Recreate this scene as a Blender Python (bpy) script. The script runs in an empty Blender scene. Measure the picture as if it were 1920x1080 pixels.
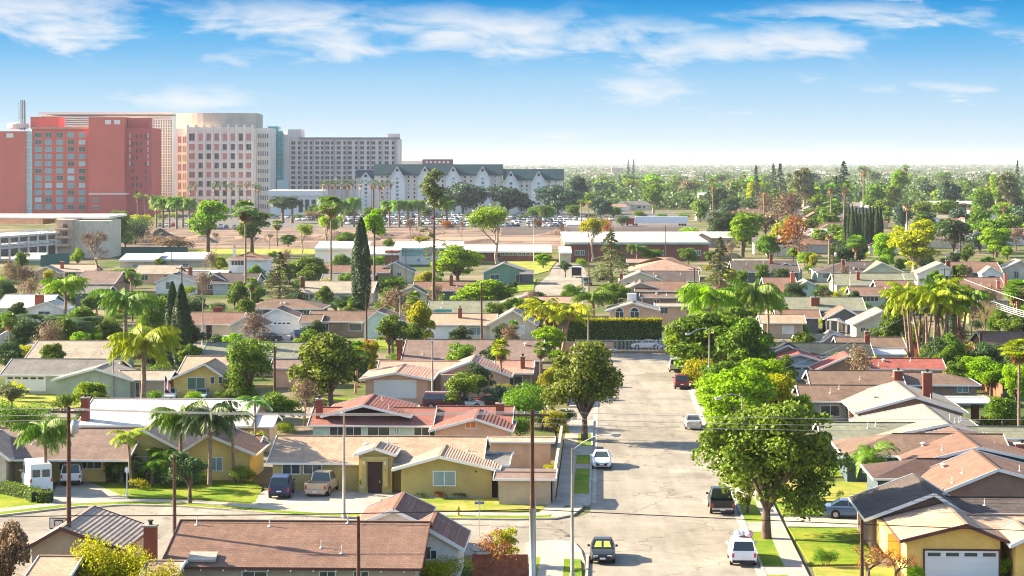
import bpy, math, random
import numpy as np
from math import sin, cos, pi, sqrt, radians, atan2, exp
from mathutils import Vector, Matrix
random.seed(11)
S = bpy.context.scene
C = S.collection
# ---------------------------------------------------------------- camera, sky, sun, exposure
H, F, HX, HY = 28.5, 4000.0, 960.0, 302.0       # eye height, focal length in photo pixels, horizon point
cd = bpy.data.cameras.new('camera'); cam = bpy.data.objects.new('camera', cd); C.objects.link(cam)
cam.location = (0, 0, H); cam.rotation_euler = (pi/2, 0, 0)
cd.sensor_width = 36; cd.lens = 36*F/1920; cd.shift_y = -(540-HY)/1920
cd.clip_start = 1; cd.clip_end = 60000
S.camera = cam
S.view_settings.view_transform = 'Standard'; S.view_settings.look = 'None'
S.view_settings.gamma = 1; S.view_settings.use_curve_mapping = False
EXPO = 2.42
S.view_settings.exposure = EXPO
SUN_EL, SUN_AZ = radians(25), radians(-73)       # azimuth from +Y (view direction) clockwise
sd = Vector((sin(SUN_AZ)*cos(SUN_EL), cos(SUN_AZ)*cos(SUN_EL), sin(SUN_EL)))
sl = bpy.data.lights.new('sun', 'SUN'); sl.energy = 4.7; sl.angle = radians(.5); sl.color = (1, .84, .60)
so = bpy.data.objects.new('sun', sl); C.objects.link(so); so.rotation_euler = sd.to_track_quat('Z', 'Y').to_euler()
S.cycles.max_bounces = 5; S.cycles.diffuse_bounces = 3; S.cycles.glossy_bounces = 2
S.cycles.transmission_bounces = 3; S.cycles.transparent_max_bounces = 6
S.cycles.sample_clamp_indirect = 6; S.cycles.pixel_filter_type = 'BLACKMAN_HARRIS'; S.cycles.filter_width = 1.1

def world():
    w = bpy.data.worlds.new('World'); S.world = w; w.use_nodes = True
    nt = w.node_tree; N = nt.nodes; L = nt.links; N.clear()
    def m(op, a, b=None, c=None, clamp=False):
        n = N.new('ShaderNodeMath'); n.operation = op; n.use_clamp = clamp
        for i, v in enumerate((a, b, c)):
            if v is None: continue
            if isinstance(v, (int, float)): n.inputs[i].default_value = v
            else: L.new(v, n.inputs[i])
        return n.outputs[0]
    out = N.new('ShaderNodeOutputWorld'); bg = N.new('ShaderNodeBackground')
    sky = N.new('ShaderNodeTexSky'); sky.sky_type = 'NISHITA'; sky.sun_disc = False
    sky.sun_elevation = SUN_EL; sky.sun_rotation = SUN_AZ; sky.altitude = 50
    sk = N.new('ShaderNodeVectorMath'); sk.operation = 'SCALE'; L.new(sky.outputs[0], sk.inputs[0]); sk.inputs['Scale'].default_value = .078
    tc = N.new('ShaderNodeTexCoord'); sp = N.new('ShaderNodeSeparateXYZ'); L.new(tc.outputs['Generated'], sp.inputs[0])
    x, y, z = sp.outputs
    az = m('ARCTAN2', x, y); el = z
    cr = N.new('ShaderNodeValToRGB'); L.new(m('MULTIPLY', el, 10), cr.inputs[0])
    stops = [(0, (.74, .83, .91)), (.06, (.74, .85, .94)), (.14, (.66, .82, .95)), (.25, (.52, .75, .93)), (.38, (.38, .66, .92)), (.5, (.21, .54, .89)),
             (.62, (.09, .45, .85)), (.76, (.012, .31, .74)), (1, (.008, .24, .64))]
    e = cr.color_ramp.elements
    while len(e) < len(stops): e.new(.5)
    for k, (p, c) in enumerate(stops): e[k].position = p; e[k].color = (*c, 1)
    # cloud field in (azimuth, elevation)
    cv = N.new('ShaderNodeCombineXYZ'); L.new(m('MULTIPLY', az, 22), cv.inputs[0]); L.new(m('MULTIPLY', m('ADD', el, m('MULTIPLY', az, .06)), 75), cv.inputs[1])
    n1 = N.new('ShaderNodeTexNoise'); n1.inputs['Scale'].default_value = 1.0; n1.inputs['Detail'].default_value = 8; n1.inputs['Roughness'].default_value = .6
    n1.inputs['Distortion'].default_value = .5; L.new(cv.outputs[0], n1.inputs['Vector'])
    n2 = N.new('ShaderNodeTexNoise'); n2.inputs['Scale'].default_value = 2.6; n2.inputs['Detail'].default_value = 6; L.new(cv.outputs[0], n2.inputs['Vector'])
    wx = m('MULTIPLY', m('SUBTRACT', n2.outputs['Fac'], .5), .06)
    azd = m('ADD', az, wx); eld = m('ADD', el, m('MULTIPLY', m('SUBTRACT', n1.outputs['Fac'], .5), .02))
    spots = [(60, 30, 230, 50, 1.05), (150, 85, 60, 20, .8), (-150, 60, 140, 40, .9), (540, 40, 210, 42, 1.0), (640, 75, 130, 30, .8), (470, 110, 110, 25, .55),
             (880, 50, 250, 40, 1.0), (1010, 80, 180, 34, 1.0), (1180, 60, 150, 30, .85), (1170, 55, 120, 18, .65), (1350, 95, 170, 36, 1.05), (1500, 75, 120, 32, .95),
             (1600, 30, 200, 24, .9), (1190, 165, 95, 25, .85), (1740, 168, 120, 13, .75), (1330, 205, 50, 12, .5), (1510, 150, 55, 14, .55),
             (1900, 78, 55, 22, .7), (350, 185, 120, 28, .8), (1120, 252, 200, 13, .45), (1620, 275, 160, 14, .5), (230, 235, 300, 24, .3), (1750, 5, 150, 8, .7), (2200, 60, 160, 40, .8)]
    dens = 0.0
    for px, py, w_, h_, a in spots:
        dx = m('MULTIPLY', m('SUBTRACT', azd, (px-HX)/F), F/w_)
        dy = m('MULTIPLY', m('SUBTRACT', eld, (HY-py)/F), F/h_)
        g = m('MULTIPLY', m('EXPONENT', m('MULTIPLY', m('ADD', m('MULTIPLY', dx, dx), m('MULTIPLY', dy, dy)), -1)), a)
        dens = g if dens == 0.0 else m('MAXIMUM', dens, g)
    # beyond the framed sky: generic scattered cloud
    far = m('MULTIPLY', m('SUBTRACT', m('ABSOLUTE', az), .3, clamp=True), 6, clamp=True)
    dens = m('MAXIMUM', dens, m('MULTIPLY', far, .5))
    cl = m('MULTIPLY', m('ADD', m('ADD', m('MULTIPLY', dens, 1.0), -.22), m("MULTIPLY", m("SUBTRACT", n1.outputs["Fac"], .5), 2.6)), .92, clamp=True); cl = m('MULTIPLY', cl, m('MULTIPLY', dens, 3, clamp=True))
    cl = m('MULTIPLY', m('MINIMUM', cl, .82), m('MULTIPLY', m('SUBTRACT', .3, el, clamp=True), 12, clamp=True))
    mx = N.new('ShaderNodeMix'); mx.data_type = 'RGBA'; L.new(cl, mx.inputs[0]); L.new(cr.outputs[0], mx.inputs[6]); mx.inputs[7].default_value = (.93, .95, .975, 1)
    s2 = N.new('ShaderNodeVectorMath'); s2.operation = 'SCALE'; L.new(mx.outputs[2], s2.inputs[0]); s2.inputs['Scale'].default_value = 1/2**EXPO
    mr = N.new('ShaderNodeMapRange'); mr.inputs[1].default_value = .09; mr.inputs[2].default_value = .22; mr.interpolation_type = 'SMOOTHSTEP'; L.new(el, mr.inputs[0])
    m2 = N.new('ShaderNodeMix'); m2.data_type = 'RGBA'; L.new(mr.outputs[0], m2.inputs[0]); L.new(s2.outputs[0], m2.inputs[6]); L.new(sk.outputs[0], m2.inputs[7])
    L.new(m2.outputs[2], bg.inputs[0]); L.new(bg.outputs[0], out.inputs[0])
world()

# ---------------------------------------------------------------- pixel <-> world helpers
def G(px, py, z=0.0):
    Y = F*(H-z)/(py-HY); return Vector(((px-HX)*Y/F, Y, z))
TH = math.atan(.0425)                             # the street grid is turned by this much
def UV(u, v, z=0.0): return Vector((u*cos(TH)+v*sin(TH), -u*sin(TH)+v*cos(TH), z))
def toUV(p): return (p.x*cos(TH)-p.y*sin(TH), p.x*sin(TH)+p.y*cos(TH))

# ---------------------------------------------------------------- materials
MC = {}
def mat(name, col, rough=.85, var=.15, scale=.6, bump=0, bscale=20, spec=.2, metal=0, col2=None, sc2=None, emit=None, alpha=None):
    key = name
    if key in MC: return MC[key]
    m = bpy.data.materials.new(name); m.use_nodes = True; nt = m.node_tree; N = nt.nodes; L = nt.links
    b = N['Principled BSDF']; b.inputs['Roughness'].default_value = rough; b.inputs['Metallic'].default_value = metal
    b.inputs['Specular IOR Level'].default_value = spec
    tc = N.new('ShaderNodeTexCoord')
    if var or col2:
        n = N.new('ShaderNodeTexNoise'); n.inputs['Scale'].default_value = scale; n.inputs['Detail'].default_value = 6; n.inputs['Roughness'].default_value = .65
        L.new(tc.outputs['Object'], n.inputs['Vector'])
        r = N.new('ShaderNodeValToRGB'); L.new(n.outputs['Fac'], r.inputs[0])
        a = [max(0, c*(1-var*1.6)) for c in col]; z = [c*(1+var*1.6) for c in (col2 or col)]
        r.color_ramp.elements[0].position = .3; r.color_ramp.elements[0].color = (*a, 1)
        r.color_ramp.elements[1].position = .7; r.color_ramp.elements[1].color = (*z, 1)
        L.new(r.outputs[0], b.inputs['Base Color'])
    else: b.inputs['Base Color'].default_value = (*col, 1)
    if bump:
        n2 = N.new('ShaderNodeTexNoise'); n2.inputs['Scale'].default_value = bscale; n2.inputs['Detail'].default_value = 4; L.new(tc.outputs['Object'], n2.inputs['Vector'])
        bp = N.new('ShaderNodeBump'); bp.inputs['Strength'].default_value = bump; bp.inputs['Distance'].default_value = .05
        L.new(n2.outputs['Fac'], bp.inputs['Height']); L.new(bp.outputs[0], b.inputs['Normal'])
    MC[key] = m; return m

def roofmat(name, col, dark=.7, var=.11, row=.17, wid=.42):
    if name in MC: return MC[name]
    m = bpy.data.materials.new(name); m.use_nodes = True; nt = m.node_tree; N = nt.nodes; L = nt.links
    b = N['Principled BSDF']; b.inputs['Roughness'].default_value = .9; b.inputs['Specular IOR Level'].default_value = .10
    uv = N.new('ShaderNodeUVMap')
    br = N.new('ShaderNodeTexBrick'); L.new(uv.outputs[0], br.inputs['Vector'])
    br.inputs['Scale'].default_value = 1; br.inputs['Brick Width'].default_value = wid; br.inputs['Row Height'].default_value = row*1.6
    br.inputs['Mortar Size'].default_value = .02; br.inputs['Bias'].default_value = 0
    c1 = [c*(1+var) for c in col]; c2 = [c*(1-var) for c in col]
    br.inputs['Color1'].default_value = (*c1, 1); br.inputs['Color2'].default_value = (*c2, 1); br.inputs['Mortar'].default_value = (*[c*dark for c in col], 1)
    tc = N.new('ShaderNodeTexCoord')
    n = N.new('ShaderNodeTexNoise'); n.inputs['Scale'].default_value = .45; n.inputs['Detail'].default_value = 8; n.inputs['Roughness'].default_value = .7; L.new(tc.outputs['Object'], n.inputs['Vector'])
    mr = N.new('ShaderNodeMapRange'); mr.inputs[1].default_value = .3; mr.inputs[2].default_value = .7; mr.inputs[3].default_value = .78; mr.inputs[4].default_value = 1.2; L.new(n.outputs['Fac'], mr.inputs[0])
    # streaks running down the slope
    mp = N.new('ShaderNodeMapping'); mp.inputs['Scale'].default_value = (2.2, .18, 1); L.new(uv.outputs[0], mp.inputs[0])
    n3 = N.new('ShaderNodeTexNoise'); n3.inputs['Scale'].default_value = 1; n3.inputs['Detail'].default_value = 4; L.new(mp.outputs[0], n3.inputs['Vector'])
    mr3 = N.new('ShaderNodeMapRange'); mr3.inputs[1].default_value = .3; mr3.inputs[2].default_value = .75; mr3.inputs[3].default_value = .88; mr3.inputs[4].default_value = 1.1; L.new(n3.outputs['Fac'], mr3.inputs[0])
    mu = N.new('ShaderNodeMath'); mu.operation = 'MULTIPLY'; L.new(mr.outputs[0], mu.inputs[0]); L.new(mr3.outputs[0], mu.inputs[1])
    s = N.new('ShaderNodeVectorMath'); s.operation = 'SCALE'; L.new(br.outputs['Color'], s.inputs[0]); L.new(mu.outputs[0], s.inputs['Scale'])
    L.new(s.outputs[0], b.inputs['Base Color'])
    bp = N.new('ShaderNodeBump'); bp.inputs['Strength'].default_value = .5; bp.inputs['Distance'].default_value = .04; L.new(br.outputs['Fac'], bp.inputs['Height']); bp.invert = True
    L.new(bp.outputs[0], b.inputs['Normal'])
    MC[name] = m; return m

def leafmat(name, col, trans=.35, var=.45, hue=.014):
    if name in MC: return MC[name]
    m = bpy.data.materials.new(name); m.use_nodes = True; nt = m.node_tree; N = nt.nodes; L = nt.links; N.clear()
    out = N.new('ShaderNodeOutputMaterial'); ge = N.new('ShaderNodeNewGeometry'); oi = N.new('ShaderNodeObjectInfo')
    hs = N.new('ShaderNodeHueSaturation'); hs.inputs['Color'].default_value = (*col, 1)
    def mr(src, a, b):
        n = N.new('ShaderNodeMapRange'); n.inputs[3].default_value = a; n.inputs[4].default_value = b; L.new(src, n.inputs[0]); return n.outputs[0]
    h = N.new('ShaderNodeMath'); h.operation = 'ADD'; L.new(mr(oi.outputs['Random'], .5-hue, .5+hue), h.inputs[0]); L.new(mr(ge.outputs['Random Per Island'], -hue, hue), h.inputs[1]); L.new(h.outputs[0], hs.inputs['Hue'])
    v = N.new('ShaderNodeMath'); v.operation = 'MULTIPLY'; L.new(mr(oi.outputs['Random'], .82, 1.2), v.inputs[0]); L.new(mr(ge.outputs['Random Per Island'], 1-var, 1+var), v.inputs[1]); L.new(v.outputs[0], hs.inputs['Value'])
    hs.inputs['Saturation'].default_value = 1.12
    d = N.new('ShaderNodeBsdfPrincipled'); d.inputs['Roughness'].default_value = .55; d.inputs['Specular IOR Level'].default_value = .25
    t = N.new('ShaderNodeBsdfTranslucent'); mx = N.new('ShaderNodeMixShader'); mx.inputs[0].default_value = trans
    L.new(hs.outputs[0], d.inputs['Base Color']); L.new(hs.outputs[0], t.inputs['Color']); L.new(d.outputs[0], mx.inputs[1]); L.new(t.outputs[0], mx.inputs[2]); L.new(mx.outputs[0], out.inputs[0])
    MC[name] = m; return m

# ---------------------------------------------------------------- mesh builder
class MB:
    def __init__(s): s.v = []; s.f = []; s.uv = []; s.mi = []; s.cur = 0
    def face(s, pts, uvs=None):
        n = len(s.v); s.v += [tuple(p) for p in pts]; s.f.append(tuple(range(n, n+len(pts)))); s.mi.append(s.cur)
        s.uv += uvs if uvs else [(0, 0)]*len(pts)
    def box(s, x0, x1, y0, y1, z0, z1):
        p = [(x0, y0, z0), (x1, y0, z0), (x1, y1, z0), (x0, y1, z0), (x0, y0, z1), (x1, y0, z1), (x1, y1, z1), (x0, y1, z1)]
        for q in ((0, 3, 2, 1), (4, 5, 6, 7), (0, 1, 5, 4), (1, 2, 6, 5), (2, 3, 7, 6), (3, 0, 4, 7)): s.face([p[i] for i in q])
        return s
    def beam(s, p, q, w, h):
        p, q = Vector(p), Vector(q); d = (q-p).normalized(); a = d.cross(Vector((0, 0, 1)))
        a = a.normalized() if a.length > 1e-4 else Vector((1, 0, 0)); b = a.cross(d).normalized(); a *= w/2; b *= h/2
        A = [p-a-b, p+a-b, p+a+b, p-a+b]; B = [q-a-b, q+a-b, q+a+b, q-a+b]
        s.face(A[::-1]); s.face(B)
        for i in range(4): j = (i+1) % 4; s.face([A[i], A[j], B[j], B[i]])
        return s
    def tube(s, path, rad, n=6, cap=True):
        path = [Vector(p) for p in path]
        if isinstance(rad, (int, float)): rad = [rad]*len(path)
        base = len(s.v); N_ = len(path)
        for i, p in enumerate(path):
            d = (path[min(i+1, N_-1)]-path[max(i-1, 0)]).normalized()
            a = d.cross(Vector((.3, .1, 1))) if abs(d.z) < .9 else d.cross(Vector((1, 0, 0)))
            a.normalize(); b = d.cross(a)
            for k in range(n):
                t = 2*pi*k/n; s.v.append(tuple(p+(a*cos(t)+b*sin(t))*rad[i]))
        for i in range(N_-1):
            for k in range(n):
                k2 = (k+1) % n; s.f.append((base+i*n+k, base+i*n+k2, base+(i+1)*n+k2, base+(i+1)*n+k)); s.mi.append(s.cur); s.uv += [(k/n, i), (k2/n, i), (k2/n, i+1), (k/n, i+1)]
        if cap:
            for i, r in ((0, 1), (N_-1, -1)):
                ids = [base+i*n+k for k in range(n)][::r]; s.f.append(tuple(ids)); s.mi.append(s.cur); s.uv += [(0, 0)]*n
        return s
    def lathe(s, prof, n=10, o=(0, 0, 0)):
        return s.tube([(o[0], o[1], o[2]+z) for r, z in prof], [max(r, .001) for r, z in prof], n)
    def patch(s, e0, e1, r1, r0, ribs=0, amp=.034):
        """roof slope between eave e0-e1 and ridge r0-r1, uv in metres"""
        e0, e1, r0, r1 = map(Vector, (e0, e1, r0, r1)); W = (e1-e0).length; V = ((r0+r1)/2-(e0+e1)/2).length
        o = (r0-e0).dot((e1-e0)/W); o1 = o+(r1-r0).length
        if not ribs:
            if (r1-r0).length < .01: s.face([e0, e1, r0], [(0, 0), (W, 0), (o, V)])
            else: s.face([e0, e1, r1, r0], [(0, 0), (W, 0), (o1, V), (o, V)])
            return
        nrm = (e1-e0).cross(r0-e0).normalized()*amp; n = max(3, int(V/ribs/.8))       # courses of tile, each lapping the one below
        for i in range(n):
            a, b = i/n, (i+1)/n; A0, A1, B0, B1 = e0.lerp(r0, a), e1.lerp(r1, a), e0.lerp(r0, b), e1.lerp(r1, b)
            s.face([A0+nrm, A1+nrm, B1, B0], [(0, a*V), (W, a*V), (W, b*V), (0, b*V)]); s.face([A0, A1, A1+nrm, A0+nrm], [(0, a*V), (W, a*V), (W, a*V), (0, a*V)])
    def build(s, name, mats, parent=None, smooth=False):
        me = bpy.data.meshes.new(name); me.from_pydata(s.v, [], s.f)
        ul = me.uv_layers.new(name='UVMap'); ul.data.foreach_set('uv', [c for q in s.uv for c in q])
        if not isinstance(mats, (list, tuple)): mats = [mats]
        for m_ in mats: me.materials.append(m_)
        if len(mats) > 1: me.polygons.foreach_set('material_index', s.mi)
        if smooth: me.polygons.foreach_set('use_smooth', [True]*len(s.f))
        me.update(); o = bpy.data.objects.new(name, me); C.objects.link(o)
        if parent: o.parent = parent
        return o
def empty(name, loc, rz=0.0):
    o = bpy.data.objects.new(name, None); C.objects.link(o); o.location = loc; o.rotation_euler = (0, 0, rz); o.empty_display_size = .2; return o
def tag(o, label=None, cat=None, group=None, kind=None):
    if label: o['label'] = label
    if cat: o['category'] = cat
    if group: o['group'] = group
    if kind: o['kind'] = kind
    return o
def dup(root, loc=None, rz=None, scale=None):
    def cp(o, par):
        c = o.copy(); C.objects.link(c); c.parent = par
        for ch in list(KIDS.get(o, ())): KIDS.setdefault(c, []).append(cp(ch, c))
        return c
    r = cp(root, None)
    if loc is not None: r.location = loc
    if rz is not None: r.rotation_euler = (0, 0, rz)
    if scale is not None: r.scale = scale
    return r
KIDS = {}
def adopt(root, *kids):
    for k in kids: k.parent = root; KIDS.setdefault(root, []).append(k)

# common materials
white = mat('white paint', (.72, .70, .66), .6, .05)
glass = mat('window glass', (.045, .06, .065), .08, 0, spec=.6)
glass_sky = mat('pale window glass', (.16, .25, .26), .12, .2, .3, spec=.7)
brick = roofmat('red brick', (.30, .085, .055), .8, .2, .1, .3)
wood = mat('pole wood', (.105, .055, .038), .9, .25, 3)
concrete = mat('concrete', (.31, .28, .245), .9, .2, .35, .1, 12, col2=(.36, .32, .27))
metal = mat('galvanised steel', (.42, .41, .41), .45, .08, 2, spec=.5, metal=.3)
dark = mat('dark metal', (.02, .02, .022), .5, 0)
HAZE = 0.000045
# ---------------------------------------------------------------- ground, roads, lawns
def groundmat():
    m = bpy.data.materials.new('yards and bare ground'); m.use_nodes = True; N = m.node_tree.nodes; L = m.node_tree.links; b = N['Principled BSDF']; b.inputs['Roughness'].default_value = 1; b.inputs['Specular IOR Level'].default_value = .05
    ge = N.new('ShaderNodeNewGeometry')
    def noise(s, d=6):
        n = N.new('ShaderNodeTexNoise'); n.inputs['Scale'].default_value = s; n.inputs['Detail'].default_value = d; n.inputs['Roughness'].default_value = .6; L.new(ge.outputs['Position'], n.inputs['Vector']); return n.outputs['Fac']
    r1 = N.new('ShaderNodeValToRGB'); L.new(noise(.06), r1.inputs[0]); e = r1.color_ramp.elements
    e[0].position = .38; e[0].color = (.055, .085, .02, 1); e[1].position = .62; e[1].color = (.20, .16, .115, 1)
    x = e.new(.47); x.color = (.10, .11, .04, 1); x = e.new(.53); x.color = (.12, .11, .06, 1)
    mr = N.new('ShaderNodeMapRange'); mr.inputs[3].default_value = .7; mr.inputs[4].default_value = 1.3; L.new(noise(1.5), mr.inputs[0])
    s = N.new('ShaderNodeVectorMath'); s.operation = 'SCALE'; L.new(r1.outputs[0], s.inputs[0]); L.new(mr.outputs[0], s.inputs['Scale']); L.new(s.outputs[0], b.inputs['Base Color'])
    return m
def asphaltmat():
    m = bpy.data.materials.new('worn pale asphalt'); m.use_nodes = True; N = m.node_tree.nodes; L = m.node_tree.links; b = N['Principled BSDF']; b.inputs['Roughness'].default_value = .95; b.inputs['Specular IOR Level'].default_value = .1
    tc = N.new('ShaderNodeTexCoord')
    def noise(s, d=6, sc=(1, 1, 1), dist=0):
        mp = N.new('ShaderNodeMapping'); mp.inputs['Scale'].default_value = sc; mp.inputs['Rotation'].default_value = (0, 0, TH); L.new(tc.outputs['Object'], mp.inputs[0])
        n = N.new('ShaderNodeTexNoise'); n.inputs['Scale'].default_value = s; n.inputs['Detail'].default_value = d; n.inputs['Roughness'].default_value = .65; n.inputs['Distortion'].default_value = dist; L.new(mp.outputs[0], n.inputs['Vector']); return n.outputs['Fac']
    def mr(src, a0, a1, b0, b1):
        n = N.new('ShaderNodeMapRange'); n.inputs[1].default_value = a0; n.inputs[2].default_value = a1; n.inputs[3].default_value = b0; n.inputs[4].default_value = b1; L.new(src, n.inputs[0]); return n.outputs[0]
    def mul(a, b_):
        n = N.new('ShaderNodeMath'); n.operation = 'MULTIPLY'; L.new(a, n.inputs[0]); L.new(b_, n.inputs[1]); return n.outputs[0]
    f = mul(mr(noise(.12), .3, .7, .80, 1.15), mr(noise(.9, 8), .3, .75, .86, 1.12))
    f = mul(f, mr(noise(.35, 5, (1.6, .18, 1)),   .35, .7, .80, 1.12))           # wheel tracks along the road
    f = mul(f, mr(noise(14, 2), .2, .8, .93, 1.07))
    mp = N.new('ShaderNodeMapping'); mp.inputs['Rotation'].default_value = (0, 0, TH); L.new(tc.outputs['Object'], mp.inputs[0])
    vo = N.new('ShaderNodeTexVoronoi'); vo.feature = 'DISTANCE_TO_EDGE'; vo.inputs['Scale'].default_value = .11; 
    ad = N.new('ShaderNodeVectorMath'); ad.operation = 'ADD'; L.new(mp.outputs[0], ad.inputs[0]); ns = N.new('ShaderNodeTexNoise'); ns.inputs['Scale'].default_value = .5; ns.inputs['Detail'].default_value = 5; L.new(mp.outputs[0], ns.inputs['Vector'])
    sc = N.new('ShaderNodeVectorMath'); sc.operation = 'SCALE'; sc.inputs['Scale'].default_value = 3; L.new(ns.outputs['Color'], sc.inputs[0]); L.new(sc.outputs[0], ad.inputs[1]); L.new(ad.outputs[0], vo.inputs['Vector'])
    f = mul(f, mr(vo.outputs['Distance'], 0, .012, .55, 1))                       # cracks and tar lines
    v2 = N.new('ShaderNodeTexVoronoi'); v2.inputs['Scale'].default_value = .09; L.new(mp.outputs[0], v2.inputs['Vector']); v2.distance = 'CHEBYCHEV'
    sp = N.new('ShaderNodeSeparateColor'); L.new(v2.outputs['Color'], sp.inputs[0]); f = mul(f, mr(sp.outputs[0], 0, 1, .88, 1.1))
    s = N.new('ShaderNodeVectorMath'); s.operation = 'SCALE'; s.inputs[0].default_value = (.25, .225, .188); L.new(f, s.inputs['Scale']); L.new(s.outputs[0], b.inputs['Base Color'])
    return m
def grassmat(name, c1, c2):
    m = bpy.data.materials.new(name); m.use_nodes = True; N = m.node_tree.nodes; L = m.node_tree.links; b = N['Principled BSDF']; b.inputs['Roughness'].default_value = 1; b.inputs['Specular IOR Level'].default_value = .05
    tc = N.new('ShaderNodeTexCoord')
    def noise(s, d=6):
        n = N.new('ShaderNodeTexNoise'); n.inputs['Scale'].default_value = s; n.inputs['Detail'].default_value = d; n.inputs['Roughness'].default_value = .7; L.new(tc.outputs['Object'], n.inputs['Vector']); return n.outputs['Fac']
    r = N.new('ShaderNodeValToRGB'); L.new(noise(.3, 9), r.inputs[0]); e = r.color_ramp.elements; e[0].position = .38; e[0].color = (*c1, 1); e[1].position = .62; e[1].color = (*c2, 1)
    mr = N.new('ShaderNodeMapRange'); mr.inputs[1].default_value = .25; mr.inputs[2].default_value = .75; mr.inputs[3].default_value = .65; mr.inputs[4].default_value = 1.3; L.new(noise(9, 4), mr.inputs[0])
    s = N.new('ShaderNodeVectorMath'); s.operation = 'SCALE'; L.new(r.outputs[0], s.inputs[0]); L.new(mr.outputs[0], s.inputs['Scale']); L.new(s.outputs[0], b.inputs['Base Color'])
    bp = N.new('ShaderNodeBump'); bp.inputs['Strength'].default_value = 1; bp.inputs['Distance'].default_value = .12; L.new(noise(14, 3), bp.inputs['Height']); L.new(bp.outputs[0], b.inputs['Normal'])
    MC[name] = m; return m
asphalt = asphaltmat()
grass = grassmat('lush lawn', (.10, .20, .015), (.26, .28, .035)); drygrass = grassmat('yellowing lawn', (.16, .23, .025), (.36, .31, .09))
dirt = mat('graded dirt', (.07, .045, .034), 1, .35, .06, .8, 1, col2=(.165, .11, .08))
soil = mat('dark soil', (.07, .045, .03), 1, .3, 3)
tarmac = mat('car park asphalt', (.10, .092, .09), 1, .12, .02)
sc_ = mat('pale sidewalk concrete', (.32, .285, .24), .9, .16, .4, .1, 10)

g = MB(); R_ = 34000
g.face([(-R_, -300, 0), (R_, -300, 0), (R_, R_, 0), (-R_, R_, 0)]); tag(g.build('ground', groundmat()), kind='structure')
def sheet(name, m_, pts, z, kind='structure', thick=0):
    b = MB(); pts = [p if isinstance(p, Vector) else G(p[0], p[1]) for p in pts]; top = [(p.x, p.y, z) for p in pts]
    ar = sum(top[i-1][0]*top[i][1]-top[i][0]*top[i-1][1] for i in range(len(top)))
    if ar < 0: top = top[::-1]
    b.face(top)
    if thick:
        for i in range(len(top)):
            a, c = top[i-1], top[i]; b.face([(a[0], a[1], z-thick), (c[0], c[1], z-thick), c, a])
    o = b.build(name, m_); tag(o, kind=kind); return o
UL, UR = -1.0, 11.05
# main street, the curved cross street in front, and the streets behind
sheet('road', asphalt, [UV(UL, 60), UV(UR, 60), UV(UR, 319), UV(UL, 319)], .008)
cross = [(-60, 975), (0, 969), (60, 962), (150, 952), (240, 949), (330, 951), (430, 958), (520, 966), (600, 971), (760, 974), (960, 976), (1085, 970), (1108, 960), (1118, 1000), (1112, 1058), (960, 1042), (700, 1040), (400, 1055), (200, 1080), (100, 1100), (-60, 1110)]
sheet('road', asphalt, cross, .012)
sheet('road', asphalt, [UV(-90, 235), UV(UL+.1, 235), UV(UL+.1, 246), UV(-90, 246)], .014)
sheet('road', asphalt, [UV(-110, 322), UV(60, 322), UV(60, 334), UV(-110, 334)], .014)
sheet('road', asphalt, [(985, 556), (1100, 552), (1110, 530), (1092, 497), (1040, 492), (1030, 515), (1000, 540)], .016)
# kerb, parkway and sidewalk slabs of the main street
def slab(u0, u1, v0, v1, m_, name, z=.13): return sheet(name, m_, [UV(u0, v0), UV(u1, v0), UV(u1, v1), UV(u0, v1)], z, thick=z)
for v0, v1 in ((176, 234), (247, 319), (70, 154)):
    slab(UL-.18, UL, v0, v1, concrete, 'kerb', .15)
for v0, v1 in ((182, 197), (200, 206), (213, 222), (250, 319)): slab(UL-1.5, UL-.185, v0, v1, grass, 'parkway_lawn', .13)
for v0, v1 in ((176, 182), (197, 200), (206, 213), (222, 234)): slab(UL-1.5, UL-.185, v0, v1, sc_, 'driveway_apron', .128)
for v0, v1 in ((176, 234), (247, 319)): slab(UL-2.9, UL-1.505, v0, v1, sc_, 'sidewalk', .14)
slab(UR, UR+.18, 70, 319, concrete, 'kerb', .15)
vv = [70, 147, 150, 164, 168.5, 181, 186, 200, 205, 221, 226, 242, 247, 262, 267, 283, 288, 319]
for k in range(len(vv)-1):
    slab(UR+.185, UR+1.65, vv[k], vv[k+1], grass if k % 2 == 0 else sc_, 'parkway_lawn' if k % 2 == 0 else 'driveway_apron', .13)
slab(UR+1.655, UR+3.05, 70, 319, sc_, 'sidewalk', .14)
# gutters: strips of smoother concrete along both kerbs
for a, b in ((UL, UL+.45), (UR-.45, UR)): sheet('gutter', concrete, [UV(a, 178 if a == UL else 70), UV(b, 178 if a == UL else 70), UV(b, 319), UV(a, 319)], .02)
# cross street kerb and strips (far side)
kp = [(-60, 975), (0, 969), (60, 962), (150, 952), (240, 949), (330, 951), (430, 958), (520, 966), (600, 971), (760, 974), (960, 976), (1040, 975), (1075, 968), (1092, 955), (1098, 940)]
KP = [G(*p) for p in kp]
def offset(P, d):
    out = []
    for i, p in enumerate(P):
        t = (P[min(i+1, len(P)-1)]-P[max(i-1, 0)]).normalized(); out.append(p+Vector((-t.y, t.x, 0))*d)
    return out
def strip(name, m_, P, d0, d1, z):
    A, B = offset(P, d0), offset(P, d1); b = MB()
    for i in range(len(P)-1):
        q = [A[i], A[i+1], B[i+1], B[i]]; b.face([(p.x, p.y, z) for p in q])
        for e0, e1 in ((q[0], q[1]), (q[2], q[3])): b.face([(e0.x, e0.y, 0), (e1.x, e1.y, 0), (e1.x, e1.y, z), (e0.x, e0.y, z)])
    tag(b.build(name, m_), kind='structure')
strip('kerb', concrete, KP, 0, .2, .15)
strip('parkway_lawn', grass, KP[:12], .21, 1.5, .128)
strip('sidewalk', sc_, KP, 1.5, 3.0, .136)
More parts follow.
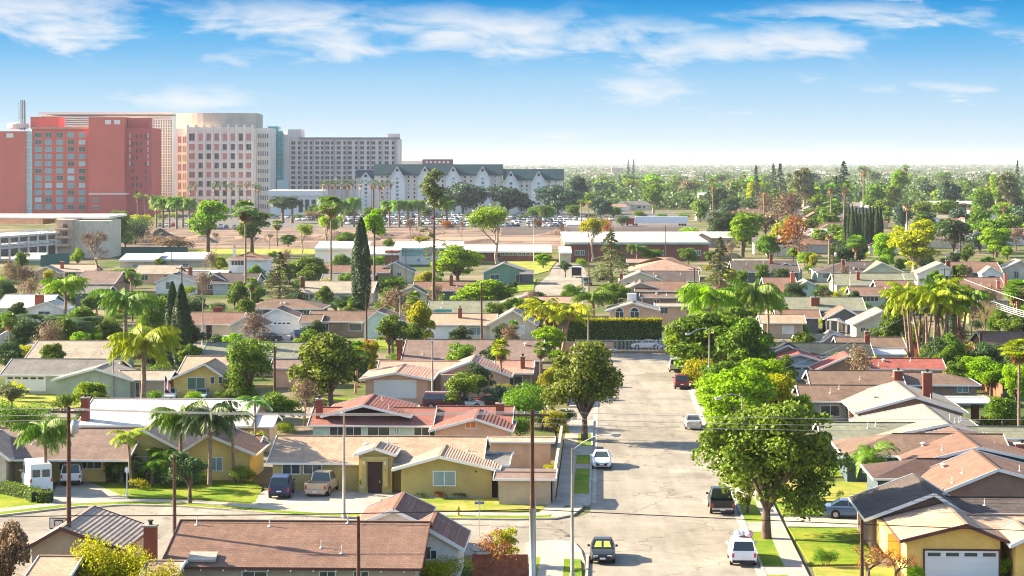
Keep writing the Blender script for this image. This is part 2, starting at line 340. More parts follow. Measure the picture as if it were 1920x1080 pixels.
# lawns, drives and front yards
def lawn(pts, m_=None, z=.12, name='lawn'): return sheet(name, m_ or grass, pts, z, thick=z)
lawn([(165, 905), (265, 895), (480, 905), (492, 918), (478, 945), (360, 936), (290, 936), (238, 934)])
lawn([(0, 905), (100, 930), (95, 945), (0, 957)])
lawn([(720, 936), (1030, 936), (1030, 958), (960, 961), (700, 959)], drygrass)
lawn([(485, 928), (512, 915), (760, 915), (760, 934), (716, 938), (690, 962), (500, 962), (470, 950)], sc_, .118, 'driveway')
lawn([(95, 945), (108, 905), (168, 905), (238, 936), (265, 945), (180, 953)], sc_, .118, 'driveway')
lawn([(1058, 1050), (1089, 1052), (1094, 1120), (1052, 1120)], grass); lawn([(950, 1047), (1013, 1047), (1002, 1120), (930, 1120)], grass)
lawn([(1034, 960), (1072, 953), (1090, 946), (1093, 953), (1080, 965), (1045, 972), (1034, 973)], sc_, .139, 'driveway_apron')
lawn([(985, 1020), (1040, 1014), (1078, 1020), (1090, 1034), (1097, 1058), (1089, 1052), (1058, 1050), (1013, 1047), (985, 1046)], sc_, .115, 'sidewalk'); lawn([(1013, 1047), (1058, 1050), (1052, 1120), (1002, 1120)], sc_, .116, 'sidewalk')
# right side front yards
lawn([(1440, 905), (1625, 905), (1640, 940), (1457, 944)], drygrass); lawn([(1457, 947), (1640, 947), (1640, 967), (1470, 971)], grass)
lawn([(1470, 972), (1640, 968), (1690, 990), (1600, 992), (1477, 990)], sc_, .125, 'driveway')
lawn([(1478, 992), (1620, 993), (1650, 1030), (1640, 1060), (1520, 1062)], grass)
lawn([(1524, 1066), (1680, 1066), (1690, 1120), (1545, 1120)], drygrass)
lawn([(1410, 830), (1600, 830), (1610, 860), (1420, 860)], sc_, .118, 'driveway')
lawn([(1415, 862), (1590, 862), (1600, 895), (1435, 900)], grass)
# strips of lawn seen between the roofs further back
lawn([(0, 740), (125, 740), (130, 768), (0, 772)], drygrass); lawn([(590, 748), (690, 748), (700, 760), (590, 760)], grass)
lawn([(850, 748), (1010, 748), (1010, 762), (850, 762)], drygrass); lawn([(700, 640), (750, 640), (745, 655), (695, 655)], grass)
lawn([(950, 490), (1045, 488), (1030, 508), (985, 520), (960, 520)], drygrass); lawn([(965, 528), (1005, 524), (1000, 545), (965, 548)], grass)
lawn([(488, 622), (575, 622), (580, 645), (480, 645)], sc_, .118, 'driveway')
lawn([(120, 738), (205, 738), (205, 760), (120, 768)], drygrass)
# field, graded dirt and the car park in front of the hotels
sheet('playing_field', drygrass, [(215, 476), (820, 476), (820, 466), (215, 466)], .03)
sheet('dirt_lot', dirt, [(180, 467), (1330, 467), (1300, 424), (180, 424)], .04)
def mound(px, py, w, h, d, seed):
    r = random.Random(seed); b = MB(); c = at_(px, py); n = 26; k = 8; P_ = [[None]*(n+1) for _ in range(k+1)]
    for j in range(k+1):
        for i in range(n+1):
            u, t = i/n*2-1, j/k*2-1; z = h*max(0, 1-u*u)**.8*max(0, 1-t*t)*(.75+.35*sin(u*7+seed)+.2*r.random()); P_[j][i] = (c.x+u*w/2, c.y+t*d/2, .05+max(0, z))
    for j in range(k):
        for i in range(n): b.face([P_[j][i], P_[j][i+1], P_[j+1][i+1], P_[j+1][i]])
    tag(b.build('dirt_mound', dirt), kind='structure')
at_ = lambda x, y: G(x, y)
for k_, (a_, b_, c_, d_) in enumerate(((625, 450, 34, 2.6), (300, 455, 40, 4.2), (480, 452, 24, 1.8), (740, 447, 30, 2.0), (1090, 440, 36, 2.2), (1230, 445, 28, 1.6), (900, 455, 30, 1.2))): mound(a_, b_, c_, d_, 14, k_+1)
sheet('dirt_path', mat('pale dust', (.21, .145, .10), 1, .15, .02), [(440, 452), (1290, 452), (1290, 446), (440, 443)], .06)
sheet('car_park', tarmac, [(290, 428), (1310, 428), (1260, 398), (330, 398)], .05)
sheet('dirt_lot', mat('brown field soil', (.06, .045, .04), 1, .25, .02), [(940, 441), (1330, 441), (1300, 426), (940, 426)], .055)
# ---------------------------------------------------------------- vegetation
rng = np.random.default_rng(5)
lf_olive = leafmat('olive foliage', (.15, .20, .035), .4, .7); lf_green = leafmat('green foliage', (.12, .195, .026), .4, .6); lf_bright = leafmat('bright young foliage', (.22, .335, .028), .5, .55)
lf_dark = leafmat('dark foliage', (.055, .095, .03)); lf_yellow = leafmat('yellow green foliage', (.33, .33, .025), .45); lf_orange = leafmat('rusty autumn foliage', (.32, .13, .05))
lf_brown = leafmat('brownish winter foliage', (.20, .14, .09)); lf_blue = leafmat('blue green needles', (.055, .10, .06), .2); lf_tan = leafmat('tan green needles', (.14, .155, .06), .25)
lf_cyp = leafmat('cypress needles', (.045, .085, .03), .15, .25); lf_palm = leafmat('palm fronds', (.13, .22, .03), .4, .3); lf_palmy = leafmat('yellow palm fronds', (.27, .32, .03), .45, .3)
lf_palmd = leafmat('dull palm fronds', (.075, .12, .04), .3, .3); lf_skirt = leafmat('dead palm fronds', (.30, .19, .10), .2, .3)
bark = mat('bark', (.11, .075, .055), .95, .3, 2, .4, 8); bark_pale = mat('pale bark', (.33, .26, .19), .95, .2, 2, .4, 8); bark_palm = mat('palm bark', (.22, .15, .11), .95, .25, 3, .4, 10)

def leaves(P, D, size, rg, aspect=.62):
    """rhombus leaves at P facing roughly D"""
    n = len(P); N_ = D*.7+rg.normal(0, .55, (n, 3)); N_ /= np.linalg.norm(N_, axis=1)[:, None]+1e-9
    t = rg.normal(0, 1, (n, 3)); t -= N_*(t*N_).sum(1)[:, None]; t /= np.linalg.norm(t, axis=1)[:, None]+1e-9; b = np.cross(N_, t)
    s = (size*rg.uniform(.6, 1.25, n))[:, None]/2
    v = np.stack([P-t*s, P-b*s*aspect+N_*s*.25, P+t*s, P+b*s*aspect+N_*s*.25], 1); return v.reshape(-1, 3)
def leafmesh(name, V, m_):
    me = bpy.data.meshes.new(name); n = len(V)//4; me.vertices.add(len(V)); me.vertices.foreach_set('co', V.astype(np.float32).ravel())
    me.loops.add(n*4); me.loops.foreach_set('vertex_index', np.arange(n*4, dtype=np.int32)); me.polygons.add(n); me.polygons.foreach_set('loop_start', np.arange(n, dtype=np.int32)*4)
    me.update(calc_edges=True); me.materials.append(m_); o = bpy.data.objects.new(name, me); C.objects.link(o); return o
def blobs(n, cx, cz, rx, rz, br, rg, low=-.85):
    """leaf clumps gathered on a few uneven main lobes"""
    m = int(rg.integers(5, 8)); lobes = []
    for i in range(m):
        a = 2*pi*(i+rg.uniform(-.3, .3))/m; q = rg.uniform(.28, .5)*(i > 0); lobes.append((np.array([cos(a)*rx*q, sin(a)*rx*q, cz+rz*(rg.uniform(-.5, .38) if i else .25)]), rg.uniform(.48, .72)))
    out = []
    while len(out) < n:
        c, r = lobes[len(out) % m]; d = rg.normal(0, 1, 3); d /= np.linalg.norm(d)
        k = rg.uniform(.45, 1.0)*r; out.append((c+np.array([d[0]*rx*k, d[1]*rx*k, d[2]*rz*k]), br*rg.uniform(.55, 1.3)))
    return out
def cloud(bl, n, size, rg, squash=.8, fill=.2):
    w = np.array([b[1]**2 for b in bl]); idx = rg.choice(len(bl), n, p=w/w.sum()); c = np.array([b[0] for b in bl])[idx]; r = np.array([b[1] for b in bl])[idx]
    d = rg.normal(0, 1, (n, 3)); d[:, 2] = np.where(d[:, 2] < -.6, -d[:, 2]*.6, d[:, 2]); d /= np.linalg.norm(d, axis=1)[:, None]
    k = np.where(rg.random(n) < fill, rg.uniform(.2, .8, n), rg.uniform(.78, 1.12, n)); P = c+d*(r*k)[:, None]*np.array([1, 1, squash]); return leaves(P, d, size, rg)
def limb(mb, a, b, r0, r1, rg, n=4, wob=.12):
    a, b = np.array(a, float), np.array(b, float); L_ = np.linalg.norm(b-a); pts = []
    for i in range(n+1):
        t = i/n; p = a+(b-a)*t; p[2] += L_*.12*sin(pi*t)
        if 0 < i < n: p += rg.normal(0, wob*L_/n, 3)
        pts.append(p)
    mb.tube(pts, [r0+(r1-r0)*i/n for i in range(n+1)], 6, False)
PROTO = {}
def finish(kind, h, w, tr, cr, trunk_mat=bark):
    r = empty(kind, (0, 0, -500)); 
    if tr: adopt(r, tr)
    if cr: adopt(r, cr)
    PROTO[kind] = (r, h, w); return r
def mk_broad(kind, h, w, n, size, nb=26, m_=lf_green, seed=1, base=.24, tw=.22, bmat=bark, sq=.8, top=.5, br=None, lean=0, tk=.03):
    rg = np.random.default_rng(seed); cz = h*(base+1)/2; rz = h*(1-base)/2; rx = w/2; br = br or w*.17
    bl = blobs(nb, 0, cz, rx-br*.6, rz-br*.5, br, rg)+[(np.array([0, 0, cz]), min(rx, rz)*.55)]
    cr = leafmesh('crown', cloud(bl, n, size, rg, sq), m_)
    mb = MB(); fork = h*(base+.08); r0 = h*tk
    mb.tube([(lean, 0, 0), (lean*.6, 0, fork*.5), (0, 0, fork)], [r0*1.25, r0, r0*.85], 8, False)
    for c, r in bl[:min(nb, 14)]: limb(mb, (0, 0, fork*.95), c, r0*.55, r0*.12, rg)
    return finish(kind, h, w, mb.build('trunk', bmat, smooth=True), cr)
mk_broad('big_leafy_tree', 10.8, 11.4, 31000, .35, 105, lf_olive, 4, .12, br=1.15)
mk_broad('street_tree', 10.5, 9.9, 14500, .36, 60, lf_olive, 8, .14, br=1.1)
mk_broad('round_tree', 8, 7.5, 9500, .36, 44, lf_green, 12, .08, br=.95)
mk_broad('leafy_tree', 9, 7, 9000, .42, 40, lf_green, 15, .1, br=1.0)
mk_broad('small_tree', 5, 4, 3800, .26, 24, lf_green, 18, .2, br=.6)
mk_broad('airy_tree', 12, 8, 5200, .5, 34, lf_green, 22, .14, br=1.0, bmat=bark_pale)
mk_broad('umbrella_pine', 12, 20, 10000, .8, 60, lf_blue, 25, .12, br=2.2, sq=.6)
for k_, a_ in (('round_tree', (8, 7.5, 9000, .36, 44, lf_green)), ('leafy_tree', (9, 7, 8500, .42, 40, lf_green)), ('far_tree', (10, 10, 1100, 1.05, 16, lf_green)), ('far_leafy_tree', (12, 8, 1000, 1.05, 16, lf_green)), ('small_tree', (5, 4, 3600, .26, 24, lf_green))):
    for q_ in (1, 2): mk_broad(k_+'_%d' % q_, *a_, 200+q_*7+len(k_), .08 if 'far' not in k_ else .02, br=a_[1]*(.145 if 'far' not in k_ else .19))
mk_broad('high_crowned_tree', 18, 6, 4500, .5, 26, lf_green, 94, .64, br=.9, tk=.013)
mk_broad('far_tree', 10, 10, 1100, 1.05, 16, lf_green, 31, .02, br=1.8)
mk_broad('far_leafy_tree', 12, 8, 1000, 1.05, 16, lf_green, 32, .02, br=1.5)
def mk_bush(kind, h, w, n, size, nb, seed, m_=lf_green):
    rg = np.random.default_rng(seed); bl = [(np.array([rg.uniform(-w/2, w/2)*.62, rg.uniform(-w/2, w/2)*.62, h*rg.uniform(.25, .68)]), h*rg.uniform(.26, .36)) for _ in range(nb)]
    mb = MB()
    for c, r in bl[:6]: limb(mb, (c[0]*.2, c[1]*.2, 0), c, h*.02, h*.008, rg, 3)
    return finish(kind, h, w, mb.build('stem', bark), leafmesh('foliage', cloud(bl, n, size, rg, .9), m_))
mk_bush('bush', 2, 3, 2600, .17, 16, 41); mk_bush('fine_bush', 3, 5, 6500, .15, 20, 42); mk_bush('low_shrub', 1.0, 1.4, 500, .12, 6, 43)
def mk_conifer(kind, h, w, n, size, seed, m_, droop=.25, base=.08, whorl=15, pw=.85, fill=1.0):
    rg = np.random.default_rng(seed); mb = MB(); mb.tube([(0, 0, 0), (0, 0, h*.5), (0, 0, h*.98)], [h*.022, h*.014, h*.003], 7, False); P, D = [], []
    nbr = whorl*6; per = max(3, n//nbr)
    for i in range(nbr):
        t = base+(1-base)*(i/nbr); z = h*t; L_ = w/2*((1-t)/(1-base))**pw*rg.uniform(.6, 1.1)+.15; a = rg.uniform(0, 2*pi); e = np.array([cos(a)*L_, sin(a)*L_, z-L_*droop+rg.normal(0, .1)])
        if L_ > w*.12 and i % 2 == 0: mb.tube([(0, 0, z), (e[0]*.5, e[1]*.5, z-L_*droop*.2), e], [.06, .04, .02], 4, False)
        for k in range(per):
            s = sqrt(rg.uniform(.04, 1)); q = np.array([0, 0, z])*(1-s)+e*s; q[2] += L_*droop*.35*sin(pi*s); sd_ = rg.normal(0, .13*L_*(1-s*.5)+.05); q += np.array([-sin(a)*sd_, cos(a)*sd_, rg.normal(0, .06)-abs(sd_)*.2]); P.append(q); D.append((cos(a)*.3, sin(a)*.3, .8))
    return finish(kind, h, w, mb.build('trunk', bark), leafmesh('crown', leaves(np.array(P), np.array(D), size, rg, .5), m_))
mk_conifer('deodar_cedar', 13, 10, 5200, .42, 51, lf_tan); mk_conifer('fir_tree', 25, 9, 1800, .95, 52, lf_blue, .15, pw=.7)
def mk_tallpine():
    rg = np.random.default_rng(53); h = 28.; mb = MB(); mb.tube([(0, 0, 0), (.1, 0, 14), (0, 0, 27.5)], [.34, .24, .05], 8, False)
    bl = [(np.array([rg.normal(0, .7), rg.normal(0, .7), rg.uniform(20.8, 27.4)]), rg.uniform(.7, 1.25)) for _ in range(26)]
    for i in range(34):
        z = rg.uniform(7, 20.5); a = rg.uniform(0, 6.3); L_ = rg.uniform(1.2, 3.4); e = (cos(a)*L_, sin(a)*L_, z+rg.uniform(-.6, .5)); mb.tube([(0, 0, z), e], [.07, .02], 4, False)
        if rg.random() < .6: bl.append((np.array(e)*[.8, .8, 1], rg.uniform(.25, .5)))
    finish('tall_pine', h, 5.5, mb.build('trunk', bark), leafmesh('crown', cloud(bl, 5200, .42, rg, 1.0), lf_tan))
mk_tallpine()
def mk_cypress(kind, h, w, n, size, seed, m_=lf_cyp):
    rg = np.random.default_rng(seed); t = rg.random(n)**.85; z = h*(.03+.97*t); r = w/2*np.minimum(1, (1-t)*2.6)**.6*np.minimum(1, .72+t*1.2)*rg.uniform(.82, 1.06, n); a = rg.uniform(0, 2*pi, n)
    r *= 1+.13*np.sin(a*4+z*.6); P = np.stack([r*np.cos(a), r*np.sin(a), z], 1); D = np.stack([np.cos(a), np.sin(a), np.full(n, .5)], 1)
    V = leaves(P, D, size, rg, .5); mb = MB().tube([(0, 0, 0), (0, 0, h*.9)], [w*.12, .03], 6, False); return finish(kind, h, w, mb.build('trunk', bark), leafmesh('crown', V, m_))
mk_cypress('italian_cypress', 14, 1.9, 14000, .26, 61)
def quadmesh(name, Q, m_): return leafmesh(name, np.array(Q).reshape(-1, 3), m_)
def feather(Q, o, az, L_, up, drop, rg, nl=18, ll=.75, hang=.6):
    """one arching feather frond: leaflets along both sides of the rachis"""
    p = np.array(o, float); a = up; ds = L_/nl; c, s = cos(az), sin(az)
    for i in range(nl):
        t = i/nl; a -= drop/nl*(1+t); d = np.array([c*cos(a), s*cos(a), sin(a)]); q = p+d*ds
        if i > 1:
            l = ll*sin(pi*min(1, .25+t*.8))**.6*L_*.36
            for sg in (-1, 1):
                sd_ = np.array([-s*sg, c*sg, 0]); tip = (sd_*.75+d*.6+np.array([0, 0, -hang*rg.uniform(.5, 1.2)])); tip /= np.linalg.norm(tip); tip = p+tip*l
                Q.append([p, p+d*ds*.55, tip+d*ds*.25, tip]); Q.append([p+d*ds*.5, q, tip+d*ds*.75+np.array([0, 0, -l*.08]), tip+d*ds*.5+np.array([0, 0, -l*.1])]) if i % 3 else None
        w_ = np.array([-s, c, 0])*.025; Q.append([p-w_, p+w_, q+w_, q-w_]); p = q
def mk_queen(kind, h, fl, nf, seed, m_, trunks=1, tr=.16, nl=18, hang=.6, skirt=0):
    rg = np.random.default_rng(seed); Q = []; K = []; mb = MB(); th = h-fl*.45
    for k in range(trunks):
        b = (rg.uniform(-1, 1)*.9*(trunks > 1), rg.uniform(-1, 1)*.9*(trunks > 1)); t = (b[0]*2.2+rg.normal(0, .12), b[1]*2.2+rg.normal(0, .12)); hh = th*(1 if k == 0 else rg.uniform(.7, .98))
        mb.tube([(b[0], b[1], 0), ((b[0]+t[0])/2-.05, (b[1]+t[1])/2, hh/2), (t[0], t[1], hh)], [tr*1.35, tr, tr*.8], 8, False)
        for i in range(nf):
            el = rg.uniform(-.25, 1.4); feather(Q, (t[0], t[1], hh), 2.4*i+rg.uniform(-.3, .3), fl*rg.uniform(.8, 1.05), el, (1.1+el*.33)*rg.uniform(.8, 1.2), rg, nl, .8, hang)
        for i in range(skirt): feather(K, (t[0], t[1], hh), rg.uniform(0, 6.3), fl*.6, -.2, 1.4, rg, 9, .7, .9)
    r = finish(kind, h, fl*1.4, mb.build('trunk', bark_palm, smooth=True), quadmesh('crown', Q, m_))
    if K: adopt(r, quadmesh('dead_fronds', K, lf_skirt))
mk_queen('queen_palm', 8, 3.4, 40, 71, lf_palm, nl=22, hang=1.7, skirt=3); mk_queen('slender_palm', 7, 2.2, 18, 72, lf_palm, 1, .1, 14, .5); mk_queen('clump_palm', 9, 2.8, 18, 73, lf_palmy, 6, .1, 14, 1.4, 4)
mk_queen('pygmy_palm', 3.6, 1.7, 26, 74, lf_palm, 2, .12, 12, .25); mk_queen('date_palm', 11, 4.6, 62, 75, lf_palmd, 1, .32, 10, .25, 10); mk_queen('cycad', 2.4, 1.9, 30, 76, lf_palm, 1, .25, 12, .1)
def mk_fan(kind, h, cw, seed, m_, nf=34, tr=.2, seg=9, skirt=30):
    rg = np.random.default_rng(seed); Q = []; K = []; th = h-cw*.38; top = np.array([0, 0, th])
    def fan(c, d, r, out, droop=.25):
        d = d/np.linalg.norm(d); s = np.cross(d, [0, 0, 1.0001]); s /= np.linalg.norm(s); 
        for i in range(seg):
            a = (i-(seg-1)/2)/(seg-1)*2.6; v = d*cos(a)+s*sin(a); v2 = v+np.array([0, 0, -droop]); w_ = np.cross(v, np.cross(d, s))*r*.13
            out.append([c, c+v*r*.55+w_, c+v2*r, c+v*r*.55-w_])
    for i in range(nf):
        a = 2.4*i; el = rg.uniform(-.55, 1.3); d = np.array([cos(a)*cos(el), sin(a)*cos(el), sin(el)]); c = top+d*cw*.24; fan(c, d, cw*.27*rg.uniform(.85, 1.1), Q, .35)
        w_ = np.array([-sin(a), cos(a), 0])*.02; Q.append([top-w_, top+w_, c+w_, c-w_])
    for i in range(skirt):
        a = rg.uniform(0, 6.3); z = th-rg.uniform(.02, .32)*cw; fan(np.array([cos(a)*.15, sin(a)*.15, z]), np.array([cos(a)*.45, sin(a)*.45, -.9]), cw*.24, K, .1)
    mb = MB().tube([(0, 0, 0), (rg.normal(0, .12), 0, th*.5), (0, 0, th)], [tr*1.5, tr, tr*.85], 8, False)
    r = finish(kind, h, cw, mb.build('trunk', bark_palm, smooth=True), quadmesh('crown', Q, m_))
    if K: adopt(r, quadmesh('dead_fronds', K, lf_skirt))
mk_fan('tall_fan_palm', 20, 5.4, 81, lf_palm, tr=.17); mk_fan('fan_palm', 9, 4.2, 82, lf_palm, tr=.2); mk_fan('far_palm', 16, 5.2, 83, lf_palmd, 16, .22, 5, 8)
def branch(mb, p, d, L_, r, depth, rg, tips, up=.15, spread=.55, n=3):
    q = p+d*L_; m_ = (p+q)/2+rg.normal(0, L_*.04, 3); mb.tube([p, m_, q], [r, r*.8, r*.62], 5 if r > .05 else 3, False)
    if depth == 0: tips.append((q, d)); return
    for k in range(n):
        nd = d+rg.normal(0, spread, 3)+np.array([0, 0, up]); nd /= np.linalg.norm(nd); branch(mb, q, nd, L_*rg.uniform(.62, .85), r*.6, depth-1, rg, tips, up, spread, n)
def mk_bare(kind, h, w, seed, bm, depth=4, leafn=0, leafsize=.3, lm=None, n=3, stem=.25, up=.15, spread=.5, tuft=.5):
    rg = np.random.default_rng(seed); mb = MB(); tips = []; branch(mb, np.zeros(3), np.array([.03, 0, 1.]), h*stem, h*.022, depth, rg, tips, up, spread, n)
    V = np.array(mb.v); k = h/V[:, 2].max(); kx = (w-(tuft*3 if leafn else 0))/max(np.ptp(V[:, 0]), np.ptp(V[:, 1])); mb.v = [(x*kx, y*kx, z*k) for x, y, z in mb.v]
    T = np.array([t[0] for t in tips])*[kx, kx, k]; D = np.array([t[1] for t in tips]); cr = None
    if leafn:
        i = rg.integers(0, len(T), leafn); o = rg.normal(0, tuft, (leafn, 3)); cr = leafmesh('crown', leaves(T[i]+o, D[i]+o/tuft*.6, leafsize, rg), lm)
    else:
        # fine twigs
        i = rg.integers(0, len(T), 1500); d = D[i]+rg.normal(0, .6, (1500, 3)); d /= np.linalg.norm(d, axis=1)[:, None]; p = T[i]+rg.normal(0, h*.02, (1500, 3)); q = p+d*h*.085; s = np.cross(d, rg.normal(0, 1, (1500, 3))); s *= .018*h/8/np.linalg.norm(s, axis=1)[:, None]
        cr = leafmesh('twigs', np.stack([p-s, p+s, q+s*.4, q-s*.4], 1).reshape(-1, 3), bm)
    return finish(kind, h, w, mb.build('trunk', bm), cr)
brown_twig = mat('bare twigs', (.21, .145, .105), .95, .2, 1)
mk_bare('bare_tree', 8, 6.5, 91, brown_twig, 4); mk_bare('pollarded_tree', 10, 8, 92, bark_pale, 3, 3600, .5, lf_bright, 4, .3, .32, .42, .5)
mk_broad('forked_tree', 13, 8, 7000, .5, 34, lf_bright, 93, .3, br=1.05); mk_bare('branching_shrub', 2.6, 4, 94, brown_twig, 4, 900, .13, lf_orange, 3, .12, .1, .6, .18)
mk_bare('brown_tree', 9, 8, 95, brown_twig, 3, 1300, .45, lf_brown, 4, .22, .15, .6, .8)
def mk_banana():
    rg = np.random.default_rng(99); Q = []
    for i in range(18):
        b = np.array([rg.normal(0, .5), rg.normal(0, .5), 0.]); a = rg.uniform(0, 6.3); el = rg.uniform(.8, 1.45); p = b; L_ = rg.uniform(1.8, 3.2); n = 7
        for k in range(n):
            e = el-(k/n)**1.5*1.1; d = np.array([cos(a)*cos(e), sin(a)*cos(e), sin(e)]); q = p+d*L_/n; w0 = .32*sin(pi*min(1, max(0, (k-1.5)/5.6)))+.02; w1 = .32*sin(pi*min(1, max(0, (k-.5)/5.6)))+.02
            s = np.array([-sin(a), cos(a), 0]); Q += [[p, p+s*w0, q+s*w1, q], [p-s*w0, p, q, q-s*w1]]; p = q
    return finish('banana_plant', 3.2, 3.4, None, quadmesh('leaves', Q, lf_palmy))
mk_banana()
def place(kind, m_, x, yb, yt, w, label, cat=None, group=None, name=None, rz=None, z0=.1):
    p = G(x, yb, z0); s = p.y/F; nm_ = name or kind
    if kind+'_1' in PROTO and random.random() < .67: kind += random.choice(('_1', '_2'))
    pass; h = max(.3, H-z0-(yt-HY)*s); wd = w*s; r, h0, w0 = PROTO[kind]
    o = dup(r, p, random.uniform(0, 6.28) if rz is None else rz, (wd/w0, wd/w0, h/h0))
    o.name = nm_
    for c in KIDS.get(o, ()):
        if m_ and c.name.split('.')[0] in ('crown', 'foliage', 'leaves') and m_ is not c.data.materials[0]:
            c.material_slots[0].link = 'OBJECT'; c.material_slots[0].material = m_
    c = cat or {'bush': 'bush', 'fine_bush': 'bush', 'low_shrub': 'bush', 'cycad': 'plant', 'banana_plant': 'plant', 'branching_shrub': 'bush'}.get(kind) or ('palm tree' if 'palm' in kind else 'tree')
    tag(o, label, c, group); return o
NAMES = {'big_leafy_tree': 'shade_tree', 'far_tree': 'tree', 'far_leafy_tree': 'tree', 'far_palm': 'palm_tree', 'airy_tree': 'tree', 'forked_tree': 'tree', 'fine_bush': 'bush', 'small_tree': 'small_tree'}
M_ = dict(o=lf_olive, g=lf_green, b=lf_bright, d=lf_dark, y=lf_yellow, r=lf_orange, n=lf_brown, u=lf_blue, t=lf_tan, c=lf_cyp, p=lf_palm, P=lf_palmy, D=lf_palmd)
# ---------------------------------------------------------------- houses
shingle = {k: roofmat('shingle '+k, c) for k, c in dict(brown=(.165, .112, .085), tan=(.36, .26, .185), dark=(.095, .078, .072), mauve=(.19, .135, .115), sage=(.19, .195, .14), grey=(.17, .16, .15), pale=(.50, .47, .44), red=(.27, .085, .07),
    salmon=(.32, .215, .165), rust=(.185, .112, .085), umber=(.085, .055, .05), black=(.042, .05, .048), peach=(.42, .29, .22), beige=(.31, .265, .21)).items()}
tile = {k: roofmat('tile '+k, c, .7, .1, .28, 9) for k, c in dict(red=(.235, .10, .08), tan=(.38, .27, .20), salmon=(.42, .25, .19), rust=(.21, .11, .085), grey=(.33, .27, .22)).items()}
WALLC = dict(olive=(.40, .32, .12), cream=(.58, .50, .38), white=(.68, .66, .62), tan=(.43, .33, .24), yellow=(.62, .44, .15), orange=(.80, .50, .14), brown=(.25, .16, .12), pink=(.62, .38, .26), grey=(.42, .43, .45), blue=(.30, .38, .42),
    green=(.18, .30, .20), sagew=(.36, .40, .32), dark=(.10, .11, .115), mint=(.48, .60, .50), peachw=(.60, .38, .26), slate=(.06, .085, .10))
walls = {k: mat('stucco '+k, c, .95, .1, .7, .3, 25) for k, c in WALLC.items()}
trimw = white; trimd = mat('brown trim', (.12, .05, .04), .7, .1)
vent_m = mat('vent metal', (.50, .47, .44), .5, .1, 3)
gdoor = mat('garage door', (.70, .69, .67), .55, .04, .5); frontdoor = mat('dark front door', (.05, .022, .02), .6, .2); fence_wood = mat('red wood fence', (.28, .09, .055), .9, .25, 2)
FOOT = []; AUTO = []
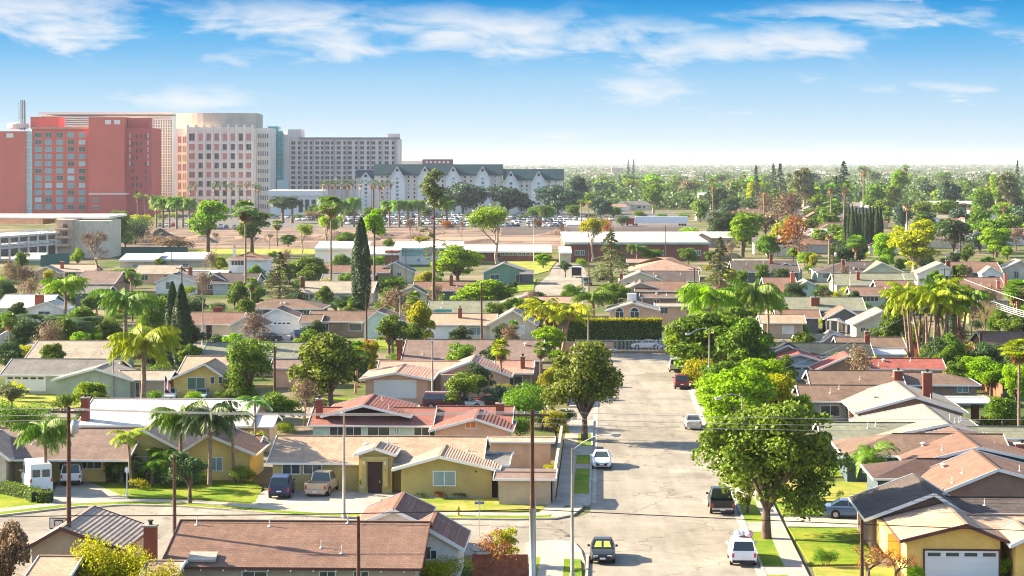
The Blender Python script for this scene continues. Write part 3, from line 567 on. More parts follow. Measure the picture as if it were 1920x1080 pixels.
class House:
    def __init__(s, label, x, y, z=2.5, cat='house', name='house'):
        p = G(x, y, z); p.z = .1; s.root = tag(empty(name, p, -TH), label, cat); s.inv = Matrix.Rotation(TH, 3, 'Z'); s.o = p; s.W = []
    def loc(s, w): return s.inv @ (w-s.o)
    def ray(s, px, py, yc):
        """local point where the sight line through a photo point meets the wall plane y = yc"""
        c = s.inv @ (Vector((0, 0, H))-s.o); d = s.inv @ Vector(((px-HX)/F, 1, -(py-HY)/F)); t = (yc-c.y)/d.y; return c+d*t
    def add(s, name, mb, m_, parent=None, smooth=False):
        if not mb.f: return None
        return mb.build(name, m_, parent or s.root, smooth)
    def wing(s, kind, xl, xr, ye, a, b=None, roof=None, wall=None, ze=2.5, p=.27, ov=.45, hip='', trim=None, L=None, ribs=0, vents=0, D=None, front=None, walls_=True):
        ze -= .1; trim = trim or trimw; e = s.loc(G((xl+xr)/2, ye, ze+.1)); y0 = e.y; A, B = s.ray(xl, ye, y0), s.ray(xr, ye, y0); x0, x1 = A.x, B.x
        rf, wl, tr = MB(), MB(), MB(); Y = G(xl, ye, ze+.1).y
        if kind == 'S':
            d = D or max(1.5, (F*(H-ze-.1)-(a-HY)*Y)/((a-HY)+F*p)); zr = ze+p*d; y1 = y0+2*d
            hl = d if 'L' in hip else 0; hr = d if 'R' in hip else 0
            rf.patch((x0, y0, ze), (x1, y0, ze), (x1-hr, y0+d, zr), (x0+hl, y0+d, zr), ribs)
            rf.patch((x1, y1, ze), (x0, y1, ze), (x0+hl, y0+d, zr), (x1-hr, y0+d, zr), ribs)
            if hl: rf.patch((x0, y1, ze), (x0, y0, ze), (x0+hl, y0+d, zr), (x0+hl, y0+d, zr))
            if hr: rf.patch((x1, y0, ze), (x1, y1, ze), (x1-hr, y0+d, zr), (x1-hr, y0+d, zr))
            rf.face([(x0, y0, ze-.04), (x0, y1, ze-.04), (x1, y1, ze-.04), (x1, y0, ze-.04)])
            tr.beam((x0, y0-.03, ze-.07), (x1, y0-.03, ze-.07), .05, .17); tr.beam((x0, y1+.03, ze-.07), (x1, y1+.03, ze-.07), .05, .2)
            for xx, hp, sg in ((x0, hl, -1), (x1, hr, 1)):
                if hp: tr.beam((xx+sg*.03, y0, ze-.07), (xx+sg*.03, y1, ze-.07), .05, .2)
                else:
                    tr.beam((xx+sg*.03, y0, ze-.05), (xx+sg*.03, y0+d, zr-.05), .05, .22); tr.beam((xx+sg*.03, y1, ze-.05), (xx+sg*.03, y0+d, zr-.05), .05, .22)
            if not (hl and hr):   # ridge capping
                pass
            tr2 = MB().beam((x0+hl, y0+d, zr+.03), (x1-hr, y0+d, zr+.03), .26, .07); s.add('ridge_cap', tr2, roof or shingle['brown'])
            wx0, wx1, wy0, wy1 = x0+ov, x1-ov, y0+ov, y1-ov; zt = ze+p*ov-.12
            pts = [(wx0, wy0), (wx1, wy0), (wx1, wy1), (wx0, wy1)]
            for i in range(4):
                (ax, ay), (bx, by) = pts[i], pts[(i+1) % 4]; wl.face([(ax, ay, -.1), (bx, by, -.1), (bx, by, zt), (ax, ay, zt)])
            for xx, hp in ((wx0, hl), (wx1, hr)):
                if not hp: wl.face([(xx, wy0, zt-.001), (xx, wy1, zt-.001), (xx, y0+d, zr-.1)])
            slope = (x0+hl*.6, x1-hr*.6, lambda t: (y0+d*t, ze+p*d*t))
            for k in range(vents):
                t = random.uniform(.25, .85); x = random.uniform(x0+1+hl, x1-1-hr) if x1-x0-hl-hr > 3 else (x0+x1)/2; y, z = y0+d*t, ze+p*d*t; s.vent(x, y, z, k)
        else:
            ya = a[1]; ap = s.ray(a[0], ya, y0); xa, zr = ap.x, ap.z; L_ = L or 8; y1 = y0+L_; zl = ze
            zr = max(zr, ze+.2)
            rf.patch((x0, y1, ze), (x0, y0, ze), (xa, y0, zr), (xa, y1, zr), ribs); rf.patch((x1, y0, ze), (x1, y1, ze), (xa, y1, zr), (xa, y0, zr), ribs)
            rf.face([(x0, y0, ze-.04), (x0, y1, ze-.04), (x1, y1, ze-.04), (x1, y0, ze-.04)][::1]) if ov < .01 else None
            s.add('ridge_cap', MB().beam((xa, y0, zr+.03), (xa, y1, zr+.03), .26, .07), roof)
            for yy in (y0-.03, y1+.03):
                tr.beam((x0, yy, ze-.05), (xa, yy, zr-.05), .05, .24); tr.beam((x1, yy, ze-.05), (xa, yy, zr-.05), .05, .24)
            for xx in (x0-.03, x1+.03): tr.beam((xx, y0, ze-.06), (xx, y1, ze-.06), .05, .18)
            wx0, wx1, wy0, wy1 = x0+ov, x1-ov, y0+ov, y1-.05; pl = (zr-ze)/max(.5, xa-x0); pr = (zr-ze)/max(.5, x1-xa); zl, zrr = ze+pl*ov-.1, ze+pr*ov-.1
            for yy in (wy0, wy1): wl.face([(wx0, yy, -.1), (wx1, yy, -.1), (wx1, yy, zrr), (xa, yy, zr-.1), (wx0, yy, zl)])
            wl.face([(wx0, wy0, -.1), (wx0, wy1, -.1), (wx0, wy1, zl), (wx0, wy0, zl)]); wl.face([(wx1, wy0, -.1), (wx1, wy1, -.1), (wx1, wy1, zrr), (wx1, wy0, zrr)])
            # soffit under the rakes
            d = None
            for k in range(vents):
                t = random.uniform(.3, .8); sd_ = random.choice((0, 1)); xe = x0 if sd_ == 0 else x1; s.vent(xe+(xa-xe)*t, random.uniform(y0+1, y1-1), ze+(zr-ze)*t, k)
        s.add('roof', rf, roof or shingle['brown']); s.add('fascia', tr, trim)
        if walls_: s.add('wall', wl, wall or walls['cream'])
        ou, ov_ = toUV(s.o); FOOT.append((ou+x0, ou+x1, ov_+y0, ov_+y1))
        if walls_ and x1-x0-2*ov > 4 and 'patio' not in s.root.name: AUTO.append((s, len(s.W)))
        s.W.append(dict(used=0, kind=kind, y=wy0, x0=wx0, x1=wx1, zr=zr, y0=y0, y1=y1, ex0=x0, ex1=x1, ze=ze)); return s
    def vent(s, x, y, z, k=0):
        m = MB()
        if k % 3 == 2: m.lathe([(.16, -.1), (.16, .18), (.30, .2), (.30, .27), (.05, .36)], 8, (x, y, z)); s.add('roof_vent', m, vent_m)
        else: m.tube([(x, y, z-.1), (x, y, z+.5)], .045, 6); m.lathe([(.18, -.02), (.08, .06)], 8, (x, y, z)); s.add('vent_pipe', m, vent_m)
    def win(s, i, xl, xr, yt, yb, pane=None, mull=1, frame=None, dy=0):
        w = s.W[i]; w['used'] = 1; a = s.ray(xl, yt, w['y']); b = s.ray(xr, yb, w['y']); s.win_at(i, a.x, b.x, b.z, a.z, pane, mull, frame)
    def autowin(s, i):
        w = s.W[i]
        if w['used'] or s.o.y < 150: return
        L_ = w['x1']-w['x0']; n = 1 if w['kind'] == 'F' and L_ < 9 else max(1, min(3, int(L_/4.5))); rg = random.Random(int(s.o.x*10)+i)
        for k in range(n):
            x = w['x0']+L_*(k+.5)/n+rg.uniform(-.4, .4); hw = rg.choice((.5, .8, 1.0)); s.win_at(i, x-hw, x+hw, rg.choice((.9, 1.0, .3)), 2.0, mull=rg.choice((0, 1, 1)))
    def win_at(s, i, x0, x1, z0, z1, pane=None, mull=1, frame=None):
        w = s.W[i]; y = w['y']-.02; f = MB(); t = .07
        f.box(x0-t, x1+t, y-.05, y, z1, z1+t); f.box(x0-t, x1+t, y-.07, y, z0-t, z0)
        for xx in (x0-t, x1): f.box(xx, xx+t, y-.05, y, z0, z1)
        for k in range(mull): xm = x0+(x1-x0)*(k+1)/(mull+1); f.box(xm-.03, xm+.03, y-.045, y, z0, z1)
        fr = s.add('window', f, frame or white); s.add('pane', MB().box(x0, x1, y-.02, y+.005, z0, z1), pane or glass, fr)
    def garage(s, i, xl, xr, yt, yb=None, m_=None, lights=0, trim=None):
        w = s.W[i]; w['used'] = 1; a = s.ray(xl, yt, w['y']); b = s.ray(xr, yb or yt+40, w['y']); x0, x1, z1, z0 = a.x, b.x, a.z, (b.z if yb else -.05); z0 = max(z0, -.08); y = w['y']
        d = MB(); n = 4
        for k in range(n):
            za, zb = z0+(z1-z0)*k/n, z0+(z1-z0)*(k+1)/n; d.box(x0, x1, y-.05, y-.005, za+.012, zb-.012)
        d.box(x0, x1, y-.03, y-.004, z0, z1); gd = s.add('garage_door', d, m_ or gdoor)
        f = MB(); t = .12
        f.box(x0-t, x0, y-.07, y-.002, z0, z1+t); f.box(x1, x1+t, y-.07, y-.002, z0, z1+t); f.box(x0, x1, y-.07, y-.002, z1, z1+t); s.add('door_frame', f, trim or white, gd)
        for k in range(lights):
            xa = x0+(x1-x0)*(k+.15)/lights; s.add('door_window', MB().box(xa, xa+(x1-x0)/lights*.7, y-.062, y-.05, z1-.38, z1-.14), glass, gd)
    def door(s, i, xl, xr, yt, m_=None):
        w = s.W[i]; a = s.ray(xl, yt, w['y']); b = s.ray(xr, yt, w['y']); y = w['y']; d = s.add('door', MB().box(a.x, b.x, y-.06, y-.004, -.05, a.z), m_ or frontdoor)
        s.add('handle', MB().box(b.x-.2, b.x-.14, y-.13, y-.06, .9, 1.1), vent_m, d)
    def chimney(s, xl, xr, yt, i=0, dy=2, m_=None):
        w = s.W[i]; y = w['y0']+dy; a = s.ray(xl, yt, y); b = s.ray(xr, yt, y); d = max(.6, (b.x-a.x)*.7); z = a.z
        c = s.add('chimney', MB().box(a.x, b.x, y, y+d, -.1, z-.12), m_ or brick)
        s.add('cap', MB().box(a.x-.08, b.x+.08, y-.08, y+d+.08, z-.12, z), concrete, c); s.add('flue', MB().lathe([(.13, 0), (.13, .22), (.2, .24), (.2, .3)], 8, ((a.x+b.x)/2, y+d/2, z)), dark, c)
    def boxpart(s, name, xl, xr, yt, yb, y, depth, m_, parent=None):
        a = s.ray(xl, yt, y); b = s.ray(xr, yb, y); return s.add(name, MB().box(a.x, b.x, y, y+depth, b.z, a.z), m_, parent)
# ---------------------------------------------------------------- vehicles
def paint(name, c, met=.0): return mat('paint '+name, c, .3, 0, spec=.45, metal=met)
PA = dict(white=paint('white', (.72, .72, .72)), black=paint('black', (.012, .014, .013)), green=paint('dark green', (.015, .03, .025)), blue=paint('slate blue', (.10, .16, .26), .3), navy=paint('navy', (.02, .03, .09)), gold=paint('champagne', (.50, .38, .27), .2),
    silver=paint('silver', (.45, .45, .46), .5), maroon=paint('maroon', (.13, .018, .02)), teal=paint('pale teal', (.22, .33, .33)), red=paint('red', (.40, .03, .025)), grey=paint('grey', (.14, .145, .15), .3), tan=paint('tan', (.36, .30, .22)))
tyre_m = mat('tyre rubber', (.018, .018, .018), .9, 0); rim_m = mat('alloy rim', (.40, .40, .40), .35, 0, metal=.6); lamp_w = mat('headlight lens', (.62, .64, .62), .15, 0, spec=.8); lamp_r = mat('tail light lens', (.45, .02, .015), .25, 0, spec=.6)
plate_m = mat('licence plate', (.7, .7, .68), .5, 0); carglass = mat('car glass', (.03, .045, .045), .05, 0, spec=.8); shade_m = mat('yellow sunshade', (.38, .42, .08), .6, .1)
def loft(mb, st, sec):
    rings = [[Vector(p) for p in sec(*a)] for a in st]
    for A, B in zip(rings, rings[1:]):
        n = len(A)
        for i in range(n): j = (i+1) % n; mb.face([A[i], A[j], B[j], B[i]])
    mb.face(rings[0][::-1]); mb.face(rings[-1]); return mb
def bsec(y, w, zb, zs): return [(-w*.88, y, zb), (-w*.99, y, zb+.12), (-w, y, (zb+zs)/2), (-w*.96, y, zs-.09), (-w*.86, y, zs), (w*.86, y, zs), (w*.96, y, zs-.09), (w, y, (zb+zs)/2), (w*.99, y, zb+.12), (w*.88, y, zb)]
KIND = {  # length, half width, height, body stations (front is -y), greenhouse base y0,y1, roof y0,y1, wheel radius
    'sedan': (4.6, .89, 1.45, [(-2.3, .70, .35, .62), (-2.2, .80, .25, .74), (-1.7, .88, .22, .86), (-.9, .89, .2, .95), (0, .89, .2, .97), (1.1, .89, .2, .99), (1.7, .87, .22, 1.0), (2.15, .82, .28, .96), (2.3, .76, .38, .88)], (-1.0, 1.75), (-.2, .95), .32),
    'suv': (4.7, .93, 1.78, [(-2.35, .74, .4, .8), (-2.25, .84, .3, .98), (-1.7, .92, .28, 1.06), (-.9, .93, .26, 1.12), (0, .93, .26, 1.12), (2.1, .92, .28, 1.14), (2.3, .9, .3, 1.12), (2.35, .86, .4, 1.0)], (-1.05, 2.28), (-.4, 1.95), .37),
    'minivan': (5.0, .96, 1.82, [(-2.5, .76, .4, .74), (-2.35, .86, .28, .92), (-1.8, .95, .25, 1.04), (-1.2, .96, .24, 1.1), (0, .96, .24, 1.12), (2.2, .95, .26, 1.12), (2.45, .93, .3, 1.1), (2.5, .88, .4, 1.0)], (-1.55, 2.44), (-.6, 2.2), .35),
    'pickup': (5.5, .97, 1.85, [(-2.75, .80, .45, .9), (-2.65, .9, .38, 1.08), (-2.1, .96, .36, 1.14), (-1.2, .97, .34, 1.16), (.75, .97, .34, 1.16)], (-1.25, .78), (-.65, .6), .39),
    'cargo_van': (6.0, 1.0, 2.6, [(-3, .8, .45, .9), (-2.85, .92, .35, 1.15), (-2.2, .98, .32, 1.35), (-2.1, 1.0, .3, 1.38), (0, 1.0, .3, 1.4), (2.9, 1.0, .3, 1.4), (3, .96, .4, 1.4)], (-2.25, 2.95), (-1.1, 2.85), .37)}
def car(kind, col, label, loc, rz, cat=None, group=None, name=None, shade=False):
    L_, w, h, st, (g0, g1), (t0, t1), wr = KIND[kind]; r = tag(empty(name or {'suv': 'parked_suv', 'pickup': 'pickup_truck', 'sedan': 'parked_car'}.get(kind, kind), loc, rz), label, cat or {'sedan': 'car', 'suv': 'SUV', 'pickup': 'pickup truck', 'minivan': 'minivan', 'cargo_van': 'van'}[kind], group)
    p = PA[col]; mb = MB(); loft(mb, st, bsec); zs = st[len(st)//2][3]-.02
    if kind == 'pickup':
        loft(mb, [(.75, .97, .36, .78), (2.7, .96, .4, .78)], bsec)
        for sx in (-1, 1): mb.box(sx*.97-.06 if sx > 0 else -.97, sx*.97 if sx > 0 else -.91, .75, 2.68, .7, 1.14)
        mb.box(-.93, .93, 2.62, 2.72, .66, 1.14)
    body = mb.build('body', p, r)
    if kind == 'pickup': MB().box(-.9, .9, .8, 2.6, .785, .8).build('bed_floor', dark, r); MB().box(-.85, .85, 2.7, 2.86, .46, .62).build('rear_bumper', rim_m, r)
    # greenhouse
    bw, tw = w*(.84 if kind == 'sedan' else .86), w*(.86 if kind == 'cargo_van' else .63 if kind == 'sedan' else .72); zt = h-.05; B = [(-bw, g0, zs), (bw, g0, zs), (bw, g1, zs), (-bw, g1, zs)]; T = [(-tw, t0, zt), (tw, t0, zt), (tw, t1, zt), (-tw, t1, zt)]
    gm = MB()
    for i in range(4): j = (i+1) % 4; gm.face([B[i], B[j], T[j], T[i]])
    if kind == 'cargo_van':
        pan = MB()
        for i in (1, 2, 3): j = (i+1) % 4; pan.face([B[i], B[j], T[j], T[i]])
        pan.build('side_panels', p, body); gl = MB(); gl.face([Vector(q)*1 for q in (B[0], B[1], T[1], T[0])]); gl.build('windscreen', carglass, body)
        k = .5
        for sx in (-1, 1): MB().box(sx*.1 if sx > 0 else -.72, .72 if sx > 0 else -.1, 2.93, 2.97, 1.5, 2.12).build('rear_window', carglass, r)
        for sx in (-1, 1): MB().box(sx*.96-.03, sx*.96+.03, -1.9, -.9, 1.45, 2.0).build('side_window', carglass, r)
    else: gm.build('windows', carglass, r)
    rf = MB(); ex = .03
    rf.face([(-tw-ex, t0, zt+.0), (tw+ex, t0, zt), (tw+ex, t1, zt), (-tw-ex, t1, zt)]); rf.face([(-tw*.85, t0+.08, h), (tw*.85, t0+.08, h), (tw*.85, t1-.08, h), (-tw*.85, t1-.08, h)])
    a = [(-tw-ex, t0, zt), (tw+ex, t0, zt), (tw+ex, t1, zt), (-tw-ex, t1, zt)]; b = [(-tw*.85, t0+.08, h), (tw*.85, t0+.08, h), (tw*.85, t1-.08, h), (-tw*.85, t1-.08, h)]
    for i in range(4): j = (i+1) % 4; rf.face([a[i], a[j], b[j], b[i]])
    for i in range(4): rf.beam(Vector(B[i]), Vector(T[i]), .06, .07)
    if kind != 'pickup' and kind != 'cargo_van':
        for sx in (-1, 1):
            for yy in ((g0+g1)/2-.1, g1-.75) if kind != 'sedan' else ((g0+g1)/2-.05,): rf.beam((sx*bw, yy, zs), (sx*tw, yy-.03, zt), .05, .07)
    rf.build('roof', p, r)
    if shade: MB().face([Vector((-bw*.85, g0+.12, zs+.06)), Vector((bw*.85, g0+.12, zs+.06)), Vector((tw*.9, t0+.02-.04, zt-.06)), Vector((-tw*.9, t0+.02-.04, zt-.06))]) if False else None
    if shade:
        s_ = MB(); n = Vector((0, -.03, .02)); P0, P1, P2, P3 = [Vector(B[0])+n, Vector(B[1])+n, Vector(T[1])+n, Vector(T[0])+n]
        q = lambda u, v: (P0.lerp(P1, u)).lerp(P3.lerp(P2, u), v); s_.face([q(.08, .12), q(.45, .12), q(.43, .85), q(.1, .85)]); s_.face([q(.55, .12), q(.92, .12), q(.9, .85), q(.57, .85)]); s_.build('sunshade', shade_m, r)
    for sx in (-1, 1):
        for yy in (-L_*.31, L_*.29):
            t = MB().tube([(sx*(w-.2), yy, wr), (sx*(w-.0), yy, wr)], wr, 14).build('wheel', tyre_m, r); MB().tube([(sx*(w-.02), yy, wr), (sx*(w+.012), yy, wr)], wr*.62, 10).build('rim', rim_m, t)
            MB().tube([(sx*(w-.22), yy, wr+.03), (sx*(w+.004), yy, wr+.03)], wr*1.16, 14).build('wheel_arch', dark, body)
        zf = st[1][3]; MB().box(sx*st[1][1]*.62-.17, sx*st[1][1]*.62+.17, st[0][0]-.0, st[1][0]+.05, zf-.22, zf-.06).build('headlight', lamp_w, r)
        zr = st[-1][3] if kind != 'pickup' else 1.0; yr = L_/2-.04; ww = st[-1][1] if kind != 'pickup' else .92
        tall = kind in ('suv', 'minivan', 'cargo_van', 'pickup'); MB().box(sx*(ww-.09)-.09, sx*(ww-.09)+.07, yr-.08, yr+.06, zr-(.32 if tall else .2), zr-.03).build('tail_light', lamp_r, r)
        MB().box(sx*(w+.1)-.09, sx*(w+.1)+.09, g0+.38, g0+.5, zs+.05, zs+.2).build('mirror', p, r)
    MB().box(-.5, .5, -L_/2-.012, -L_/2+.1, .36, .56).build('grille', dark, r); MB().box(-.2, .2, -L_/2-.03, -L_/2-.013, .4, .52).build('licence_plate', plate_m, r)
    zp = .72 if kind != 'sedan' else .7; MB().box(-.2, .2, L_/2+.02, L_/2+.045 if kind != 'pickup' else L_/2+.12, zp-.1+(-.2 if kind == 'pickup' else 0), zp+(-.2 if kind == 'pickup' else 0)).build('licence_plate', plate_m, r)
    MB().box(-w*.86, w*.86, L_/2-.15, L_/2+.03, .28, .48).build('bumper', dark if kind in ('suv', 'minivan', 'cargo_van') else p, r)
    return r
def at(px, py, z=.02): p = G(px, py); p.z = z; return p
FACE, AWAY = -TH, pi-TH
def street_loc(px, py, L_, away, z=.02):
    p = at(px, py, z); return p+Vector((sin(TH), cos(TH), 0))*(L_/2)
car('sedan', 'white', 'white sedan facing the camera, parked at the kerb beside the dark green parkway strip', street_loc(1128, 881, 4.6, 0), FACE, group='cars parked along the main street')
car('sedan', 'black', 'black sedan with a yellow sunshade in its windscreen, near the bottom of the street', street_loc(1130, 1060, 4.6, 0), FACE, group='cars parked along the main street', shade=True)
car('pickup', 'black', 'black pickup truck seen from behind, parked just left of the big tree trunk', street_loc(1355, 967, 5.5, 1), AWAY, group='cars parked along the main street')
v = car('suv', 'white', 'white service vehicle seen from behind with pink and white bundles tied on its roof', street_loc(1395, 1064, 4.7, 1), AWAY, 'service vehicle', 'cars parked along the main street', 'service_vehicle')
bun = mat('faded pink tarp', (.62, .36, .36), .9, .3, 3)
for sx, s_ in ((-.45, 1), (.3, .8), (.05, .6)):
    b = MB(); b.lathe([(.05, 0), (.28*s_, .05), (.36*s_, .2), (.26*s_, .36), (.06, .44)], 9, (0, 0, 0)); b.v = [(x*1.1+sx, y*2.2+.2, z+1.8) for x, y, z in b.v]; tag(b.build('tarp_bundle', bun if sx < 0 else mat('white tarp', (.68, .66, .66), .9, .1, 3), None, True), 'bundle of tarp tied on the roof of the white service vehicle', 'bundle', 'bundles on the service vehicle roof').matrix_world = v.matrix_basis
car('sedan', 'silver', 'silver hatchback with red tail lights half hidden by the big tree on the right kerb', street_loc(1301, 807, 4.6, 1), AWAY, group='cars parked along the main street')
car('suv', 'maroon', 'dark maroon SUV seen from behind by the bushes halfway up the street', street_loc(1279, 731, 4.7, 1), AWAY, group='cars parked along the main street')
car('suv', 'silver', 'pale SUV farthest up the right kerb under the bright green trees', street_loc(1268, 699, 4.7, 1), AWAY, group='cars parked along the main street')
car('suv', 'navy', 'blue SUV behind the metal gate at the end of the street', at(1246, 658), FACE)
car('sedan', 'white', 'white car behind the middle bars of the metal gate', at(1212, 654), -pi/2-TH)
car('sedan', 'blue', 'blue sedan seen from the side in the driveway right of the big tree', at(1598, 973, .14), pi/2-TH-.08)
car('suv', 'navy', 'navy blue car with its plate showing, parked left of the champagne pickup', at(528, 931, .13), AWAY+.05)
car('pickup', 'gold', 'champagne pickup truck with an empty black bed in the beige house driveway', at(606, 926, .13), AWAY-.12)
car('cargo_van', 'white', 'tall white cargo van in the drive behind the front palm', at(68, 921, .13), AWAY+.40)
car('minivan', 'white', 'white minivan with dark rear glass beside the tall cargo van', at(138, 906, .13), AWAY+.14)
car('sedan', 'white', 'white car parked behind the flag', at(319, 750), FACE+.1, group='cars on the second street'); car('sedan', 'teal', 'pale green car facing the camera in front of the small yellow gable', at(379, 752), FACE, group='cars on the second street')
v = car('minivan', 'maroon', 'dark red work van carrying a ladder behind the red tile roof', at(833, 766), pi/2-TH, 'van', name='work_van')
ld = MB()
for yy in (-.25, .25): ld.beam((yy, -2, 0), (yy, 2, 0), .05, .07)
for k in range(12): ld.beam((-.25, -1.9+k*.34, 0), (.25, -1.9+k*.34, 0), .04, .04)
o = tag(ld.build('ladder', white), 'white ladder lying on the roof of the dark red work van', 'ladder'); o.location = v.location+Vector((-.2, 0, 1.92)); o.rotation_euler = (0, 0, pi/2-TH)
car('sedan', 'silver', 'grey car just right of the ladder van', at(872, 766), pi/2-TH); car('sedan', 'maroon', 'dark red car in front of the two small lawn trees', at(925, 764), pi/2-TH)
car('pickup', 'navy', 'blue pickup in front of the white double garage in the middle distance', at(560, 640), AWAY+.3); car('sedan', 'black', 'dark car on the drive left of the white double garage', at(503, 641), -pi/2); car('minivan', 'silver', 'pale blue van beside the dark leafy tree in the middle distance', at(425, 652), -pi/2)
car('suv', 'green', 'dark green car near the white box trailer by the school turnaround', at(1100, 535), FACE+.2, group='cars by the school turnaround'); car('suv', 'black', 'black SUV right of the dark green car at the school turnaround', at(1132, 528), pi/2, group='cars by the school turnaround'); car('sedan', 'white', 'white car lowest at the school turnaround', at(1088, 553), FACE, group='cars by the school turnaround')
car('sedan', 'black', 'black car on the hillside-like drive among the upper right roofs', at(1783, 483), FACE+.5); car('suv', 'grey', 'grey car beside the black car among the upper right roofs', at(1801, 480), FACE+.4)
tr = tag(empty('box_trailer', at(1081, 521), -TH), 'white box trailer with dark front at the school turnaround', 'trailer')
MB().box(-1.2, 1.2, 0, 4, .5, 2.6).build('box', PA['white'], tr); MB().box(-1.15, 1.15, -.04, -.005, .55, 2.55).build('door', dark, tr)
for sx in (-1, 1): MB().tube([(sx*1.0, 2, .35), (sx*1.18, 2, .35)], .35, 10).build('wheel', tyre_m, tr)
# ---- the full car park: single-mesh cars, body colour per object
st = KIND['sedan'][3]; mb = MB(); loft(mb, st[::2], bsec); mb.cur = 1
B = [(-.77, -1, .95), (.77, -1, .95), (.77, 1.75, .95), (-.77, 1.75, .95)]; T = [(-.62, -.2, 1.4), (.62, -.2, 1.4), (.62, .95, 1.4), (-.62, .95, 1.4)]
for i in range(4): j = (i+1) % 4; mb.face([B[i], B[j], T[j], T[i]])
mb.cur = 0; mb.box(-.64, .64, -.2, .95, 1.4, 1.46); mb.cur = 2
for sx in (-1, 1):
    for yy in (-1.4, 1.35): mb.tube([(sx*.72, yy, .32), (sx*.9, yy, .32)], .32, 8)
lotcar = mb.build('parked_car', [PA['white'], carglass, tyre_m]); rg = random.Random(3); first = True
lot = [(640+i*9.5, 405.5) for i in range(44)]+[(500+i*9.5, 409.5) for i in range(62)]+[(560+i*9.6, 413.5) for i in range(62)]+[(620+i*9.8, 417.5) for i in range(52)]+[(640+i*10, 421.5) for i in range(50)]+[(300+i*12, 425) for i in range(9)]+[(880+i*10, 425.5) for i in range(18)]+[(400+i*13, 428) for i in range(6)]
cn = ['white']*9+['silver']*6+['black']*4+['grey']*4+['tan']*2+['red', 'navy', 'blue']
word = dict(white='white', silver='silver', black='black', grey='grey', tan='tan', red='red', navy='dark blue', blue='pale blue')
for px, py in lot:
    if rg.random() < .07: continue
    o = lotcar if first else lotcar.copy()
    if not first: C.objects.link(o)
    c = rg.choice(cn); o.location = at(px+rg.uniform(-2, 2), py+rg.uniform(-.5, .5), .06); o.rotation_euler = (0, 0, rg.choice((0, pi))+rg.uniform(-.06, .06)+.15); k = rg.uniform(.97, 1.1); o.scale = (k, k, k*rg.uniform(.97, 1.25))
    if not first: o.material_slots[0].link = 'OBJECT'; o.material_slots[0].material = PA[c]
    else: c = 'white'
    tag(o, f'tiny {word[c]} car among the rows in the distant hotel car park', 'car', f'{word[c]} cars in the hotel car park'); first = False
# semi truck
t = tag(empty('semi_truck', at(1236, 423.5, .06), -TH), 'long white semi trailer with a red cab at the edge of the car park', 'truck')
MB().box(-10.5, 12.5, -1.3, 1.3, 1.2, 4.1).build('trailer', PA['white'], t); c = MB(); c.box(-13.6, -11.0, -1.2, 1.2, .7, 3.4); c.face([(-11, -1.2, 3.4), (-11, 1.2, 3.4), (-12.6, 1.2, 4.0), (-12.6, -1.2, 4.0)]); c.box(-14.6, -13.6, -1.0, 1.0, .6, 1.9); cb = c.build('cab', PA['red'], t)
MB().box(-13.63, -13.59, -1.05, 1.05, 2.1, 3.2).build('windscreen', carglass, cb); MB().box(-13.2, -12.2, -1.23, -1.19, 2.1, 3.1).build('side_window', carglass, cb)
for xx in (-14, -11.2, -10, 9, 10.2, 11.4): 
    for sy in (-1, 1): MB().tube([(xx, sy*.9, .5), (xx, sy*1.2, .5)], .5, 10).build('wheel', tyre_m, t)
# ---------------------------------------------------------------- poles, lamps and wires
def lamp(px, yb, yt, lx, ly, label, m_=None, r0=.11, arm=True):
    p = at(px, yb, .1); s = p.y/F; z = H-(yt-HY)*s-.1; r = tag(empty('street_lamp', p, 0), label, 'street lamp', 'street lamps'); m_ = m_ or concrete
    MB().lathe([(r0*1.7, 0), (r0*1.6, .35), (r0*1.15, .4), (r0*.65, z)], 8).build('pole', m_, r, True)
    e = Vector(((lx-px)*s, (-.6 if abs(lx-px) > 6 else -2.4), H-.1-(ly-HY)*s)); a = MB(); pts = [Vector((0, 0, z-.15)).lerp(e, t)+Vector((0, 0, .35*sin(pi*t)*(abs(e.x) > 1))) for t in (0, .25, .5, .75, 1)]
    a.tube(pts, .035, 6).build('arm', metal, r, True); d = (e-Vector((0, 0, z))).normalized(); d.z = 0; d.normalize(); hd = MB(); hd.beam(e-d*.1, e+d*.55, .26, .12); hd.beam(e+d*.05, e+d*.5, .2, .2)
    h = hd.build('lamp_head', metal, r); MB().beam(e+d*.08-Vector((0, 0, .12)), e+d*.46-Vector((0, 0, .12)), .16, .06).build('lens', lamp_w, h); return r
lamp(1073, 1088, 840, 1148, 813, 'street lamp arching over the near left corner of the main street')
lamp(1093, 822, 668, 1146, 655, 'street lamp beside the round olive street tree, arm over the road')
lamp(1103, 702, 582, 1138, 583, 'street lamp standing against the long clipped hedge'); lamp(1330, 752, 616, 1293, 625, 'street lamp in the bright trees on the right kerb'); lamp(1392, 880, 742, 1350, 745, 'street lamp almost hidden in the big right tree, only its head showing')
lamp(645, 972, 772, 645, 768, 'pale straight street lamp in front of the beige house, arm toward the viewer'); lamp(811, 762, 636, 811, 636, 'slim lamp post rising beside the salmon garage'); lamp(212, 752, 628, 224, 627, 'street lamp left of the big drooping palm')
lamp(380, 648, 552, 362, 641-90, 'street lamp left of the double-garage brown roof'); lamp(750, 642, 556, 750, 554, 'thin white lamp post right of the striped gable'); lamp(1800, 664, 578, 1812, 576, 'street lamp beside the tall brown pole at right')
lamp(249, 548, 503, 254, 516, 'small lamp beside the dark round tree at left', r0=.08)
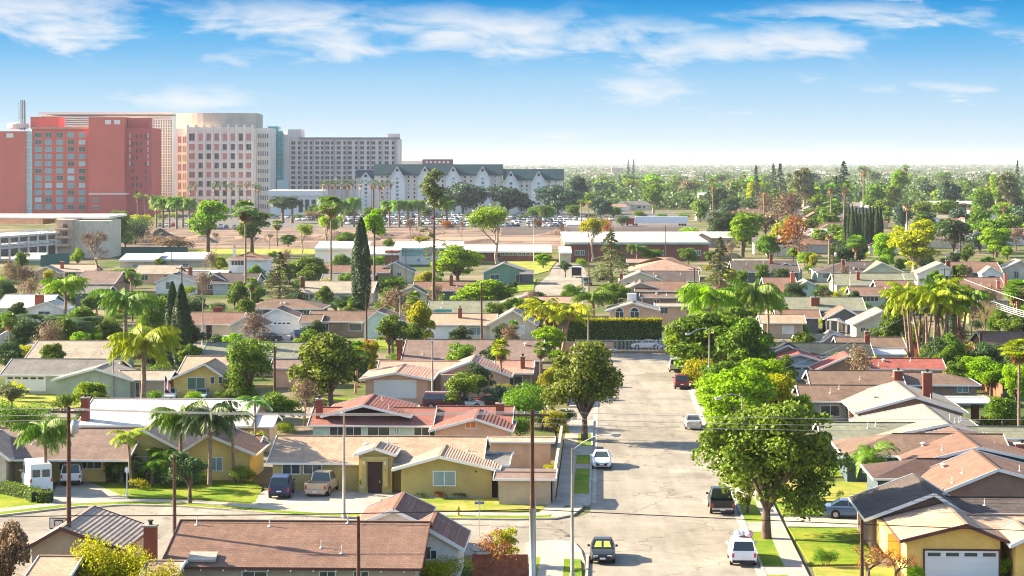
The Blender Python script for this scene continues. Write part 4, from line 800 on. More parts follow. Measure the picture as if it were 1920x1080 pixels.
def pole(px, yb, yt, label, r0=.16, m_=None, bar=0, name='utility_pole', z0=0., sleeve=None, cans=0):
    p = at(px, yb, z0); s = p.y/F; z = H-(yt-HY)*s-z0; r = tag(empty(name, p, -TH), label, 'utility pole', 'utility poles')
    MB().lathe([(r0*1.15, 0), (r0, z*.4), (r0*.7, z)], 9).build('shaft', m_ or wood, r, True)
    if sleeve: MB().tube([(0, 0, 0), (0, 0, sleeve)], r0*1.25, 9).build('sleeve', metal, r, True); MB().tube([(r0*1.3, 0, 0), (r0*1.3, 0, sleeve+.4)], .05, 6).build('conduit', metal, r)
    for k in range(bar):
        zz = z-.35-k*.9; b = MB().box(-1.15, 1.15, -.06-r0, .06-r0, zz-.06, zz+.06).build('crossarm', wood, r)
        for x in (-1.05, -.5, .5, 1.05): MB().lathe([(.04, 0), (.07, .06), (.03, .18)], 6, (x, -r0, zz+.06)).build('insulator', concrete, b)
    for k in range(cans): MB().lathe([(.05, -.05), (.26, 0), (.28, .5), (.22, .85), (.05, .9)], 10, (.42, -.1, z-1.8)).build('transformer', metal, r, True)
    return Vector((p.x, p.y, z0+z))
P1 = pole(129, 1095, 762, 'tall dark wooden power pole in front of the left houses', .16, bar=1, cans=1)
P2 = pole(998, 1102, 768, 'tall wooden pole with a grey metal sleeve at the near street corner', .16, bar=1, sleeve=5.3)
pole(672, 1180, 968, 'brown wooden post standing in front of the large brown roof', .13); pole(1616, 1180, 974, 'wooden post with a pale cap in front of the yellow garage', .13, bar=0)
pole(327, 1000, 852, 'short brown wooden pole beside the pruned tree', .14); pole(515, 800, 650, 'dark wooden pole left of the big leafy tree in mid picture', .15); pole(564, 760, 684, 'thin grey pole in front of the big leafy tree trunk', .09, metal)
pole(687, 650, 545, 'dark red-brown pole in front of the striped gable', .15); pole(903, 650, 530, 'dark pole in front of the white garage house', .16, bar=1); P3 = pole(1797, 668, 514, 'tall reddish pole with many wires at the right', .2, bar=1)
pole(1839, 690, 622, 'thick reddish wooden post with wires at the right', .3); pole(1104, 560, 455, 'thin dark pole right of the school lawn', .13); pole(1302, 560, 502, 'dark pole beside the tan cedar', .14, bar=1); pole(1248, 492, 422, 'dark pole in front of the long white school roof', .13)
pole(761, 560, 462, 'dark pole right of the tall cypress', .1); pole(735, 530, 466, 'slim dark pole by the brick wall of the school', .11); pole(341, 578, 500, 'dark pole with crossarm behind the cypress pair', .14, bar=1); pole(322, 512, 470, 'small dark pole behind the white trailers', .12)
pole(1563, 560, 465, 'dark pole in front of the dark palm clump at upper right', .12, cans=1); pole(1457, 482, 420, 'dark pole beside the rusty tree, left one', .13, bar=1); pole(1487, 482, 424, 'dark pole in front of the rusty tree, right one', .13); pole(1771, 540, 503, 'short pole beside the pink gable', .13, bar=1); pole(1800, 480, 430, 'grey pole behind the black parked car', .12)
pole(1001, 492, 408, 'thin white flagpole in front of the school building', .07, white, name='flagpole'); pole(1000, 545, 538, 'low post', .1) if False else None
pole(1594, 560, 502, 'thin white pole between the sage roofs', .07, white)
def wire(a, b, sag, label, r=.018, m_=None):
    n = 20; pts = [Vector(a).lerp(Vector(b), i/n)-Vector((0, 0, sag*4*(i/n)*(1-i/n))) for i in range(n+1)]; tag(MB().tube(pts, r, 4, False).build('wire', m_ or dark), label, 'wire', 'overhead wires')
def pz(p, z): return Vector((p.x, p.y, z))
for k, x in enumerate((-1.05, -.5, .5, 1.05)):
    w_ = ('first', 'second', 'third', 'fourth')[k]
    wire(P1+Vector((x*.6, 0, -.1-k*.05)), P2+Vector((x*.6, 0, -.1-k*.05)), .25, f'thin power line between the two tallest near poles, {w_} from the back', .014, metal)
P4 = UV(38, 148, 0); P0 = Vector((-60, P1.y+2, 0))
for k, dz in enumerate((0, .45, .8)):
    w_ = ('upper', 'middle', 'lower')[k]
    wire(P2+Vector((0, 0, -.1-dz)), pz(P4, P2.z-1.0-dz), .3, f'thin power line crossing the big right tree, {w_} one', .014, metal); wire(P1+Vector((0, 0, -.1-dz)), pz(P0, P1.z-.3-dz), .2, f'thin power line leaving the left pole to the left, {w_} one', .014, metal)
a = G(129, 967); zz = lambda px, py, Y: H-(py-HY)*Y/F
wire(pz(P1, zz(129, 967, P1.y)), pz(P2, zz(998, 955, P2.y)), .12, 'thick black cable across the roof of the large brown house', .035)
wire(pz(P2, zz(998, 955, P2.y)), pz(P4, zz(1960, 1003, P4.y)), .1, 'thick black cable crossing the main street', .03); wire(pz(P1, zz(129, 967, P1.y)), pz(P0, zz(-60, 978, P0.y)), .05, 'thick black cable running left from the tall dark pole', .03)
for k, py in enumerate((921, 929, 938, 960)): wire(pz(UV(14, 150+k, 0), zz(1440, py, 150)), pz(P4, zz(1640, py+10, P4.y)), .1, f"thin dark wire over the right hand front lawns, {('topmost', 'second', 'third', 'lowest')[k]}", .012)
wire(pz(UV(14, 149, 0), zz(1440, 1008, 149)), pz(P4, zz(1640, 1016, P4.y)), .1, 'dark wire just above the lower lawn on the right', .02)
for k in range(4): wire(P3+Vector((0, 0, -2.2-k*.25)), P3+Vector((17, -55, -5.2-k*.3)), 1.2, f"pale sagging wire from the tall reddish pole, {('topmost', 'second', 'third', 'lowest')[k]}", .03, white)
wire(P3+Vector((0, 0, -.4)), P3+Vector((14, -60, -4)), 1.0, 'pale wire from the very top of the tall reddish pole', .025, white); wire(G(1595, 560, 9) if False else P3+Vector((0, 0, -2.4)), P3+Vector((-36, -60, -9)), .6, 'pale wire running down left from the tall reddish pole', .02, white)
# ---------------------------------------------------------------- small things
r = tag(empty('basketball_hoop', at(110, 1040), -.1), 'basketball hoop with a clear backboard on the curved street', 'basketball hoop'); p = r.location; s = p.y/F; hz = lambda py: H-(py-HY)*s
bb = MB(); x0, x1, z0, z1 = -17*s, 15*s, hz(992), hz(972)
for a_, b_ in (((x0, z0), (x1, z0)), ((x0, z1), (x1, z1)), ((x0, z0), (x0, z1)), ((x1, z0), (x1, z1)), ((-.3, z0+.2), (-.3, z0+.6)), ((.3, z0+.2), (.3, z0+.6)), ((-.3, z0+.6), (.3, z0+.6))): bb.beam((a_[0], 0, a_[1]), (b_[0], 0, b_[1]), .05, .07)
b = bb.build('backboard_frame', dark, r); MB().box(x0+.04, x1-.04, .03, .05, z0+.04, z1-.04).build('backboard', mat('clouded acrylic', (.62, .60, .56), .2, 0), r); MB().tube([(0, .8, 0), (0, .5, z0*.8), (0, .06, z0+.3)], .06, 6).build('post', dark, r)
MB().tube([(.23*cos(t*pi/6), -.28+.23*sin(t*pi/6), z0+.15) for t in range(13)], .02, 5).build('rim', lamp_r, r)
r = tag(empty('garden_lamp', at(238, 933, .12)), 'white ornamental lamp post on the front lawn', 'lamp post'); MB().lathe([(.16, 0), (.1, .2), (.05, .35), (.045, 1.9), (.09, 1.95)], 8).build('post', white, r, True); MB().lathe([(.08, 1.95), (.2, 2.1), (.18, 2.35), (.03, 2.5)], 8).build('lantern', lamp_w, r, True)
r = tag(empty('street_sign', at(899, 1006), 0), 'blue street name sign on a thin post at the corner', 'street sign'); z = H-(938-HY)*r.location.y/F; MB().tube([(0, 0, 0), (0, 0, z)], .035, 6).build('post', metal, r)
sg = MB().box(-.36, .36, -.02, .02, z-.32, z-.12).build('name_plate', mat('blue sign', (.03, .09, .25), .4, 0), r); MB().box(-.02, .02, -.36, .36, z-.1, z+.08).build('name_plate', mat('blue sign', (.03, .09, .25)), r); MB().box(-.28, .28, -.026, -.021, z-.24, z-.2).build('lettering', white, sg)
r = tag(empty('fire_hydrant', at(859, 969, .12)), 'yellow fire hydrant beside the sidewalk in front of the olive house', 'fire hydrant'); hy = mat('yellow hydrant paint', (.50, .33, .04), .5, .1)
MB().lathe([(.16, 0), (.16, .06), (.11, .08), (.11, .5), (.14, .52), (.12, .62), (.03, .7)], 9).build('barrel', hy, r, True)
for sx in (-1, 1): MB().tube([(0, 0, .4), (sx*.2, 0, .4)], .06, 7).build('outlet', hy, r)
r = tag(empty('flag', at(309, 757), -.2), 'red white and blue flag hanging from a short pole', 'flag'); s = r.location.y/F; zt = H-(703-HY)*s; MB().tube([(0, 0, 0), (0, 0, zt)], .035, 6).build('pole', metal, r)
cl = [mat('flag red', (.50, .02, .03), .8, 0), mat('flag white', (.72, .72, .72), .8, 0), mat('flag blue', (.03, .05, .20), .8, 0)]; fm = MB()
for i in range(13):
    for j in range(10):
        u0, u1, w0, w1 = j/10, (j+1)/10, i/13, (i+1)/13; f = lambda u, w: (u*.75*(1), .12*sin(u*9), zt-.1-w*1.15-u*1.1); fm.cur = 2 if (i < 7 and j < 4) else i % 2; fm.face([f(u0, w0), f(u1, w0), f(u1, w1), f(u0, w1)])
fm.build('cloth', cl, r)
r = tag(empty('wheelie_bin', at(1006, 932, .1)), 'dark bin standing against the tan block wall at the corner', 'bin'); MB().lathe([(.28, 0), (.36, 1.0)], 4).build('bin_body', dark, r); MB().box(-.34, .34, -.34, .34, 1.0, 1.07).build('lid', dark, r)
# gate across the end of the street
r = tag(empty('metal_gate', UV(5, 317.5, 0), -TH), 'pale metal bar fence and gate closing the far end of the street', 'gate')
wp = mat('pale grey paint', (.50, .48, .48), .5, .05)
for k in range(-9, 10, 3): MB().box(k-.05, k+.05, -.05, .05, 0, 2.0).build('post', wp, r)
m1 = MB(); [m1.box(k*.2-.025, k*.2+.025, -.025, .025, .12, 1.85) for k in range(-45, 45)]; m1.build('bars', wp, r); m1 = MB().box(-9, 9, -.03, .03, 1.83, 1.9); m1.box(-9, 9, -.03, .03, .12, .18); m1.build('rail', wp, r)
tag(MB().box(-9, 9, 0, .25, 0, .32).build('low_wall', walls['brown']), 'low dark wall under the metal bar fence', 'wall').matrix_world = Matrix.Translation(UV(5, 316.8, 0)) @ Matrix.Rotation(-TH, 4, 'Z')
# clipped hedge
def hedge(pts, h, w, n, label, m_=lf_green, size=.25, topm=None):
    r = tag(empty('hedge', pts[0]), label, 'hedge'); rg = np.random.default_rng(int(pts[0].x*7)%1000+3); P = []; D = []
    for a, b in zip(pts, pts[1:]):
        L_ = (b-a).length; d = (b-a)/L_; s = Vector((-d.y, d.x, 0)); k = int(n*L_)
        for i in range(k):
            t = rg.random()*L_; f = rg.random()
            if f < .4: q = a+d*t+s*(rg.uniform(-w/2, w/2))+Vector((0, 0, h+rg.normal(0, .07))); nn = (0, 0, 1)
            else: sg = -1 if f < .75 else 1; q = a+d*t+s*sg*(w/2+rg.normal(0, .06))+Vector((0, 0, rg.uniform(0, h))); nn = (s.x*sg, s.y*sg, .2)
            P.append(q-pts[0]); D.append(nn)
    o = leafmesh('foliage', leaves(np.array([tuple(p) for p in P]), np.array(D), size, rg), m_); o.parent = r
    if topm:
        Q = [tuple(p) for p in P if p.z > h-.35]*2; leafmesh('lit_top_leaves', leaves(np.array(Q)+rg.normal(0, .08, (len(Q), 3))+[0, 0, .14], np.tile([0, 0, 1.], (len(Q), 1)), size, rg), topm).parent = r  # brightly lit hedge top put into leaf colour: an extra, paler layer
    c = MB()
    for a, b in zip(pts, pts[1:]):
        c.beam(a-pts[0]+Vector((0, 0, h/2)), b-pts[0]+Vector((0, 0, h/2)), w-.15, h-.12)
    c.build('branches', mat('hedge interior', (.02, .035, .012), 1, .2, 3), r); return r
a, b = G(1062, 653), G(1240, 653)
a.z = b.z = 0; hedge([a, b], H-(601-HY)*a.y/F, 2.2, 420, 'long tall clipped hedge with a bright flat top at the end of the street', leafmat('hedge leaves', (.10, .19, .02)), .28, lf_yellow)
def gp(x, y): return G(x, y)
hedge([gp(0, 925), gp(60, 938), gp(70, 944), gp(98, 944)], 1.0, 1.1, 260, 'low clipped hedge curving along the left driveway', lf_green, .16); hedge([gp(1840, 800), gp(1925, 800)], 1.0, .9, 250, 'low yellow green hedge right of the brick post', lf_yellow, .2)
# walls and fences
def fence(pts, h, label, m_, name='block_wall', cat='wall', t=.18, cap=True):
    r = tag(empty(name, pts[0]), label, cat); w = MB(); c = MB(); up = Vector((0, 0, 1))
    for a, b in zip(pts, pts[1:]): w.beam(a-pts[0]+up*h/2, b-pts[0]+up*h/2, t, h); c.beam(a-pts[0]+up*(h+.03), b-pts[0]+up*(h+.03), t+.08, .06)
    w.build('panel', m_, r); c.build('coping', m_ if not cap else concrete, r); return r
fence([gp(934, 936), gp(1034, 938), UV(UL-3.1, 178), UV(UL-3.1, 214)], 1.9, 'tan block wall turning the corner and running along the sidewalk', walls['tan']); fence([UV(UL-3.1, 248), UV(UL-3.1, 314)], 1.7, 'brown garden wall behind the far sidewalk', walls['brown'])
fence([gp(885, 1088), gp(990, 1088)], 1.7, 'red wooden fence behind the yellow bush at the bottom', fence_wood, 'wood_fence', 'fence', .06, False); fence([gp(1672, 668), gp(1780, 672)], 1.9, 'dark red fence in front of the palm clump', fence_wood, 'wood_fence', 'fence', .06, False)
fence([gp(1815, 712), gp(1880, 752)], 1.8, 'reddish fence running down toward the bright green bushes', fence_wood, 'wood_fence', 'fence', .06, False); fence([gp(0, 650), gp(26, 634)], 1.8, 'pale fence at the far left edge', white, 'wood_fence', 'fence', .06, False)
fence([gp(1058, 662), gp(1150, 662)], 1.6, 'peach wall left of the gate under the hedge', walls['peachw'])
fence([gp(212, 478), gp(352, 478)], 2.4, 'dark green windscreen fence along the playing field', mat('green windscreen', (.05, .12, .10), .8, .1), 'windscreen_fence', 'fence', .06, False); fence([gp(76, 500), gp(130, 494)], 3.0, 'green court fence beside the parking building', mat('green windscreen'[:], (.05, .12, .10)), 'court_fence', 'fence', .06, False)
fence([gp(940, 888+45), gp(940, 905)], 1.8, 'short garden wall beside the olive house', walls['tan'])
# ---------------------------------------------------------------- towers and large buildings
def tower(label, name='tower', cat='building', px=0, py=405): return tag(empty(name, at(px, py, 0)), label, cat)
class Big:
    """a large building facing the camera; parts are given by photo pixels on a plane at distance Y"""
    def __init__(s, label, px, py, name='hotel', cat='hotel', Y=None):
        s.Y = Y or F*H/(py-HY); s.s = s.Y/F; s.o = Vector(((px-HX)*s.s, s.Y, 0)); s.root = tag(empty(name, s.o), label, cat); s.cache = {}
    def X(s, px, dy=0): return (px-HX)*(s.Y+dy)/F-s.o.x
    def Z(s, py, dy=0): return H-(py-HY)*(s.Y+dy)/F
    def box(s, name, xl, xr, yt, yb, m_, dy=0, depth=20, parent=None):
        z0 = 0 if yb is None else s.Z(yb, dy); return MB().box(s.X(xl, dy), s.X(xr, dy), dy, dy+depth, z0, s.Z(yt, dy)).build(name, m_, parent or s.root)
    def wins(s, cols, rows, w, h, m_, frame, dy=0, name='window', pick=None, mull=1):
        """cols, rows: pixel centres; every window is a part with its own pane"""
        W, Hh = w*s.s, h*s.s; n = 0
        f = MB(); t = .14
        f.box(-W/2-t, W/2+t, -.1, 0, Hh/2, Hh/2+t); f.box(-W/2-t, W/2+t, -.16, 0, -Hh/2-t, -Hh/2); f.box(-W/2-t, -W/2, -.1, 0, -Hh/2, Hh/2); f.box(W/2, W/2+t, -.1, 0, -Hh/2, Hh/2)
        for k in range(mull): x = W*((k+1)/(mull+1)-.5); f.box(x-.05, x+.05, -.08, 0, -Hh/2, Hh/2)
        fo = f.build(name, frame, s.root); po = MB().box(-W/2, W/2, -.03, .01, -Hh/2, Hh/2).build('pane', m_[0], fo)
        first = True
        for r_ in rows:
            for c_ in cols:
                if first: a, b = fo, po
                else: a = fo.copy(); b = po.copy(); C.objects.link(a); C.objects.link(b); b.parent = a
                a.location = (s.X(c_, dy), dy-.01, s.Z(r_, dy)); mm = random.choice(m_); first = False; n += 1
                b.material_slots[0].link = 'OBJECT'; b.material_slots[0].material = mm
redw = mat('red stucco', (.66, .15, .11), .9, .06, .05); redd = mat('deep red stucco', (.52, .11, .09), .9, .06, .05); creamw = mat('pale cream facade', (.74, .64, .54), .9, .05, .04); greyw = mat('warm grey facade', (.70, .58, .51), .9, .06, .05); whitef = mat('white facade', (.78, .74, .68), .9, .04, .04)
tealg = mat('teal curtain glass', (.03, .30, .30), .15, .3, .05, spec=.7); paneT = mat('teal pane', (.20, .38, .40), .2, 0, spec=.6); paneL = mat('sky lit pane', (.48, .62, .60), .3, 0); paneG = mat('green grey pane', (.10, .16, .12), .2, 0); paneP = mat('rose pane', (.34, .15, .15), .3, 0); paneD = mat('dark pane', (.055, .045, .06), .2, 0, spec=.6); paneR = mat('coral blind pane', (.55, .22, .17), .5, 0)
# white slab building behind everything
b = Big('white slab building with a glass lattice front behind the red hotel', 250, 396, 'office_building', 'building'); b.box('wall', 76, 322, 217, None, whitef, 0, 30); b.box('roof', 72, 326, 210, 214.5, whitef, -3, 36)
b.box('glazing', 281, 324, 224, 366, mat('pale lattice glass', (.30, .33, .30), .3, .3, .3), -1, 1.2)
lat = MB()
for k in range(10): x = b.X(282+k*4.6, -1.4); lat.box(x-.25, x+.25, -1.9, -1.0, b.Z(366), b.Z(222))
for k in range(30): z = b.Z(224+k*4.9); lat.box(b.X(281), b.X(325), -1.75, -1.0, z-.2, z+.2)
lat.build('lattice', whitef, b.root)
for k in range(5): b.box('louvre', 110, 194, 219+k*4, 221+k*4, whitef, -2-k*.01, 2)
# red hotel
b = Big('red stucco hotel tower with five columns of square windows at the far left', 120, 405); m1 = b.box('wall', 60, 236, 240, None, redw, 0, 35); b.box('wing_wall', -12, 48, 246, None, redw, -2, 30); b.box('stair_glazing', 48, 60, 247, 403, paneL, -.5, 10)
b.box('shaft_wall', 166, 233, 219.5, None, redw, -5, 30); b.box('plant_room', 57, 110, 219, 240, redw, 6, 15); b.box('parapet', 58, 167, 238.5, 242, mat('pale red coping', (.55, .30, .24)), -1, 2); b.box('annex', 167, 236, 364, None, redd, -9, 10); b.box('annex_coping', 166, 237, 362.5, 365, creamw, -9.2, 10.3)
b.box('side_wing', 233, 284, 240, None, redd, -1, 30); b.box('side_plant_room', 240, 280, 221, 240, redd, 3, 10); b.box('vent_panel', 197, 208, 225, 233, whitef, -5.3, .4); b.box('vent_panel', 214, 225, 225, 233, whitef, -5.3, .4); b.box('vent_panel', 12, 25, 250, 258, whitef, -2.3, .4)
for k in range(12): z = 250+k*12.8; b.box('mullion', 47.8, 60.2, z, z+1.6, whitef, -.8, .4)
b.wins([72, 91, 112, 133, 154], [253+13.5*k for k in range(11)], 12, 8.5, [paneT, paneT, paneL, paneG], mat('pale window frame', (.50, .46, .42)), -.02)
b.wins([243.5, 277.5], [254+13*k for k in range(5)], 2.2, 9, [creamw, paneL], redd, -1.05, mull=0); b.wins([249, 257, 265, 273], [256+13*k for k in range(10)], 3.4, 8, [paneD, redd], redd, -1.05, mull=0); b.wins([180], [375, 389], 7, 6, [paneG], whitef, -9.03)
ch = Big('tall steel exhaust stacks in a frame on the left hotel roof', 41, 405, 'exhaust_stack', 'chimney'); m = MB()
for x in (37.5, 41, 44.5): m.tube([(ch.X(x), 2, ch.Z(244)), (ch.X(x), 2, ch.Z(187))], .3, 8)
m.build('pipes', mat('grey brown pipe', (.22, .16, .14), .6, .1), ch.root); m = MB()
for x in (34.5, 47.5): m.tube([(ch.X(x), 1, ch.Z(244)), (ch.X(x), 1, ch.Z(192))], .14, 5)
for k in range(6): m.box(ch.X(34), ch.X(48), .8, 1.1, ch.Z(194+k*9), ch.Z(193+k*9))
m.build('frame', metal, ch.root); MB().lathe([(4, 0), (5.6, .3), (5.7, 2.2), (5.2, 2.8), (.5, 3.4)], 20, (ch.X(30), 5, ch.Z(241))).build('drum', greyw, ch.root)
# cream tower
b = Big('cream tower with a rounded blank crown and a grid of dark and coral windows', 400, 402, 'hotel', 'hotel', Y=1165); b.box('wall', 328, 480, 241, None, creamw, 0, 40); crown_ = MB(); n = 14
for k in range(n):
    t0, t1 = k/n, (k+1)/n; f = lambda t: (b.X(326)+(b.X(479)-b.X(326))*t, 8-10*sin(pi*t*.9), 0)
    p, q = Vector(f(t0)), Vector(f(t1)); crown_.face([(p.x, p.y, b.Z(262)), (q.x, q.y, b.Z(262)), (q.x, q.y, b.Z(212)), (p.x, p.y, b.Z(212))])
crown_.face([(b.X(326), 8, b.Z(212)), (b.X(402), -2.2, b.Z(212)), (b.X(479), 5, b.Z(212)), (b.X(479), 30, b.Z(212)), (b.X(326), 30, b.Z(212))]); crown_.box(b.X(326), b.X(479), 9, 35, b.Z(262), b.Z(212.6)); crown_.build('roof_screen', mat('stained plaster', (.50, .42, .34), .95, .18, .06), b.root)
b.box('setback_wall', 352, 474, 238, None, creamw, -4, 10); cap = MB()
for k in range(9): x = b.X(352+k*15.1, -4); cap.box(x-.5, x+.8, -4.6, -3.5, b.Z(400), b.Z(234))
cap.build('piers', creamw, b.root); 
for i in range(10): z = 262+17.3*i-10; b.box('floor_band', 352, 474, z+14.3, z+18.2, creamw, -4.5, .9)
b.wins([360, 378.5, 393.5, 408.5, 424, 439, 454, 468], [257+17.3*k for k in range(9)], 12.2, 13.2, [paneD, paneD, paneP, paneR, paneR], creamw, -4.06); b.wins([337, 346], [262+17.3*k for k in range(8)], 6, 12, [paneP, mat('ochre pane', (.40, .27, .12), .4)], creamw, -.03)
b.box('corner_wall', 480, 506, 240, None, creamw, 4, 30)
for k in range(9): b.box('strip_window', 481.5, 504.5, 251+16.5*k, 259+16.5*k, mat('grey strip glass', (.16, .17, .20), .3, .1), 3.9-.003*k, .2)
m = MB(); [m.box(b.X(482+3.4*k, 3.6), b.X(483.2+3.4*k, 3.6), 3.6, 3.95, b.Z(395), b.Z(248)) for k in range(7)]; m.build('fins', creamw, b.root)
# teal glass tower and the grey hotel
b = Big('narrow teal glass tower between the cream tower and the grey hotel', 518, 398, 'glass_tower', 'building', Y=1200); b.box('glazing', 503, 531, 246, None, tealg, 0, 20); b.box('core', 502, 522, 237, 246, tealg, 2, 12)
m = MB(); [m.box(b.X(502), b.X(532), -.3, 0, b.Z(250+9*k), b.Z(249.2+9*k)) for k in range(16)]; [m.box(b.X(503+5.4*k)-.1, b.X(503+5.4*k)+.1, -.32, 0, 0, b.Z(246)) for k in range(6)]; m.build('mullions', mat('pale teal frame', (.30, .45, .44)), b.root)
b.box('column', 530, 541, 252, None, greyw, 3, 15); b.box('podium', 519, 541, 338, None, paneL, -3, 6)
b = Big('long grey hotel with many small square windows', 640, 398, 'hotel', 'hotel', Y=1210); b.box('wall', 541, 749, 260.5, None, greyw, 0, 25); b.box('stair_tower', 540, 565, 242.5, None, greyw, 2, 20); b.box('plant_room', 727, 748, 250.5, 262, greyw, 2, 12); b.box('parapet', 560, 750, 257.5, 261, mat('mauve grey coping', (.27, .24, .26)), -.6, 3); b.box('end_wall', 745, 749.6, 259, None, creamw, -.3, 4)
cols = [550, 561, 573, 583, 595, 604, 614, 623, 635, 646, 656, 668, 679, 690, 700, 712, 725, 737]
b.wins(cols[::2], [268+9.3*k for k in range(10)], 7.2, 6, [paneD], greyw, -.03, mull=1); b.wins(cols[1::2], [268+9.3*k for k in range(10)], 4.4, 6, [paneD], greyw, -.03, mull=0)
for a_, c_ in zip(cols[::2], cols[1::2]): b.box('pilaster', c_+3.6, c_+5, 262, None, mat('pale pilaster', (.42, .37, .35)), -.6, .7)
b = Big('low cream and maroon buildings just behind the green roofs', 800, 396, 'low_building', 'building', Y=1300); b.box('wall', 748, 795, 301, None, creamw, 0, 20); b.box('maroon_wall', 792, 848, 298.5, None, mat('maroon wall', (.24, .10, .13)), -2, 20)
for k in range(6): b.box('window', 798+8*k, 802+8*k, 302, 306, paneL, -2.2, .3)
# green-roofed inn
roofg = mat('dark green metal roof', (.016, .042, .05), .55, .08, .3)
b = Big('long inn with a dark green roof and white gables', 860, 401.5, 'inn', 'hotel')
def seg(xl, xr, yr, ye, dy, gables, cols):
    w = b.box('wall', xl+2, xr-2, ye, None, creamw, dy+1, 14); m = MB(); x0, x1 = b.X(xl, dy), b.X(xr, dy); z0, z1 = b.Z(ye, dy), b.Z(yr, dy); m.patch((x0, dy, z0), (x1, dy, z0), (x1, dy+8, z1), (x0, dy+8, z1)); m.patch((x1, dy+16, z0), (x0, dy+16, z0), (x0, dy+8, z1), (x1, dy+8, z1)); m.build('roof', roofg, b.root)
    MB().box(x0, x1, dy-.1, dy+.2, z0-.5, z0).build('fascia', mat('dark green fascia', (.03, .09, .08)), b.root)
    for g_ in gables:
        x = b.X(g_, dy); hw = 4.6; zt = b.Z(yr+4, dy); zb = b.Z(ye+6, dy)-1; gm = MB(); yy = dy-1.2
        gm.face([(x-hw+.6, yy, 0), (x+hw-.6, yy, 0), (x+hw-.6, yy, zb), (x, yy, zt-.5), (x-hw+.6, yy, zb)]); gm.face([(x-hw+.6, yy, 0), (x-hw+.6, yy+3, 0), (x-hw+.6, yy+3, zb), (x-hw+.6, yy, zb)]); gm.face([(x+hw-.6, yy, 0), (x+hw-.6, yy+3, 0), (x+hw-.6, yy+3, zb), (x+hw-.6, yy, zb)])
        gw = gm.build('gable_wall', whitef, b.root); rm = MB()
        for sg in (-1, 1): rm.patch(*(((x-hw, yy-.6, zb-.3), (x, yy-.6, zt), (x, yy+9, zt), (x-hw, yy+9, zb-.3)) if sg < 0 else ((x, yy-.6, zt), (x+hw, yy-.6, zb-.3), (x+hw, yy+9, zb-.3), (x, yy+9, zt))))
        rm.build('gable_roof', roofg, b.root); tm = MB(); [tm.beam((x+sg*hw, yy-.65, zb-.4), (x, yy-.65, zt-.1), .12, .4) for sg in (-1, 1)]; tm.build('rake_board', whitef, b.root); MB().tube([(x, yy-.1, zt-2), (x, yy+.1, zt-2)], .8, 10).build('oculus', paneD, gw)
        b.wins([g_], [ye+8+7.5*k for k in range(7)], 4.5, 4, [paneD, paneT], creamw, yy-.03, mull=1)
    b.wins(cols, [ye+5+7.5*k for k in range(8)], 2.8, 4, [paneD, paneT], creamw, dy+.97, mull=0)
seg(666, 702, 319, 331, 6, [686], [675]); seg(700, 943, 308, 327, 0, [745, 797, 850, 905], [716, 726, 766, 777, 820, 830, 872, 883, 928]); seg(943, 1058, 317, 336, -3, [958, 1010], [978, 988, 1030, 1042])
# white hall, warehouse roofs behind the trees
b = Big('low white hall with a curved roof left of the dark palm row', 555, 404, 'hall', 'building'); b.box('wall', 507, 602, 366, None, whitef, 0, 25); b.box('roof', 502, 606, 357, 367, whitef, -1, 28); [b.box('opening', 560+12*k, 568+12*k, 374, 398, paneD, -.1, .3) for k in range(3)]
# parking building at the left
b = Big('open sided parking building with white railings', 60, 488, 'parking_building', 'building'); dk = mat('deck concrete', (.50, .46, .42), .9, .1, .2); A, Bq = Vector((b.X(-60), -18, 0)), Vector((b.X(106), 14, 0)); dirv = (Bq-A).normalized(); nn = Vector((dirv.y, -dirv.x, 0)); L_ = (Bq-A).length
for k, z in enumerate((.2, 3.3, 6.4)):
    m = MB(); z2 = z+(0 if k == 0 else 1.3); p, q = A+Vector((0, 0, z)), Bq+Vector((0, 0, z2)); off = -nn*16
    m.face([p, q, q+off, p+off]); m.beam(p+Vector((0, 0, -.2)), q+Vector((0, 0, -.2)), .3, .6); m.build('deck', dk, b.root)
    if k:
        rl = MB()
        for dz in (.45, .8, 1.15): rl.beam(p+Vector((0, 0, dz))+nn*.2, q+Vector((0, 0, dz))+nn*.2, .12, .16)
        for j in range(30): x = p.lerp(q, j/29)+nn*.2; rl.box(x.x-.06, x.x+.06, x.y-.06, x.y+.06, x.z, x.z+1.2)
        rl.build('railing', white, b.root)
for j in range(13):
    x = A.lerp(Bq, j/12)-nn*.5
    MB().box(x.x-.25, x.x+.25, x.y-.25, x.y+.25, 0, 7.0).build('column', white, b.root)
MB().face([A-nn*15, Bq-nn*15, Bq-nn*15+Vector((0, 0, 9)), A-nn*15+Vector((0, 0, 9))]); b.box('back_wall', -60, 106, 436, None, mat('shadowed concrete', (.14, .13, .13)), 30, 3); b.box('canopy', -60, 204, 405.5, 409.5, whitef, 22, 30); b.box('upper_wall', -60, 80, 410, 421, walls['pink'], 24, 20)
b.box('stair_block', 104, 135, 412, None, walls['tan'], 12, 14); b.box('block', 134, 206, 414, None, walls['cream'], 16, 18); [b.box('balcony', 103, 128, 428+15*k, 432+15*k, walls['pink'], 10, 3) for k in range(3)]; [b.box('opening', 118, 126, 421+14*k, 428+14*k, paneD, 11.8, .4) for k in range(3)]
b.box('end_wall', 40, 76, 487, 500, walls['cream'], -8, 6)
